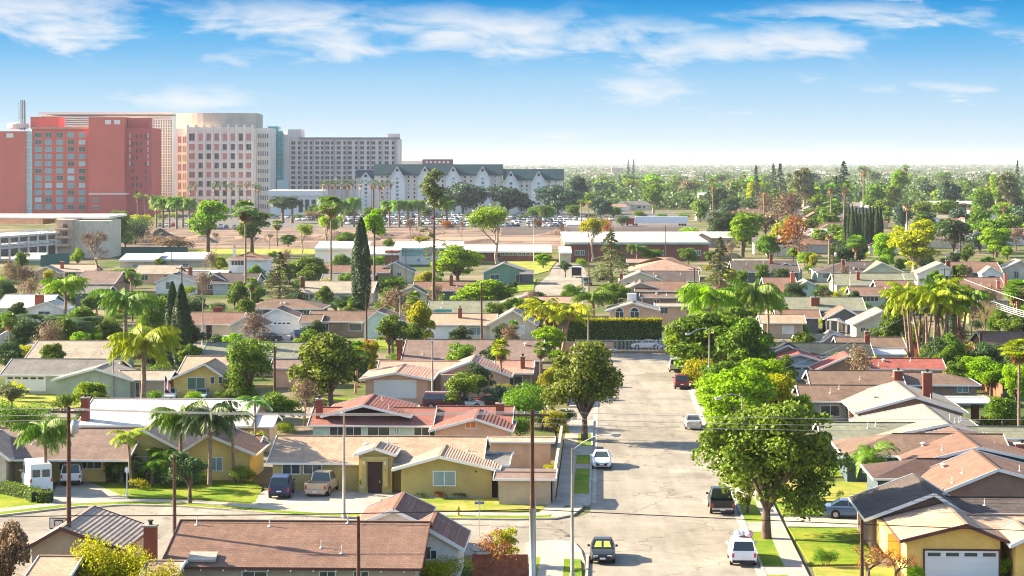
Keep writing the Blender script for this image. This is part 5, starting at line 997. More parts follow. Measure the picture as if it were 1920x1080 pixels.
def lowbuilding(label, xl, xr, yt, yb, m_, roof, depth=12, name='school_building', cat='school building', wins=(), fasc=None, extra=()):
    b = Big(label, (xl+xr)/2, yb, name, cat); b.box('wall', xl+1, xr-1, yt+(2 if roof else 0), None, m_, 0, depth)
    if roof:
        m = MB(); z = b.Z(yt+3); m.patch((b.X(xl), -1.2, z), (b.X(xr), -1.2, z), (b.X(xr), depth, z+1.3), (b.X(xl), depth, z+1.3)); m.face([(b.X(xl), -1.2, z-.1), (b.X(xr), -1.2, z-.1), (b.X(xr), depth, z-.1), (b.X(xl), depth, z-.1)]); m.build('roof', roof, b.root); MB().box(b.X(xl), b.X(xr), -1.3, -1.18, z-.45, z+.03).build('fascia', fasc or white, b.root)
    for w in wins: b.wins(w[0], w[1], w[2], w[3], [w[4]], white, -.02, mull=w[5])
    for e in extra: b.box(*e)
    return b
flat_w = mat('bleached roof felt', (.50, .475, .45), .9, .12, .15); tealf = mat('turquoise fascia', (.25, .50, .46)); brickw = mat('red brick wall', (.26, .10, .075), .9, .15, 1); shadew = mat('dark shade wall', (.09, .075, .08), .9, .1)
lowbuilding('school wing with a row of white windows beside the flagpole', 868, 1035, 468, 490, brickw, flat_w, 14, wins=[([942+8*k for k in range(8)], [475], 6, 6, paneG, 1)])
lowbuilding('long school block with a bleached roof and turquoise edge', 1058, 1330, 452, 489, brickw, flat_w, 55, fasc=tealf, wins=[([1082, 1092, 1230, 1240, 1300, 1310], [474], 7, 8, paneG, 1)])
lowbuilding('school hall with a turquoise band behind the round green tree', 737, 868, 462, 496, whitef, flat_w, 16, fasc=tealf, wins=[([785], [488], 6, 5, paneT, 0)], extra=[('band', 738, 830, 472, 479, tealf, -.3, .2)])
lowbuilding('brick school block left of the turquoise band', 676, 750, 472, 500, whitef, flat_w, 12, extra=[('brick_pier', 722, 748, 470, None, brickw, -.6, 8)])
lowbuilding('white sloping roof behind the leafy tree by the tall cypress', 590, 690, 462, 492, whitef, flat_w, 16, 'hall', 'building'); lowbuilding('white portable classroom, left one behind the bare tree', 224, 296, 484, 502, walls['cream'], shingle['pale'], 10, 'portable_classroom', 'classroom', wins=[([255], [498], 12, 4, paneD, 2)])
lowbuilding('white portable classroom, right one behind the small dark pole', 298, 392, 482, 500, walls['cream'], shingle['pale'], 10, 'portable_classroom', 'classroom', wins=[([312, 348], [496], 9, 4, paneD, 1)]); lowbuilding('pale shed in front of the parking building', 22, 78, 482, 497, walls['sagew'], shingle['pale'], 8, 'shed', 'shed')
lowbuilding('tan school shed with closed doors beside the long school block', 1048, 1072, 470, 492, walls['cream'], flat_w, 8, 'shed', 'shed')
# ---------------------------------------------------------------- every house, front row to back row
sh, ti, wa = shingle, tile, walls
# large brown roof at the bottom
h = House('wide low house with a large brown shingle roof along the bottom edge', 520, 1066)
h.wing('S', 300, 790, 1064, 977, roof=sh['rust'], wall=wa['tan'], trim=trimd, vents=0); w0 = h.W[0]
for x, t in ((343, .9), (625, .96), (590, .42), (632, .3), (480, .88)):
    q = h.ray(x, 1000, w0['y0']); y = w0['y0']+(w0['y1']-w0['y0'])/2*t; h.vent(q.x*(1+y/150), y, w0['ze']+(w0['zr']-w0['ze'])*t, 0)
h.chimney(269, 292, 985, 0, 1.2); h.win(0, 600, 628, 1072, 1092); h.win(0, 664, 690, 1072, 1092); h.win(0, 455, 500, 1072, 1092)
h.wing('S', 262, 332, 1078, 1046, roof=sh['peach'], wall=wa['tan'], D=2.6, p=.15)
h.wing('F', 735, 870, 1030, (803, 992), roof=ti['rust'], wall=wa['white'], L=7, ribs=.36, ze=2.4); h.win(1, 0, 1, 0, 1) if False else None
h.win(2, 797, 818, 1032, 1048)
h.wing('F', 665, 800, 985, (738, 956), roof=ti['rust'], wall=wa['white'], L=8, ribs=.36)
lt = MB(); [lt.lathe([(.01, 0), (.05, .04), (.05, .1), (.01, .14)], 6, (w0['ex0']+1.2+k*1.45, w0['y0']-.12, w0['ze']-.28)) for k in range(11)]; h.add('string_light', lt, lamp_w)
sk = MB().box(-.9, .9, -.6, .6, 0, .18); sko = h.add('skylight', sk, concrete); q = h.ray(380, 1072, w0['y0']+1.0); sko.location = (q.x, w0['y0']+1.1, w0['ze']+.35); sko.rotation_euler = (.26, 0, 0)
h = House('small grey brown house with a ribbed hip roof at the bottom left', 130, 1032)
h.wing('F', 44, 232, 1031, (114, 990), roof=ti['grey'], wall=wa['tan'], L=9, ribs=.4, trim=trimd); h.wing('S', 40, 124, 1092, 1034, roof=sh['tan'], wall=wa['brown'], p=.2, D=4.2)
# beige house in the middle
h = House('beige ranch house with an arched porch and a large front window under a ribbed gable', 700, 869)
h.wing('S', 500, 906, 869, 818, roof=sh['tan'], wall=wa['olive'], vents=3)
h.win(0, 530, 562, 871, 888); h.win(0, 570, 602, 871, 888)
h.wing('F', 664, 742, 853, (702, 840), roof=ti['tan'], wall=wa['olive'], L=4.2, ribs=.3, ze=3.42, ov=.35)
ry = h.W[1]['y']; h.boxpart('porch_arch', 679, 727, 856, 866, ry-.3, .25, wa['olive']); h.boxpart('porch_post', 679, 687, 860, 914, ry-.35, .3, wa['olive']); h.boxpart('porch_post', 718, 727, 860, 914, ry-.35, .3, wa['olive']); h.door(1, 690, 716, 861)
h.boxpart('wall_lamp', 682, 684, 865, 871, ry-.5, .12, lamp_w); h.boxpart('wall_lamp', 721, 723, 865, 871, ry-.5, .12, lamp_w)
h.wing('F', 735, 937, 881, (823, 856), roof=ti['tan'], wall=wa['olive'], L=9, ribs=.28, ov=.7, ze=2.45, vents=0)
h.win(2, 813, 853, 884, 910, glass_sky); h.boxpart('side_gate', 909, 932, 888, 933, h.W[2]['y']+.6, .1, frontdoor); h.boxpart('wall_light', 891, 894, 883, 886, h.W[2]['y']-.15, .12, dark)
h.boxpart('foundation', 760, 906, 930, 936, h.W[2]['y']-.06, .05, concrete)
for px in (680, 722):
    r = tag(empty('planter_urn', at(px, 926, .12)), f"white urn planter {'left' if px < 700 else 'right'} of the arched porch", 'planter'); MB().lathe([(.2, 0), (.12, .15), (.3, .5), (.34, .62)], 10).build('urn', white, r, True)
    sp_ = PROTO['low_shrub'][0]; q = leafmesh('foliage', cloud([(np.array([0, 0, .95]), .42)], 260, .13, np.random.default_rng(px)), lf_green); q.parent = r
# patio roofs right of it
h = House('flat dark patio roof and pergola between the beige house and the corner wall', 930, 850, name='patio_cover', cat='patio')
h.wing('S', 905, 955, 872, 836, roof=sh['grey'], wall=wa['tan'], p=.08, D=4, walls_=False); h.wing('S', 925, 1042, 898, 872, roof=sh['mauve'], wall=wa['tan'], p=.05, D=2.8, ze=2.3)
h.wing('S', 905, 1040, 828, 815, roof=sh['peach'], wall=wa['peachw'], D=1.8, p=.1)
# left front house
h = House('long house with a brown red shingle roof behind the white vans', 120, 862)
h.wing('S', -60, 240, 862, 803, roof=sh['mauve'], wall=wa['yellow'], vents=3, ov=2.6, ze=2.4); h.garage(0, 2, 28, 872, m_=wa['sagew']); h.win(0, 150, 190, 866, 878, mull=2); h.win(0, 112, 128, 868, 882)
h.wing('F', 187, 352, 850, (268, 806), roof=sh['peach'], wall=wa['olive'], L=9); h.wing('F', 332, 480, 852, (390, 815), roof=sh['rust'], wall=wa['yellow'], L=8, ov=.6); h.win(2, 394, 417, 858, 882, glass_sky)
h.wing('F', -90, 18, 862, (-34, 822), roof=sh['peach'], wall=wa['cream'], L=6); h.wing('S', 440, 486, 836, 822, roof=sh['rust'], wall=wa['brown'], D=2.4)
# white-roofed house
h = House('low house with a pale grey roof and brick chimney behind the front palms', 300, 798)
h.wing('S', 143, 470, 798, 748, roof=sh['pale'], wall=wa['brown'], vents=3, ze=2.6); h.chimney(152, 166, 745, 0, 1.0); h.wing('S', 450, 512, 800, 770, roof=sh['pale'], wall=wa['peachw'], D=3)
# red tile house
h = House('wide house with red barrel tile roofs and dark sliding windows', 760, 798)
h.wing('S', 577, 812, 798, 764, roof=ti['red'], wall=wa['mint'], p=.28, trim=white, vents=0); h.wing('S', 812, 960, 797, 762, roof=ti['red'], wall=wa['mint'], vents=3)
h.wing('F', 602, 770, 781, (681, 760), roof=ti['red'], wall=wa['pink'], L=10, ribs=.42, ze=3.3, walls_=False, vents=2); h.win(0, 619, 648, 800, 816); h.win(0, 649, 677, 800, 816); h.win(0, 690, 730, 800, 816); h.win(0, 740, 748, 803, 813, paneT); h.win(0, 777, 805, 801, 816)
h.wing('F', 804, 962, 808, (890, 785), roof=ti['red'], wall=wa['pink'], L=8, ribs=.42, ov=.6); w = h.W[3]; h.win(3, 873, 892, 791, 802, mat('orange vent', (.60, .20, .06)), mull=1)
h.chimney(592, 604, 748, 0, 1.6); h.chimney(930, 945, 756, 1, 2.6)
# salmon garage house
h = House('salmon house with a white double garage door under a ribbed gable roof', 740, 712)
h.wing('F', 673, 812, 712, (741, 699), roof=ti['salmon'], wall=wa['pink'], L=11, ribs=.42, ov=.7, ze=2.9); h.garage(0, 703, 779, 714, 747)
h.wing('S', 704, 905, 703, 677, roof=ti['salmon'], wall=wa['pink']); h.wing('F', 808, 960, 706, (882, 678), roof=ti['salmon'], wall=wa['pink'], L=9, ribs=.42, trim=white); h.wing('S', 925, 1000, 700, 676, roof=ti['salmon'], wall=wa['brown'], ribs=.45); h.boxpart('side_wall', 826, 862, 702, 742, h.W[2]['y']-1, .3, wa['peachw'])
h.chimney(976, 984, 668, 3, 1.5)
# long mauve roof and its row
h = House('long low mauve brown roof with a brick chimney and orange shrubs below', 860, 674)
h.wing('S', 752, 1018, 676, 637, roof=sh['mauve'], wall=wa['brown'], vents=3); h.chimney(744, 754, 636, 0, 1.5)
h = House('green grey roofed house behind the dark leafy tree at mid left', 470, 668)
h.wing('S', 374, 568, 670, 642, roof=sh['sage'], wall=wa['tan'], vents=2); h.wing('S', 505, 575, 690, 668, roof=sh['mauve'], wall=wa['peachw'], D=3)
h = House('small yellow gabled house with green sliding door behind the flag', 360, 700)
h.wing('F', 316, 428, 712, (383, 682), roof=sh['tan'], wall=wa['yellow'], L=7, ov=.6, ze=2.5); h.win(0, 352, 384, 708, 730, paneG); h.win(0, 395, 402, 707, 719, mull=0); h.win(0, 410, 417, 707, 719, mull=0); h.wing('S', 332, 420, 700, 668, roof=sh['tan'], wall=wa['yellow'])
h = House('long grey roofed house with a white garage door at the far left', 100, 702)
h.wing('S', 0, 210, 703, 673, roof=sh['grey'], wall=wa['sagew']); h.garage(0, 12, 84, 705, 734, lights=5); h.wing('F', 96, 250, 713, (178, 691), roof=sh['beige'], wall=wa['sagew'], L=8, ov=.5); h.wing('S', 215, 318, 712, 676, roof=sh['beige'], wall=wa['tan'], D=3)
h = House('plain brownish roof above the long grey roof at left', 130, 673); h.wing('S', 45, 214, 674, 639, roof=sh['beige'], wall=wa['sagew'], vents=2)
# middle row
h = House('cream house with a white double garage left of the dark pole', 870, 609)
h.wing('S', 790, 930, 609, 588, roof=sh['tan'], wall=wa['cream'], vents=0); h.garage(0, 797, 862, 613, 636); h.win(0, 880, 906, 614, 628, glass_sky); h.wing('F', 912, 1008, 610, (962, 582), roof=sh['tan'], wall=wa['cream'], L=9, vents=0); h.win(1, 968, 984, 610, 626, mat('white shutter', (.66, .64, .60))); h.chimney(859, 866, 577, 0, 3)
h.door(1, 930, 943, 612)
h = House('house with a white vertically sided gable and brown roof', 710, 606)
h.wing('F', 678, 768, 606, (707, 583), roof=sh['rust'], wall=wa['mint'], L=8, ov=.3); h.win(0, 709, 722, 617, 628); h.wing('S', 575, 705, 603, 583, roof=sh['brown'], wall=wa['brown'])
h = House('cream house with a flat tan roof and dark door in front of the cypress pair', 420, 607)
h.wing('S', 345, 450, 608, 585, roof=sh['rust'], wall=wa['cream']); h.wing('F', 428, 500, 611, (462, 592), roof=sh['rust'], wall=wa['cream'], L=7); h.win(0, 349, 360, 611, 622); h.door(0, 387, 397, 609); h.win(1, 458, 470, 613, 624); h.boxpart('chimney', 399, 416, 576, 586, h.W[0]['y0']+6, 1, brick)
h = House('brown hip roofed house with a wide white garage and a row of small door windows', 520, 600)
h.wing('S', 452, 605, 579, 560, roof=sh['brown'], wall=wa['dark'], vents=3, hip='LR'); h.wing('F', 476, 572, 600, (518, 578), roof=sh['rust'], wall=wa['white'], L=7, ov=.3); h.garage(0, 0, 1, 0) if False else None; h.garage(1, 495, 545, 603, 625, lights=6); h.wing('S', 560, 602, 604, 590, roof=sh['brown'], wall=wa['white'])
h = House('pale beige roof with a small red chimney left of the tall cypress', 610, 549)
h.wing('S', 560, 700, 549, 527, roof=sh['beige'], wall=wa['cream']); h.win(0, 569, 578, 552, 561); h.win(0, 581, 590, 552, 561); h.chimney(564, 571, 519, 0, 3)
h = House('low mauve house roof right of the striped gable', 700, 520); h.wing('S', 570, 730, 511, 497, roof=sh['rust'], wall=wa['brown']); h.wing('S', 600, 700, 528, 513, roof=sh['grey'], wall=wa['dark'])
h = House('cream gabled house with a dark right slope behind the slim pole', 740, 512); h.wing('F', 698, 776, 510, (740, 492), roof=sh['grey'], wall=wa['cream'], L=8); h.win(0, 745, 752, 511, 517)
h = House('brown roof behind the round bright tree in the centre', 820, 546); h.wing('S', 772, 890, 545, 528, roof=sh['rust'], wall=wa['dark'], vents=2); h.wing('F', 735, 800, 552, (774, 537), roof=sh['rust'], wall=wa['cream'], L=6); h.chimney(843, 849, 516, 0, 3)
h = House('low grey green flat roof with a turquoise awning', 870, 585); h.wing('S', 800, 935, 586, 564, roof=sh['sage'], wall=wa['sagew'], vents=2); h.boxpart('awning', 816, 847, 580, 585, h.W[0]['y0']-1.5, 1.2, tealg)
h = House('salmon brown roofed house with a wide gable left of the green palms', 1010, 572); h.wing('F', 930, 1016, 572, (988, 553), roof=sh['salmon'], wall=wa['pink'], L=9); h.wing('S', 1000, 1092, 585, 556, roof=sh['salmon'], wall=wa['brown'])
h = House('small dark green gabled house by the school lawn', 945, 510); h.wing('F', 903, 1002, 512, (944, 493), roof=sh['beige'], wall=wa['green'], L=7); h.boxpart('carport_post', 990, 992, 505, 516, h.W[0]['y'], .2, white); h.wing('S', 975, 1002, 513, 503, roof=sh['grey'], wall=wa['dark'], D=2)
# arched-window house at the end of the street
h = House('tan stucco house with arched windows behind the long hedge', 1190, 580)
h.wing('F', 1138, 1238, 582, (1186, 568), roof=sh['beige'], wall=wa['peachw'], L=8, ze=3.4, ov=.4)
for xl, xr in ((1154, 1169), (1182, 1198)):
    h.win(0, xl, xr, 585, 597); w = h.W[0]; a, b2 = h.ray(xl, 585, w['y']), h.ray(xr, 585, w['y']); cx = (a.x+b2.x)/2; rr = (b2.x-a.x)/2; m = MB(); n = 10
    pts = [(cx+rr*cos(pi*k/n), w['y']-.04, a.z+.07+rr*sin(pi*k/n)) for k in range(n+1)]; m.face(pts); ar = h.add('arched_window', m, glass); m = MB(); m.tube([(x, y-.04, z) for x, y, z in pts], .1, 6); h.add('surround', m, white, ar)
h.wing('S', 1228, 1292, 574, 566, roof=sh['beige'], wall=wa['peachw'], ze=3.3, p=.1, D=3); h.win(1, 1238, 1252, 577, 588); h.boxpart('roof_unit', 1177, 1193, 551, 564, h.W[0]['y']+5, 1.5, white); h.wing('S', 1200, 1300, 558, 548, roof=sh['brown'], wall=wa['brown'], D=3, p=.2, vents=3)
h = House('brown roofed house with a pale gable above the arched window house', 1230, 546); h.wing('S', 1190, 1290, 546, 527, roof=sh['rust'], wall=wa['dark']); h.wing('F', 1166, 1250, 545, (1201, 529), roof=sh['salmon'], wall=wa['tan'], L=9)
h = House('dark grey roof with a light left gable edge right of the school turnaround', 1230, 527); h.wing('S', 1200, 1312, 527, 508, roof=sh['dark'], wall=wa['dark'], vents=3); h.wing('F', 1160, 1246, 527, (1201, 510), roof=sh['beige'], wall=wa['cream'], L=9); h.chimney(1162, 1168, 512, 1, 1)
h = House('broad orange brown hip roof below the long school block', 1250, 507); h.wing('S', 1180, 1316, 508, 482, roof=sh['salmon'], wall=wa['brown'], hip='LR'); h.wing('S', 1175, 1260, 492, 484, roof=sh['salmon'], wall=wa['brown'], D=3)
# right of the street, back rows
h = House('long dark grey roof with a white edged gable right of the tan cedar', 1440, 512); h.wing('S', 1372, 1500, 510, 489, roof=sh['dark'], wall=wa['dark'], vents=2); h.wing('F', 1438, 1508, 508, (1474, 493), roof=sh['grey'], wall=wa['sagew'], L=9); h.win(1, 1473, 1482, 511, 519); h.win(1, 1458, 1463, 511, 519); h.chimney(1443, 1449, 476, 0, 6); h.wing('S', 1376, 1450, 492, 480, roof=sh['beige'], wall=wa['brown'], D=3)
h = House('dark roof with a small brown hip at its left end', 1590, 510); h.wing('S', 1530, 1650, 510, 490, roof=sh['dark'], wall=wa['sagew'], hip='L', vents=3); h.wing('S', 1534, 1562, 508, 494, roof=sh['brown'], wall=wa['tan'], hip='LR', D=2.5); h.chimney(1578, 1584, 487, 0, 3)
h = House('grey green gable roof right of the small brown hip', 1655, 510); h.wing('F', 1619, 1698, 511, (1654, 492), roof=sh['sage'], wall=wa['sagew'], L=10); h.wing('S', 1600, 1720, 526, 511, roof=sh['sage'], wall=wa['sagew'])
h = House('white gabled house with a lavender front and pink roof', 1760, 512); h.wing('F', 1718, 1800, 514, (1766, 493), roof=sh['salmon'], wall=wa['white'], L=9); h.chimney(1774, 1782, 488, 0, 5)
h = House('dark brown roof with a small white dormer gable at upper right', 1840, 510); h.wing('S', 1785, 1880, 510, 491, roof=sh['rust'], wall=wa['dark']); h.wing('F', 1840, 1882, 514, (1858, 500), roof=sh['salmon'], wall=wa['white'], L=5, ov=.2); h.wing('F', 1875, 1935, 506, (1915, 488), roof=sh['beige'], wall=wa['cream'], L=8)
h = House('pale green gabled house with a brown roof on its left', 1490, 548); h.wing('S', 1436, 1500, 552, 520, roof=sh['rust'], wall=wa['cream'], vents=1); h.wing('F', 1473, 1562, 549, (1514, 527), roof=sh['beige'], wall=wa['mint'], L=9); h.win(1, 1485, 1512, 551, 557, mull=3); h.chimney(1482, 1490, 511, 0, 3, redw)
h = House('dark brown two part roof with a white window band', 1650, 553); h.wing('S', 1595, 1665, 554, 538, roof=sh['rust'], wall=wa['sagew']); h.wing('S', 1645, 1722, 545, 526, roof=sh['rust'], wall=wa['dark'], vents=1); h.win(0, 1616, 1647, 556, 565, mull=3); h.wing('F', 1672, 1715, 566, (1684, 555), roof=sh['rust'], wall=wa['brown'], L=5)
h = House('very long sage green roof with a brick chimney', 1530, 580); h.wing('S', 1440, 1625, 581, 557, roof=sh['sage'], wall=wa['tan'], ze=2.4); h.chimney(1521, 1537, 557, 0, 2)
h = House('low sage wall and roof behind the banana bushes at upper right', 1620, 532); h.wing('S', 1565, 1700, 534, 513, roof=sh['sage'], wall=wa['sagew']); h.chimney(1606, 1612, 509, 0, 3)
h = House('brown roofed tan house with a white sash window', 1475, 605); h.wing('S', 1425, 1512, 606, 590, roof=sh['tan'], wall=wa['tan'], ov=.5); h.win(0, 1467, 1488, 611, 625, mat('white blind', (.62, .62, .62))); h.wing('S', 1455, 1540, 596, 581, roof=sh['rust'], wall=wa['dark'])
h = House('house with a brown gable and a white lattice carport', 1590, 596); h.wing('F', 1545, 1622, 598, (1584, 577), roof=sh['rust'], wall=wa['dark'], L=7); w = h.W[0]
for k in range(5): m = MB(); a, b2 = h.ray(1552+k*4, 600, w['y']-3), h.ray(1574+k*4, 597+k*3, w['y']); m.beam(a, b2, .12, .2); h.add('rafter', m, white)
for x in (1556, 1570, 1586, 1597): h.boxpart('post', x, x+2.5, 600, 625, w['y']-2.4, .15, white)
h = House('tan hip roofed cream house left of the palm clump', 1652, 608); h.wing('F', 1598, 1720, 610, (1655, 583), roof=sh['tan'], wall=wa['cream'], L=9, ov=.7, vents=1); h.win(0, 1646, 1656, 613, 623); h.win(0, 1614, 1622, 614, 622); h.door(0, 1692, 1704, 611)
h = House('brown clustered roofs with tall chimneys at the right edge', 1850, 560); h.wing('S', 1805, 1890, 545, 520, roof=sh['rust'], wall=wa['tan'], vents=1); h.chimney(1883, 1888, 512, 0, 2, redw); h.chimney(1869, 1875, 526, 0, 1, redw); h.wing('S', 1820, 1930, 562, 545, roof=sh['brown'], wall=wa['tan'], vents=2)
h = House('orange walled gable house behind the bare brown tree', 1860, 578); h.wing('F', 1812, 1892, 580, (1848, 556), roof=sh['peach'], wall=wa['orange'], L=8); h.win(0, 1872, 1882, 581, 588); h.chimney(1852, 1857, 548, 0, 2)
h = House('brown shade roof with sagging wires in front at the right edge', 1885, 650); h.wing('S', 1846, 1960, 652, 622, roof=sh['rust'], wall=wa['brown']); 
h = House('slate blue garage house under a dark roof right of the street trees', 1490, 680)
h.wing('F', 1442, 1548, 678, (1500, 664), roof=sh['red'], wall=wa['blue'], L=9, ov=.5); h.garage(0, 1450, 1522, 687, lights=4, m_=wa['blue']); h.wing('S', 1440, 1640, 668, 643, roof=sh['black'], wall=wa['pink']); h.wing('F', 1430, 1515, 668, (1478, 647), roof=sh['black'], wall=wa['pink'], L=8)
h = House('faded red roofed house with banana plants in front', 1600, 690); h.wing('F', 1525, 1640, 696, (1592, 667), roof=sh['red'], wall=wa['brown'], L=6); h.wing('S', 1620, 1775, 692, 672, roof=sh['red'], wall=wa['brown'], vents=3); h.wing('S', 1640, 1700, 664, 655, roof=flat_w, wall=wa['white'], D=3, p=.1)
h = House('brown gabled roof with pale bricks behind the slate garage', 1530, 655); h.wing('S', 1492, 1590, 640, 633, roof=sh['sage'], wall=wa['tan'], D=3); h.wing('F', 1540, 1620, 642, (1562, 625), roof=sh['beige'], wall=wa['tan'], L=6); h.wing('S', 1570, 1700, 652, 632, roof=sh['brown'], wall=wa['brown']); h.chimney(1622, 1631, 621, 2, 0)
# right side near rows
h = House('wide brown roofed house with a tan lit slope and two brick chimneys', 1590, 750)
h.wing('S', 1500, 1705, 753, 722, roof=sh['brown'], wall=wa['sagew'], vents=2, ze=2.6); h.wing('S', 1520, 1700, 726, 695, roof=sh['brown'], wall=wa['brown'], vents=2); h.wing('F', 1602, 1818, 775, (1716, 744), roof=sh['beige'], wall=wa['brown'], L=15, vents=5, ov=.6, ze=2.7); h.chimney(1677, 1693, 695, 1, 2.2); h.chimney(1731, 1748, 698, 2, 6)
h = House('brown hip roofed house with a brown wall and pale door', 1780, 722); h.wing('S', 1700, 1840, 722, 698, roof=sh['brown'], wall=wa['brown'], hip='R'); h.win(0, 1795, 1815, 724, 735, glass_sky)
h = House('white flat patio roof on a brick post', 1810, 750, name='patio_cover', cat='patio'); h.wing('S', 1758, 1862, 755, 738, roof=flat_w, wall=wa['white'], p=.06, D=3.2, walls_=False)
h.boxpart('brick_pier', 1822, 1836, 756, 788, h.W[0]['y0']+1, .6, brick); h.boxpart('post', 1851, 1853, 754, 785, h.W[0]['y0']+.2, .12, white)
h = House('cream gable roof with a dark brown front above a long sage roof', 1720, 800)
h.wing('S', 1540, 1730, 824, 792, roof=sh['sage'], wall=wa['brown'], vents=2, ze=2.5); h.wing('F', 1630, 1872, 825, (1777, 795), roof=sh['beige'], wall=wa['brown'], L=16, ov=.7, vents=5, ze=2.6); h.wing('S', 1780, 1960, 822, 800, roof=sh['sage'], wall=wa['brown'])
h = House('red brown hip roof with a bright salmon left slope', 1700, 866)
h.wing('S', 1580, 1900, 855, 813, roof=sh['brown'], wall=wa['slate'], hip='L', ze=2.5, vents=2); h.wing('F', 1700, 1990, 872, (1836, 839), roof=sh['rust'], wall=wa['slate'], L=14, vents=6, ov=.6, ze=2.5); h.wing('S', 1637, 1905, 898, 860, roof=sh['umber'], wall=wa['slate'], hip='L', ze=2.5, vents=1); h.win(2, 1688, 1712, 903, 918, glass_sky); h.win(2, 1722, 1734, 903, 918, mat('orange curtain', (.5, .2, .08))); h.chimney(1905, 1932, 832, 1, 8)
h.boxpart('gate_panel', 1750, 1765, 905, 930, h.W[2]['y']-.2, .06, white)
h = House('salmon shingle slope with many vent pipes at the right edge', 1850, 925); h.wing('F', 1752, 2060, 930, (1872, 880), roof=sh['rust'], wall=wa['brown'], L=11, vents=5, trim=white, ov=.5)
h = House('dark charcoal roof over a white edged wall above the blue car', 1750, 975)
h.wing('F', 1622, 1830, 975, (1752, 926), roof=sh['dark'], wall=wa['brown'], L=10, ov=.6, vents=1, ze=2.5); h.wing('S', 1770, 1990, 963, 932, roof=sh['dark'], wall=wa['brown'], vents=1); h.chimney(1632, 1638, 928, 0, 4, metal) if False else None
h = House('orange yellow house with a white garage door at the lower right corner', 1780, 1010)
h.wing('F', 1688, 1892, 1015, (1812, 984), roof=sh['tan'], wall=wa['orange'], L=9.5, ov=.5, ze=2.6, trim=trimd); h.garage(0, 1734, 1872, 1032, lights=4, trim=trimd); h.wing('S', 1816, 1985, 1000, 966, roof=ti['tan'], wall=wa['orange'], ribs=0, trim=trimd); h.wing('F', 1895, 2010, 1024, (1935, 1004), roof=sh['tan'], wall=wa['orange'], L=6, trim=white)
h.boxpart('side_wall', 1664, 1690, 1000, 1045, h.W[0]['y']+3, 6, wa['orange'])
# left back rows
h = House('light blue white gabled house with a brick chimney', 325, 528); h.wing('F', 289, 372, 530, (322, 514), roof=sh['grey'], wall=wa['white'], L=8, ov=.3); h.win(0, 311, 326, 529, 542, paneG); h.wing('S', 335, 385, 524, 509, roof=sh['grey'], wall=wa['grey']); h.chimney(353, 360, 500, 1, 2)
h = House('dark brown roof with a white gable edge behind the cypress pair', 430, 530); h.wing('S', 395, 480, 531, 512, roof=sh['dark'], wall=wa['grey'], vents=1); h.wing('F', 368, 432, 530, (401, 514), roof=sh['brown'], wall=wa['brown'], L=7)
h = House('dark grey house with a white framed window', 170, 549); h.wing('S', 136, 202, 549, 536, roof=sh['grey'], wall=wa['dark'], ze=3.2); h.win(0, 176, 188, 553, 568, mull=0)
h = House('light grey roofed house with a white gable and red chimney at far left', 60, 572); h.wing('S', -10, 90, 577, 552, roof=sh['pale'], wall=wa['sagew']); h.wing('F', 44, 122, 580, (88, 566), roof=sh['pale'], wall=wa['white'], L=7, ov=.3); h.chimney(65, 80, 552, 0, .5)
h = House('beige roof with a white trimmed window and short chimney', 130, 508); h.wing('S', 86, 175, 509, 496, roof=sh['peach'], wall=wa['cream']); h.win(0, 122, 142, 511, 519, mull=2); h.chimney(113, 119, 490, 0, 2); h.wing('F', 62, 112, 512, (86, 500), roof=sh['beige'], wall=wa['tan'], L=5)
h = House('tan roof behind the bare brown tree', 180, 520); h.wing('S', 140, 215, 532, 508, roof=sh['mauve'], wall=wa['brown'])
h = House('sand coloured roof right of the dark round tree', 290, 512); h.wing('S', 250, 330, 513, 497, roof=sh['beige'], wall=wa['pink'])
h = House('peach house with a small shrub fence in mid left', 400, 512); h.wing('S', 345, 425, 516, 500, roof=sh['pale'], wall=wa['peachw'], D=4)
h = House('white two storey house with a brown hip roof', 462, 486); h.wing('S', 424, 502, 487, 473, roof=sh['rust'], wall=wa['white'], ze=5.6, hip='LR'); h.win(0, 434, 457, 489, 497, mull=3); h.chimney(437, 441, 463, 0, 3, white)
h = House('pale wedge shaped grey roof behind the drooping palm', 310, 760) if False else None
for h, i in AUTO: h.autowin(i)
# ---- scattered houses of the far suburb
fr = [sh[k] for k in ('beige', 'rust', 'pale', 'brown', 'salmon', 'grey')]; fw = [wa[k] for k in ('white', 'cream', 'tan', 'peachw')]
rg = random.Random(21); protoH = []
for k in range(6):
    r = empty('distant_house', (0, 0, -500)); W, D, Hh = 16+k, 9, 2.8; m = MB(); m.patch((-W/2, 0, Hh), (W/2, 0, Hh), (W/2-(k % 2)*4, D/2, Hh+2), (-W/2+(k % 2)*4, D/2, Hh+2)); m.patch((W/2, D, Hh), (-W/2, D, Hh), (-W/2+(k % 2)*4, D/2, Hh+2), (W/2-(k % 2)*4, D/2, Hh+2))
    x = -W/4; m.patch((x-4, 1, Hh), (x-4, -3, Hh), (x, -3, Hh+1.6), (x, 4, Hh+1.6)); m.patch((x+4, -3, Hh), (x+4, 1, Hh), (x, 4, Hh+1.6), (x, -3, Hh+1.6)); adopt(r, m.build('roof', fr[k], r))
    m = MB(); m.box(-W/2+.5, W/2-.5, .5, D-.5, 0, Hh+.05); m.face([(x-3.6, -2.6, 0), (x+3.6, -2.6, 0), (x+3.6, -2.6, Hh+.05), (x, -2.6, Hh+1.5), (x-3.6, -2.6, Hh+.05)]); m.box(x-3.6, x+3.6, -2.59, .6, 0, Hh); adopt(r, m.build('wall', fw[k % 4], r))
    m = MB(); m.box(x-2.4, x+2.4, -2.66, -2.61, .1, 2.2); adopt(r, m.build('garage_door', gdoor, r)); m = MB(); m.box(2, 4, .42, .49, 1, 2.1); adopt(r, m.build('window', glass, r)); m = MB(); m.box(5.2, 6.6, .42, .49, 1, 2.1); adopt(r, m.build('window', glass, r)); protoH.append(r)
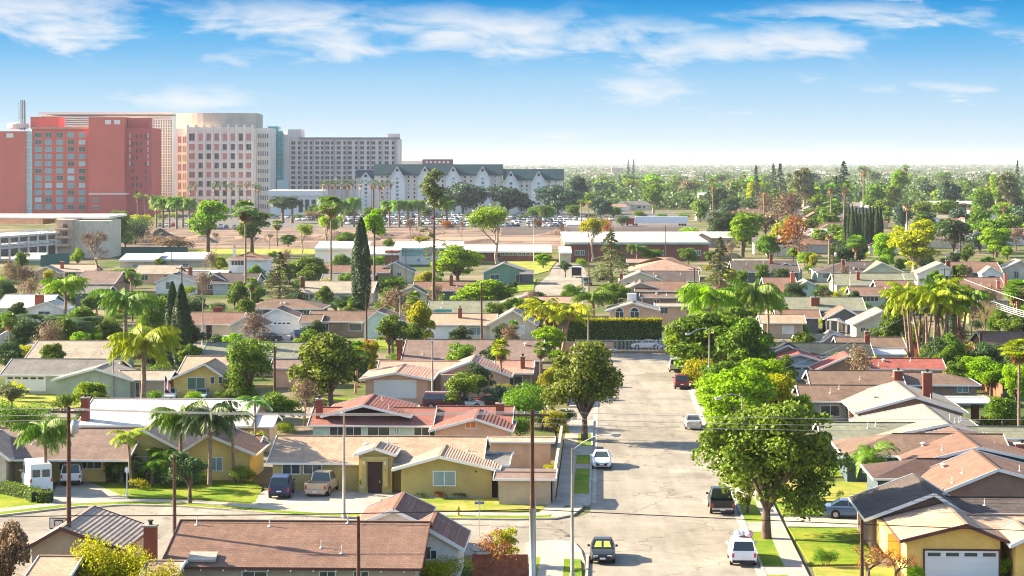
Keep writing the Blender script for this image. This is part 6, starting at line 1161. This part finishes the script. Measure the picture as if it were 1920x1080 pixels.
rn = ['beige', 'rust brown', 'pale grey', 'brown', 'salmon', 'grey']; zones = []
cells = [(x, y) for y in (476, 462, 448, 436, 425, 414, 404, 394, 385, 376, 368, 360, 353, 346, 340, 335, 330, 326) for x in range(1080 if y < 420 else 1345, 1925, int(26+(y-320)*.42))]
for x, y in cells:
    if rg.random() < .5 or (y > 398 and x < 1300): continue
    k = rg.randrange(6); a = at(x+rg.uniform(-8, 8), y+rg.uniform(-3, 3), .05); o = dup(protoH[k], a, -TH+rg.choice((0, 0, pi/2, -pi/2, pi))); s_ = rg.uniform(.85, 1.15); o.scale = (s_, s_, s_*rg.uniform(.95, 1.2)); o.name = 'distant_house'
    row = 'nearer' if y > 420 else 'middle' if y > 365 else 'farthest'; tag(o, f'small {rn[k]} roofed house among the trees of the distant suburb, {row} band', 'house', f'{row} distant {rn[k]} roofed houses')
def purge(roots):
    for r in roots:
        for c in KIDS.get(r, ()): purge([c])
        bpy.data.objects.remove(r)
purge(protoH)
# larger pale buildings in the far suburb
for (xl, xr, yt, yb, label, m_) in ((1146, 1170, 312, 326, 'tiny pinkish block on the horizon beside the dark firs', wa['peachw']), (1540, 1670, 386, 396, 'long pale building behind the dense cypress row', wa['white']), (1750, 1870, 379, 398, 'long white building under the dark fir at the right', wa['white']), (1310, 1350, 363, 392, 'pale two storey block by the tall palms', wa['pink']), (1062, 1120, 418, 424, 'low wall and shed by the red cab', wa['cream']), (1395, 1402, 297, 303, 'faint tower on the horizon', wa['grey'])):
    lowbuilding(label, xl, xr, yt, yb, m_, flat_w, 14, 'distant_building', 'building', wins=[([xl+(xr-xl)*(k+.5)/6 for k in range(6)], [(yt*.55+yb*.45)], (xr-xl)/14, (yb-yt)/6, paneD, 1)] if yb-yt > 9 else ())
# ---------------------------------------------------------------- every tree and bush: kind, leaf, x, foot y, top y, width, label
T = '''
big_leafy_tree|o|1437|1010|738|308|huge round olive green tree standing by the sidewalk right of the black pickup
street_tree|o|1096|826|630|190|round olive street tree beside the arching lamp left of the street
leafy_tree|o|620|766|598|140|big dark leafy tree with yellowish tips in the middle left
leafy_tree|y|690|712|632|52|small yellow green tree touching the right side of the big leafy tree
round_tree|g|465|752|626|116|dark round tree in front of the green grey roof at mid left
small_tree|d|356|944|836|94|pruned tree with a pale leaning trunk on the front lawn
queen_palm|p|84|925|778|112|feathery palm growing in front of the tall white cargo van
slender_palm|P|246|914|798|84|slim upright palm with bright fronds in front of the peach roof
pygmy_palm|p|226|905|838|66|small multi stemmed palm left of the white lamp post
pygmy_palm|g|282|908|842|62|small dark palm right of the white lamp post
queen_palm|p|338|905|752|104|tall palm between the pale roof and the pruned tree
queen_palm|D|393|912|748|112|tall dark palm with a slim red brown trunk
slender_palm|p|438|905|756|90|slim palm with a grey trunk beside the yellow gable window
slender_palm|p|478|850|738|70|slim palm at the right end of the pale roof
pygmy_palm|P|250|880|838|50|little palm head touching the lower edge of the peach roof
round_tree|b|172|770|704|90|bright green round tree left of the lamp post and pale roof
small_tree|t|22|768|716|66|feathery grey green tree at the far left edge
fine_bush|g|28|818|748|130|wide dark bush mass at the far left
fine_bush|d|160|800|752|40|grey green bush behind the tall dark pole
queen_palm|P|268|778|606|138|large drooping feather palm behind the pale roof
queen_palm|p|236|660|538|110|wide drooping palm above the large drooping palm
queen_palm|b|122|606|514|84|bright green palm behind the dark spiky bushes
round_tree|g|150|640|560|92|leafy green tree under the bright green palm
cycad|d|80|648|582|120|dark spiky bush mass, left one beside the long brown roof
cycad|d|128|650|590|110|dark spiky bush mass, right one beside the long brown roof
banana_plant|b|180|650|598|80|bright banana leaves right of the dark spiky bushes
round_tree|g|208|650|592|60|dark green tree between the banana leaves and the wide drooping palm
italian_cypress|c|323|694|528|26|left one of the two tall joined cypresses
italian_cypress|c|340|700|532|32|right one of the two tall joined cypresses
round_tree|g|224|546|494|84|dark dense round tree beside a small street lamp at left
bare_tree|-|182|538|440|92|leafless brown tree rising in front of the bare field at left
brown_tree|n|45|560|505|70|brownish thin tree at the far left above the grey roof
brown_tree|n|15|560|496|56|dark grey brown tree at the very left edge
round_tree|b|146|500|464|34|small green tree left of the leafless brown tree
round_tree|g|4|640|580|52|dark green tree cut by the left picture edge
round_tree|g|290|640|548|70|green bush tree right of the wide drooping palm
bush|y|50|682|644|52|yellow green bush left of the orange one
bush|r|62|684|656|38|orange bush above the long grey roof
bush|b|128|676|654|52|bright rounded bush on the edge of the plain brownish roof
deodar_cedar|t|524|572|472|116|dark layered cedar with drooping branches left of the beige roof
round_tree|g|580|534|470|92|dense green tree right of the dark layered cedar
banana_plant|d|652|590|540|96|dark spiky plant mass at the foot of the tall cypress
italian_cypress|c|677|590|408|32|single tall dark cypress in the middle of the picture
round_tree|g|735|566|514|66|dark round tree right of the tall cypress
round_tree|b|858|530|458|124|wide spreading green tree in front of the school
round_tree|y|800|545|500|52|yellow leaved bush tree left of the wide spreading tree
leafy_tree|b|908|586|510|124|bright green tree behind the dark pole with crossarm
brown_tree|n|748|612|548|84|pinkish brown bare tree by the thin white lamp post
leafy_tree|y|786|652|548|54|olive yellow tree right of the pinkish brown one
fan_palm|p|737|664|612|40|small bright fan palm on the lawn of the striped gable house
fan_palm|P|938|742|634|44|slim fan palm with a yellow green head in front of the salmon roofs
small_tree|o|866|766|694|96|small olive tree with a dark trunk in front of the salmon house
round_tree|d|896|752|666|68|dense dark tree behind the small olive tree
small_tree|u|940|766|710|76|flat topped blue green tree on the small lawn
bush|y|985|700|642|48|yellow green cone shaped bush by the red chimney
fine_bush|g|985|802|716|116|dark green tree mass left of the round street tree
fine_bush|g|962|800|740|70|dark green bush tree above the brick chimney at the tile roof
bush|g|1020|806|762|80|green bush mass behind the metal sleeved pole
bush|d|1060|800|765|50|dark bush by the sidewalk left of the round street tree
small_tree|y|1042|822|762|66|small yellow green tree beside the metal sleeved pole
bush|g|974|818|780|56|small green bush left of the metal sleeved pole
round_tree|y|1035|742|676|60|pale green tree against the left side of the round street tree
clump_palm|y|1038|664|560|92|yellow green palm like clump left of the clipped hedge
leafy_tree|b|1030|672|600|70|bright leafy growth under the yellow green palm clump
queen_palm|p|1112|612|540|88|green feathery palms above the clipped hedge
leafy_tree|g|1152|580|524|66|olive tree right of the feathery palms
small_tree|b|1134|562|528|24|clipped green bush by the white trailer
deodar_cedar|t|1146|532|430|118|dark brown green cedar in front of the long school roof
deodar_cedar|t|1350|562|444|100|tall tan green cedar left of the dark grey roof
queen_palm|p|1195|500|456|40|small palm in front of the long school roof
leafy_tree|g|1325|712|562|168|large bright green tree mass right of the gate
leafy_tree|g|1395|722|566|120|green tree mass between the gate and the brown roofs
leafy_tree|b|1290|700|600|90|bright outer branches hanging over the gate's right end
queen_palm|b|1333|668|528|122|bright feathery palm head above the green tree mass
queen_palm|p|1414|668|520|96|feathery palm with a brown trunk right of the bright one
queen_palm|p|1440|640|545|70|drooping palm fronds beside the tan cedar
leafy_tree|b|1430|770|662|110|bright feathery tree behind the bright shrub tree
leafy_tree|g|1352|748|664|96|green tree filling the gap above the half hidden lamp
leafy_tree|g|1280|694|590|84|dark green tree at the right end of the gate
leafy_tree|g|1370|700|552|110|tall green tree in the middle of the mass right of the gate
leafy_tree|b|1395|812|664|140|bright green shrub tree behind the huge round tree
leafy_tree|y|1450|800|690|110|yellow green tree just above the huge round tree
leafy_tree|b|1350|800|690|90|bright leafy tree by the half hidden lamp
bush|y|1312|726|668|70|yellow green bush along the kerb beside the maroon car
bush|b|1330|772|700|60|green bush along the kerb below the maroon car
small_tree|o|1402|962|862|60|little tree with a white trunk left of the huge tree trunk
round_tree|b|1500|800|735|70|pale green shrub right of the yellow green tree
clump_palm|P|1716|672|528|84|left palm of the tall yellow green clump with many thin trunks
clump_palm|P|1748|674|520|92|middle palm of the tall yellow green clump with many thin trunks
clump_palm|p|1778|674|522|84|right palm of the tall yellow green clump with many thin trunks
italian_cypress|c|1788|640|498|22|dark cypress behind the palm clump
bush|g|1680|590|562|42|dark green bush on the tan hip roof
fan_palm|p|1908|640|524|70|palm head at the right edge above the brown roofs
tall_fan_palm|P|1911|836|636|84|tall palm with a thick brown skirt at the right edge
bare_tree|-|1846|664|542|64|bare tan tree in front of the orange walled gable
bare_tree|-|1822|640|572|50|thin bare tree left of the bare tan tree
small_tree|o|1892|644|588|66|olive green small tree at the right edge
round_tree|b|1858|742|668|90|bright green bush tree above the reddish fence
round_tree|b|1905|760|676|70|bright green tree touching the tall skirted palm
bush|y|1788|716|672|46|yellow green bush right of the palm clump feet
bush|b|1780|706|678|50|rounded bright bush at the end of the red roof
round_tree|g|1880|800|732|80|dark green tree behind the white patio roof
banana_plant|P|1600|706|650|60|left banana plant in front of the faded red roof
banana_plant|P|1630|708|652|56|right banana plant in front of the faded red roof
cycad|p|1640|914|826|84|large spiky plant in front of the red brown hip roof
banana_plant|p|1655|948|892|56|leafy plant at the corner of the dark front yard house
bush|g|1700|932|914|40|dark bush under the windows of the dark walled house
low_shrub|g|1530|940|929|12|tiny shrub on the right lawn, leftmost of three
low_shrub|g|1574|937|918|16|tiny shrub on the right lawn, middle of three
low_shrub|g|1611|938|924|12|tiny shrub on the right lawn, rightmost of three
fine_bush|g|1546|1062|1026|56|rounded green bush at the foot of the lower right lawn
branching_shrub|r|1628|1092|1026|110|large brown twiggy bush left of the yellow garage
branching_shrub|r|1680|1092|1036|70|smaller brown twiggy bush beside the yellow garage wall
bush|b|1718|1095|1058|40|green bush at the yellow garage door corner
bush|b|1885|1080|1042|34|tall grass like bush right of the white garage door
fine_bush|y|200|1135|1004|172|big yellow green bush beside the tall dark pole at the bottom
fine_bush|y|300|1160|1052|110|smaller yellow bush in front of the small chimney roof
round_tree|n|14|1120|974|112|dark brown green tree at the bottom left corner
fine_bush|y|810|1105|1040|140|yellow green bush in front of the large brown roof's right end
branching_shrub|r|928|1080|1000|118|leafless pinkish bush above the red wooden fence
small_tree|y|945|1060|982|66|yellow green little tree above the leafless pinkish bush
low_shrub|d|790|934|922|26|small shrub under the olive house window, left one
low_shrub|r|826|934|920|30|red flowering shrub under the olive house window
low_shrub|d|864|934|923|30|small shrub under the olive house window, right one
low_shrub|g|560|915|900|28|low green bush left of the champagne pickup
low_shrub|d|634|912|896|20|low dark bush right of the champagne pickup
bush|g|300|906|878|50|dark bush bed in front of the left front house
bush|d|215|902|872|56|dark bush behind the small multi stemmed palm
bush|g|372|908|884|50|round green bush right of the pruned tree trunk
fine_bush|g|455|906|872|60|dark green planting against the wooden side fence
banana_plant|p|262|906|866|50|broad leaved plant between the small palms
bush|d|185|894|868|60|dark hedge bush behind the white minivan
low_shrub|y|262|918|896|44|grassy plants at the feet of the small palms
bush|d|322|912|884|70|dark foundation bushes behind the pruned tree trunk
bush|y|482|850|806|60|yellow shrubs between the yellow gable and the beige house
leafy_tree|g|520|806|720|100|green tree around the dark wooden pole
bush|b|535|812|790|50|bright tall grass by the end of the beige roof
bush|y|465|862|826|40|yellow shrub beside the wood side wall
bush|g|122|772|736|56|green bush against the pale green gable wall
leafy_tree|g|690|512|478|44|leafy tree in front of the brick school block
leafy_tree|b|1018|502|470|36|bright tree at the left end of the school shed
leafy_tree|g|1225|500|464|50|leafy tree in front of the middle of the long school block
round_tree|g|1290|496|462|44|round tree before the right end of the long school block
bush|g|290|762|730|40|green bush under the large drooping palm
bush|b|365|756|732|40|bright small plants left of the pale green car
bush|g|420|752|730|40|green bush right of the pale green car
bush|r|690|650|636|30|orange hedge strip by the mauve roof, left one
bush|y|850|678|660|44|orange yellow shrub in front of the mauve roof
bush|y|880|676|640|18|thin yellow shrub above the salmon roof
bush|b|1295|448|424|48|yellow green bush at the edge of the dirt lot
bush|b|650|250|200|10|none
bush|y|745|840|842|10|none
bush|y|1595|560|535|50|yellow green hedge between the sage roofs, left
banana_plant|P|1622|548|515|40|banana plant beside the short brick chimney
round_tree|g|1540|574|530|34|dark shrub tree right of the pale green gable
bush|y|1030|902|868|30|yellow green shrub on the corner block wall
round_tree|g|1285|545|505|40|dark green tree behind the dark pole and tan cedar
round_tree|b|410|512|474|44|bright green tree left of the white two storey house
round_tree|g|640|508|470|50|green tree left of the tall cypress top
italian_cypress|c|1870|600|560|10|none
pollarded_tree|b|932|496|396|82|round topped tree with upswept pale limbs in front of the school
forked_tree|b|390|482|370|80|bright green double crowned tree before the cream tower
forked_tree|g|472|478|392|78|darker green forked tree right of the bright double crowned tree
pollarded_tree|b|566|474|424|40|small bright tree at the edge of the dirt lot, left of two
pollarded_tree|b|612|476|408|54|small bright tree at the edge of the dirt lot, right of two
high_crowned_tree|b|702|560|384|54|tall leaning tree with a bright head right of the cypress
tall_fan_palm|p|460|560|376|60|tall thin fan palm rising in front of the forked trees
tall_fan_palm|p|621|550|368|58|tall thin fan palm left of the cypress
tall_pine|t|813|588|316|58|very tall thin pine with a narrow top standing before the green roofs
pollarded_tree|y|1110|492|414|48|yellow tipped pruned tree left of the red cab
brown_tree|r|1140|470|414|34|rusty small tree beside the yellow tipped pruned tree
bare_tree|-|770|462|414|22|pale bare sapling on the dirt, left of the tall pine
bare_tree|-|866|460|416|20|pale bare sapling on the dirt, right of the tall pine
bare_tree|-|405|470|438|22|small bare sapling by the bright double crowned tree
bare_tree|-|505|468|440|24|small bare sapling right of the darker forked tree
bare_tree|-|1050|460|424|16|pale bare sapling right of the flagpole
forked_tree|b|1392|482|400|72|bright green double tree above the long school roof's right end
brown_tree|r|1497|492|414|82|large rusty orange tree right of the two poles
airy_tree|y|1715|520|398|122|large rounded yellow green tree at upper right
bush|b|1510|500|470|40|bright bush at the foot of the rusty orange tree
round_tree|g|1440|490|430|60|dark tree left of the rusty orange tree
leafy_tree|b|1660|508|430|54|bright banana like tree right of the cypress row
leafy_tree|d|1590|505|440|70|dark palm and shrub mass left of the cypress row
fan_palm|p|1606|516|440|46|fan palm with a pink trunk in front of the dark mass
far_palm|D|1555|500|430|46|dark fan palm above the dark roofs
brown_tree|n|1800|470|425|80|brown winter tree left of the bright green one at upper right
leafy_tree|b|1868|482|422|72|bright green tree above the pale rooftops at upper right
leafy_tree|g|540|462|436|34|small green tree at the edge of the dirt lot between the forked and bright ones
leafy_tree|g|655|470|428|46|green tree on the dirt left of the tall cypress top
fan_palm|p|520|462|412|26|shaggy palm on the dirt lot
leafy_tree|b|640|476|440|30|bright bush tree by the field edge
leafy_tree|y|790|474|440|36|yellowish tree left of the tall pine
round_tree|g|235|466|430|46|dark tree beside the cream block
round_tree|g|730|472|446|34|small dark tree on the dirt right of the cypress
brown_tree|n|1905|470|430|50|grey brown tree at the right edge
airy_tree|y|1892|512|486|40|olive tree near the right edge roofs
brown_tree|n|1490|436|368|92|wide pale brown bare tree behind the two poles
brown_tree|n|1430|424|368|56|pale brown bare tree left of the wide one
leafy_tree|y|1415|392|336|42|golden yellow rounded tree in the distance
round_tree|d|1355|455|390|70|dark round tree left of the bright double tree
leafy_tree|g|1640|402|336|54|dense green tree above the cypress row
fir_tree|u|1582|412|302|52|tallest dark fir on the right horizon
fir_tree|u|1568|408|330|46|dark fir on the left flank of the tallest one
airy_tree|t|1508|400|304|62|tall pale gum tree left of the tallest fir
fir_tree|u|1463|392|306|36|dark fir left of the pale gum tree
fir_tree|u|1450|380|306|24|narrow dark fir, leftmost of the right horizon group
airy_tree|b|1685|382|310|48|bright tall tree with a flat top right of the tallest fir
fir_tree|u|1775|412|338|36|lone dark fir above the long white building
airy_tree|t|1893|405|312|56|tall pale green tree near the right edge
airy_tree|b|1868|400|318|40|bright green tall tree left of the tall pale green tree
fir_tree|u|1908|380|300|20|slim dark fir at the right edge of the horizon
round_tree|g|1845|410|345|60|broad dark green tree behind the long white building
far_palm|P|1882|448|376|34|thick trunked palm near the right edge
far_palm|p|1697|372|306|16|small palm standing on the horizon
far_palm|p|1557|440|340|30|palm left of the tallest fir
far_palm|p|1584|440|338|32|palm in front of the tallest fir
far_palm|p|1333|400|326|26|slim palm with a bare trunk in the right distance
far_palm|p|1337|420|338|24|palm behind the slim palm
far_palm|p|1396|380|320|18|small palm left of the golden tree
far_palm|D|1700|470|368|34|shaggy palm with a tan trunk above the rounded tree
airy_tree|g|1225|400|335|50|dark green tree at the end of the hotel row
airy_tree|u|1082|400|320|48|blue green tree right of the green roofed inn
fir_tree|u|1178|344|298|14|dark fir on the horizon, left one of the pair
fir_tree|u|1188|344|298|14|dark fir on the horizon, right one of the pair
date_palm|D|530|418|366|58|dark dense palm row in front of the white hall, left one
date_palm|D|548|418|372|44|dark dense palm row in front of the white hall, right one
bush|n|585|412|395|40|purple brown bush in front of the white hall
round_tree|g|225|470|388|50|palm like green tree beside the long canopy
round_tree|b|165|450|418|34|clipped green tree at the cream block, left one
round_tree|g|198|452|414|38|clipped green tree at the cream block, right one
fine_bush|d|252|458|404|80|dark hedge mass below the red hotel
bush|y|262|430|400|60|orange green shrubs on top of the hedge mass
bush|n|318|468|440|90|brown earth coloured shrub mound on the dirt
bush|n|770|430|408|20|red brown bush in the car park, left one
bush|n|1005|428|408|24|red bush in the car park behind the flagpole
bush|r|838|430|412|30|red bush in the car park behind the tall pine
round_tree|g|1020|412|382|34|rounded light green tree in front of the inn, left one
round_tree|b|1030|412|386|30|bright green rounded bush in front of the inn
umbrella_pine|u|868|404.5|340|112|dark umbrella pine in front of the inn, left of three
umbrella_pine|u|952|404.5|347|108|dark umbrella pine in front of the inn, middle of three
umbrella_pine|u|1046|404.5|345|108|dark umbrella pine in front of the inn, right of three
umbrella_pine|u|1126|412|368|54|dark rounded pine right of the inn
fine_bush|d|1168|424|402|40|dark green bush beside the red truck cab
far_palm|p|1090|424|372|22|thick palm by the car park, left of the red cab
far_palm|y|1103|420|375|20|yellowish palm beside the thick one
airy_tree|t|1420|470|400|10|none
'''
DIAL = {'queen_palm': .92}
for ln in T.strip().splitlines():
    k, m_, x, yb, yt, w, lab = ln.split('|')
    if lab == 'none' or float(yb)-float(yt) < 4: continue
    place(k, M_.get(m_), float(x), float(yb), float(yt), float(w), lab, name=NAMES.get(k, k))
rg = random.Random(8)
ORD = 'first second third fourth fifth sixth seventh eighth ninth tenth eleventh twelfth thirteenth'.split()
def row(kind, m_, xs, yb, yt, w, label, group, cat=None):
    n = len(xs)
    for i, x in enumerate(xs):
        wd = f'{ORD[i]} from the left'; place(kind, M_.get(m_), x, yb+rg.uniform(-1.5, 1.5), yt+rg.uniform(-4, 4), w*rg.uniform(.85, 1.15), f'{label}, {wd}', cat, group, NAMES.get(kind, kind))
row('italian_cypress', 'c', [1585+i*6.6 for i in range(11)], 476, 387, 9, 'narrow dark cypress in the dense upright row at upper right', 'dense cypress row')
row('italian_cypress', 'c', [1531, 1541, 1553, 1568, 1583, 1596, 1608, 1628, 1640, 1652], 786, 757, 7, 'miniature cypress in front of the sage wall', 'miniature cypresses along the sage wall')
row('far_palm', 'p', [258, 272], 428, 364, 22, 'fan palm in front of the red hotel corner', 'fan palms by the red hotel')
row('far_palm', 'D', [356, 366, 401, 412, 424, 434, 449, 462, 478, 484], 412, 343, 14, 'slim fan palm in front of the cream tower', 'fan palms before the cream tower')
row('date_palm', 'p', [293, 306, 318, 331, 343, 355], 428, 368, 34, 'dense date palm right of the red hotel', 'date palms by the red hotel')
row('far_palm', 'D', [606, 615, 627, 640, 652, 660, 676, 696, 703, 712, 720, 732], 406, 336, 20, 'fan palm in front of the inn and grey hotel', 'fan palms before the inn')
row('date_palm', 'p', [612, 640, 664, 730, 748, 765, 785, 838], 424, 370, 34, 'feathery date palm at the edge of the car park', 'date palms at the car park')
row('round_tree', 'g', [585, 600, 655, 690, 722, 800, 905, 1000, 1075, 1150], 410, 384, 30, 'low dark tree behind the parked cars', 'low trees behind the car park')
row('bush', 'g', [300, 330, 365, 505, 560, 880, 940, 980, 1110, 1200, 1240, 1280], 410, 398, 26, 'low green bush at the back of the car park', 'bushes behind the car park')
# the wooded suburb to the horizon: individual trees first, then one far mass
kinds = [('far_tree', 'g', 'green rounded'), ('far_tree', 'd', 'dark rounded'), ('far_leafy_tree', 'g', 'green leafy'), ('far_leafy_tree', 'b', 'bright leafy'), ('far_leafy_tree', 'y', 'yellow green'), ('far_tree', 'n', 'brown winter'), ('far_tree', 'u', 'blue green'),
         ('far_palm', 'p', 'slim'), ('far_palm', 'D', 'dull'), ('fir_tree', 'u', 'dark pointed'), ('far_tree', 'o', 'olive')]
wts = [6, 4, 5, 4, 1, 2, 3, 2, 1, 1, 3]; n = 0; rg = random.Random(33)
def far_one(x, y, hmin=5, hmax=13, band=None):
    k, m_, wd = rg.choices(kinds, wts)[0]; s = F/(F*H/(y-HY)); hh = rg.uniform(hmin, hmax)*1.05*(1.35 if k in ('far_palm', 'fir_tree') else 1); yt = y-hh*s; w = hh*s*(rg.uniform(.8, 1.4) if k not in ('far_palm', 'fir_tree') else rg.uniform(.28, .4))
    band = band or ('near' if y > 420 else 'middle' if y > 370 else 'far'); nm = 'palm tree' if 'palm' in k else 'fir' if 'fir' in k else 'tree'
    place(k, M_[m_], x, y, yt, w, f'{wd} {nm} in the wooded suburb, {band} part of it', None, f'{band} suburb {wd} {nm}s', 'palm_tree' if 'palm' in k else 'fir_tree' if 'fir' in k else 'tree')
ys = []
for y, step in ((345, 24), (354, 26), (362, 29), (371, 32), (380, 34), (389, 36), (398, 38), (408, 42), (420, 46), (432, 50), (445, 54), (458, 58), (472, 62)):
    x0 = 1070 if y < 395 else 1290 if y < 430 else 1345; x = x0+rg.uniform(0, step)
    while x < 1930:
        if not (1580 < x < 1660 and y < 480 and y > 400): far_one(x, y+rg.uniform(-4, 4))
        x += step*rg.uniform(.6, 1.4)
for y, step in ((352, 60), (366, 62), (382, 70), (398, 90)):
    x = (1075 if y < 390 else 1310)+rg.uniform(0, step)
    while x < 1925: far_one(x, y+rg.uniform(-4, 4), 13, 19, 'tall'); x += step*rg.uniform(.5, 1.5)
# between the back rows of houses
for (x, y) in ((360, 600), (610, 560), (700, 545), (720, 585), (1060, 520), (1330, 500), (1370, 540), (1420, 522), (1525, 505), (1600, 585), (1730, 515), (1750, 540), (1580, 540), (1812, 540), (1880, 560), (1690, 560), (1425, 560), (1545, 590), (1640, 640), (1800, 600), (90, 540), (240, 590), (30, 610), (300, 600), (510, 500), (560, 520), (960, 560), (1090, 500), (1310, 480), (1250, 545), (820, 580), (660, 620), (590, 650), (440, 580), (480, 560), (890, 560), (1000, 600), (1720, 590), (1500, 630)):
    k, m_, wd = rg.choice((('small_tree', 'g', 'green small'), ('small_tree', 'd', 'dark small'), ('bush', 'b', 'bright low'), ('small_tree', 'y', 'yellowish small'), ('bush', 'g', 'green low'), ('brown_tree', 'n', 'brown small')))
    s = (y-HY)/H; place(k, M_[m_], x, y, y-(2.4 if k == 'bush' else 4.6)*s, 3.6*s, f'{wd} garden tree between the back roofs near {"the left" if x < 640 else "the centre" if x < 1280 else "the right"} of the rows', 'bush' if k == 'bush' else 'tree', f'{wd} garden trees {"left" if x < 640 else "centre" if x < 1280 else "right"}', 'garden_tree' if k != 'bush' else 'bush')

# shrubs and small trees in the gardens, kept clear of houses and streets
rg = random.Random(91); spots = []
def clear(u, v, m=1.2):
    if UL-4.2 < u < UR+4.2: return False
    for a, b in ((60, 172), (229, 250), (318, 338)):
        if a < v < b and (u < UL or a > 300): return False
    if u > UR and v < 172: return False
    return all(not (a-m < u < b+m and c-m < v < d+m) for a, b, c, d in FOOT) and all((u-p)**2+(v-q)**2 > 9 for p, q in spots)
opts = [('round_tree', 'g', 'green garden tree', 'tree', 5.5, 5), ('round_tree', 'd', 'dark garden tree', 'tree', 5, 5), ('leafy_tree', 'g', 'leafy garden tree', 'tree', 6, 4.5), ('bush', 'g', 'green garden bush', 'bush', 2.2, 4), ('bush', 'b', 'bright garden bush', 'bush', 2, 3.2), ('bush', 'd', 'dark garden bush', 'bush', 2.4, 4),
        ('bush', 'y', 'yellow green garden bush', 'bush', 1.8, 2.6), ('leafy_tree', 'b', 'bright garden tree', 'tree', 5, 4), ('fan_palm', 'p', 'small garden fan palm', 'palm tree', 6, 2.6), ('brown_tree', 'n', 'brown winter garden tree', 'tree', 5, 4.5), ('banana_plant', 'P', 'garden banana plant', 'plant', 3, 3)]
t = 0
while len(spots) < 330 and t < 9000:
    t += 1; v = 1/rg.uniform(1/640, 1/176); px = rg.uniform(0, 1920); X = (px-HX)*v/F; u, vv_ = toUV(Vector((X, v, 0)))
    if (v > 560 and px < 1300) or (v > 330 and 850 < px < 1110 and v > 420) or not clear(u, vv_): continue
    k, m_, wd, ct, hh, ww = rg.choices(opts, [4, 3, 3, 5, 3, 4, 2, 2, 1, 1, 1])[0]; y = HY+F*H/v; s = F/v; q = rg.uniform(.7, 1.15)
    if y > 800 or (y > 740 and px > 1390): continue
    spots.append((u, vv_)); side = 'left' if px < 640 else 'centre' if px < 1280 else 'right'; rw = 'near' if y > 640 else 'middle' if y > 540 else 'back'
    place(k, M_[m_], px, y, y-hh*q*s, ww*q*s, f'{wd} between the {rw} houses, {side} part', ct, f'{rw} {side} {wd}s', 'bush' if ct == 'bush' else 'garden_tree' if ct == 'tree' else k)
# beyond: treetops and roofs that read as one mass
rg = np.random.default_rng(77); n = 13000; Yd = 1/rg.uniform(1/14000, 1/1250, n); X = rg.uniform(-.02, .26, n)*Yd; X = np.where((Yd < 1500) & (X/Yd < .045), X+.06*Yd, X); P, D = [], []; VV = []
sz = np.clip(Yd/4000*2.0, 2.3, 8)
for i in range(n):
    k = 9; hgt = rg.uniform(3, 10)*(1.7 if rg.random() < .08 else 1); c = np.array([X[i], Yd[i], hgt*.55]); d = rg.normal(0, 1, (k, 3)); P.append(c+d*np.array([hgt*.35, hgt*.35, hgt*.22])); d[:, 2] = abs(d[:, 2]); D.append(d/np.linalg.norm(d, axis=1)[:, None])
P = np.concatenate(P); D = np.concatenate(D); S3 = np.repeat(sz, 9)
for lo in range(0, len(P), 500): VV.append(leaves(P[lo:lo+500], D[lo:lo+500], 1.0, rg, .8)*1)
V = np.concatenate(VV).reshape(-1, 4, 3); V = P[:, None]+(V-P[:, None])*S3[:, None, None]
o = leafmesh('distant_woods', V.reshape(-1, 3), leafmat('distant foliage', (.075, .13, .035), .25, .5)); tag(o, kind='stuff')
m = MB(); r2 = random.Random(4)
for i in range(260):
    Y = 1/r2.uniform(1/11000, 1/2300); x = r2.uniform(0, .25)*Y; w = r2.uniform(5, 12); z = r2.uniform(3, 4.5); m.cur = r2.randrange(3); m.patch((x-w, Y, z-1), (x+w, Y, z-1), (x+w*.7, Y+5, z+1), (x-w*.7, Y+5, z+1)); m.face([(x-w+.5, Y+.5, 0), (x+w-.5, Y+.5, 0), (x+w-.5, Y+.5, z-.9), (x-w+.5, Y+.5, z-.9)])
tag(m.build('distant_rooftops', [sh['pale'], sh['beige'], wa['cream']]), kind='stuff')
for k, (r, _, _) in PROTO.items(): purge([r])
# ---------------------------------------------------------------- air
hz_ = MB().box(-35000, 35000, -400, 35500, -1, 62).build('haze', None or (lambda m: m)(bpy.data.materials.new('haze')))
m = hz_.data.materials[0]; m.use_nodes = True; N = m.node_tree.nodes; N.clear(); o_ = N.new('ShaderNodeOutputMaterial'); v_ = N.new('ShaderNodeVolumePrincipled'); v_.inputs['Density'].default_value = HAZE; v_.inputs['Color'].default_value = (.62, .70, .82, 1); v_.inputs['Anisotropy'].default_value = .2; m.node_tree.links.new(v_.outputs[0], o_.inputs['Volume']); tag(hz_, kind='stuff')
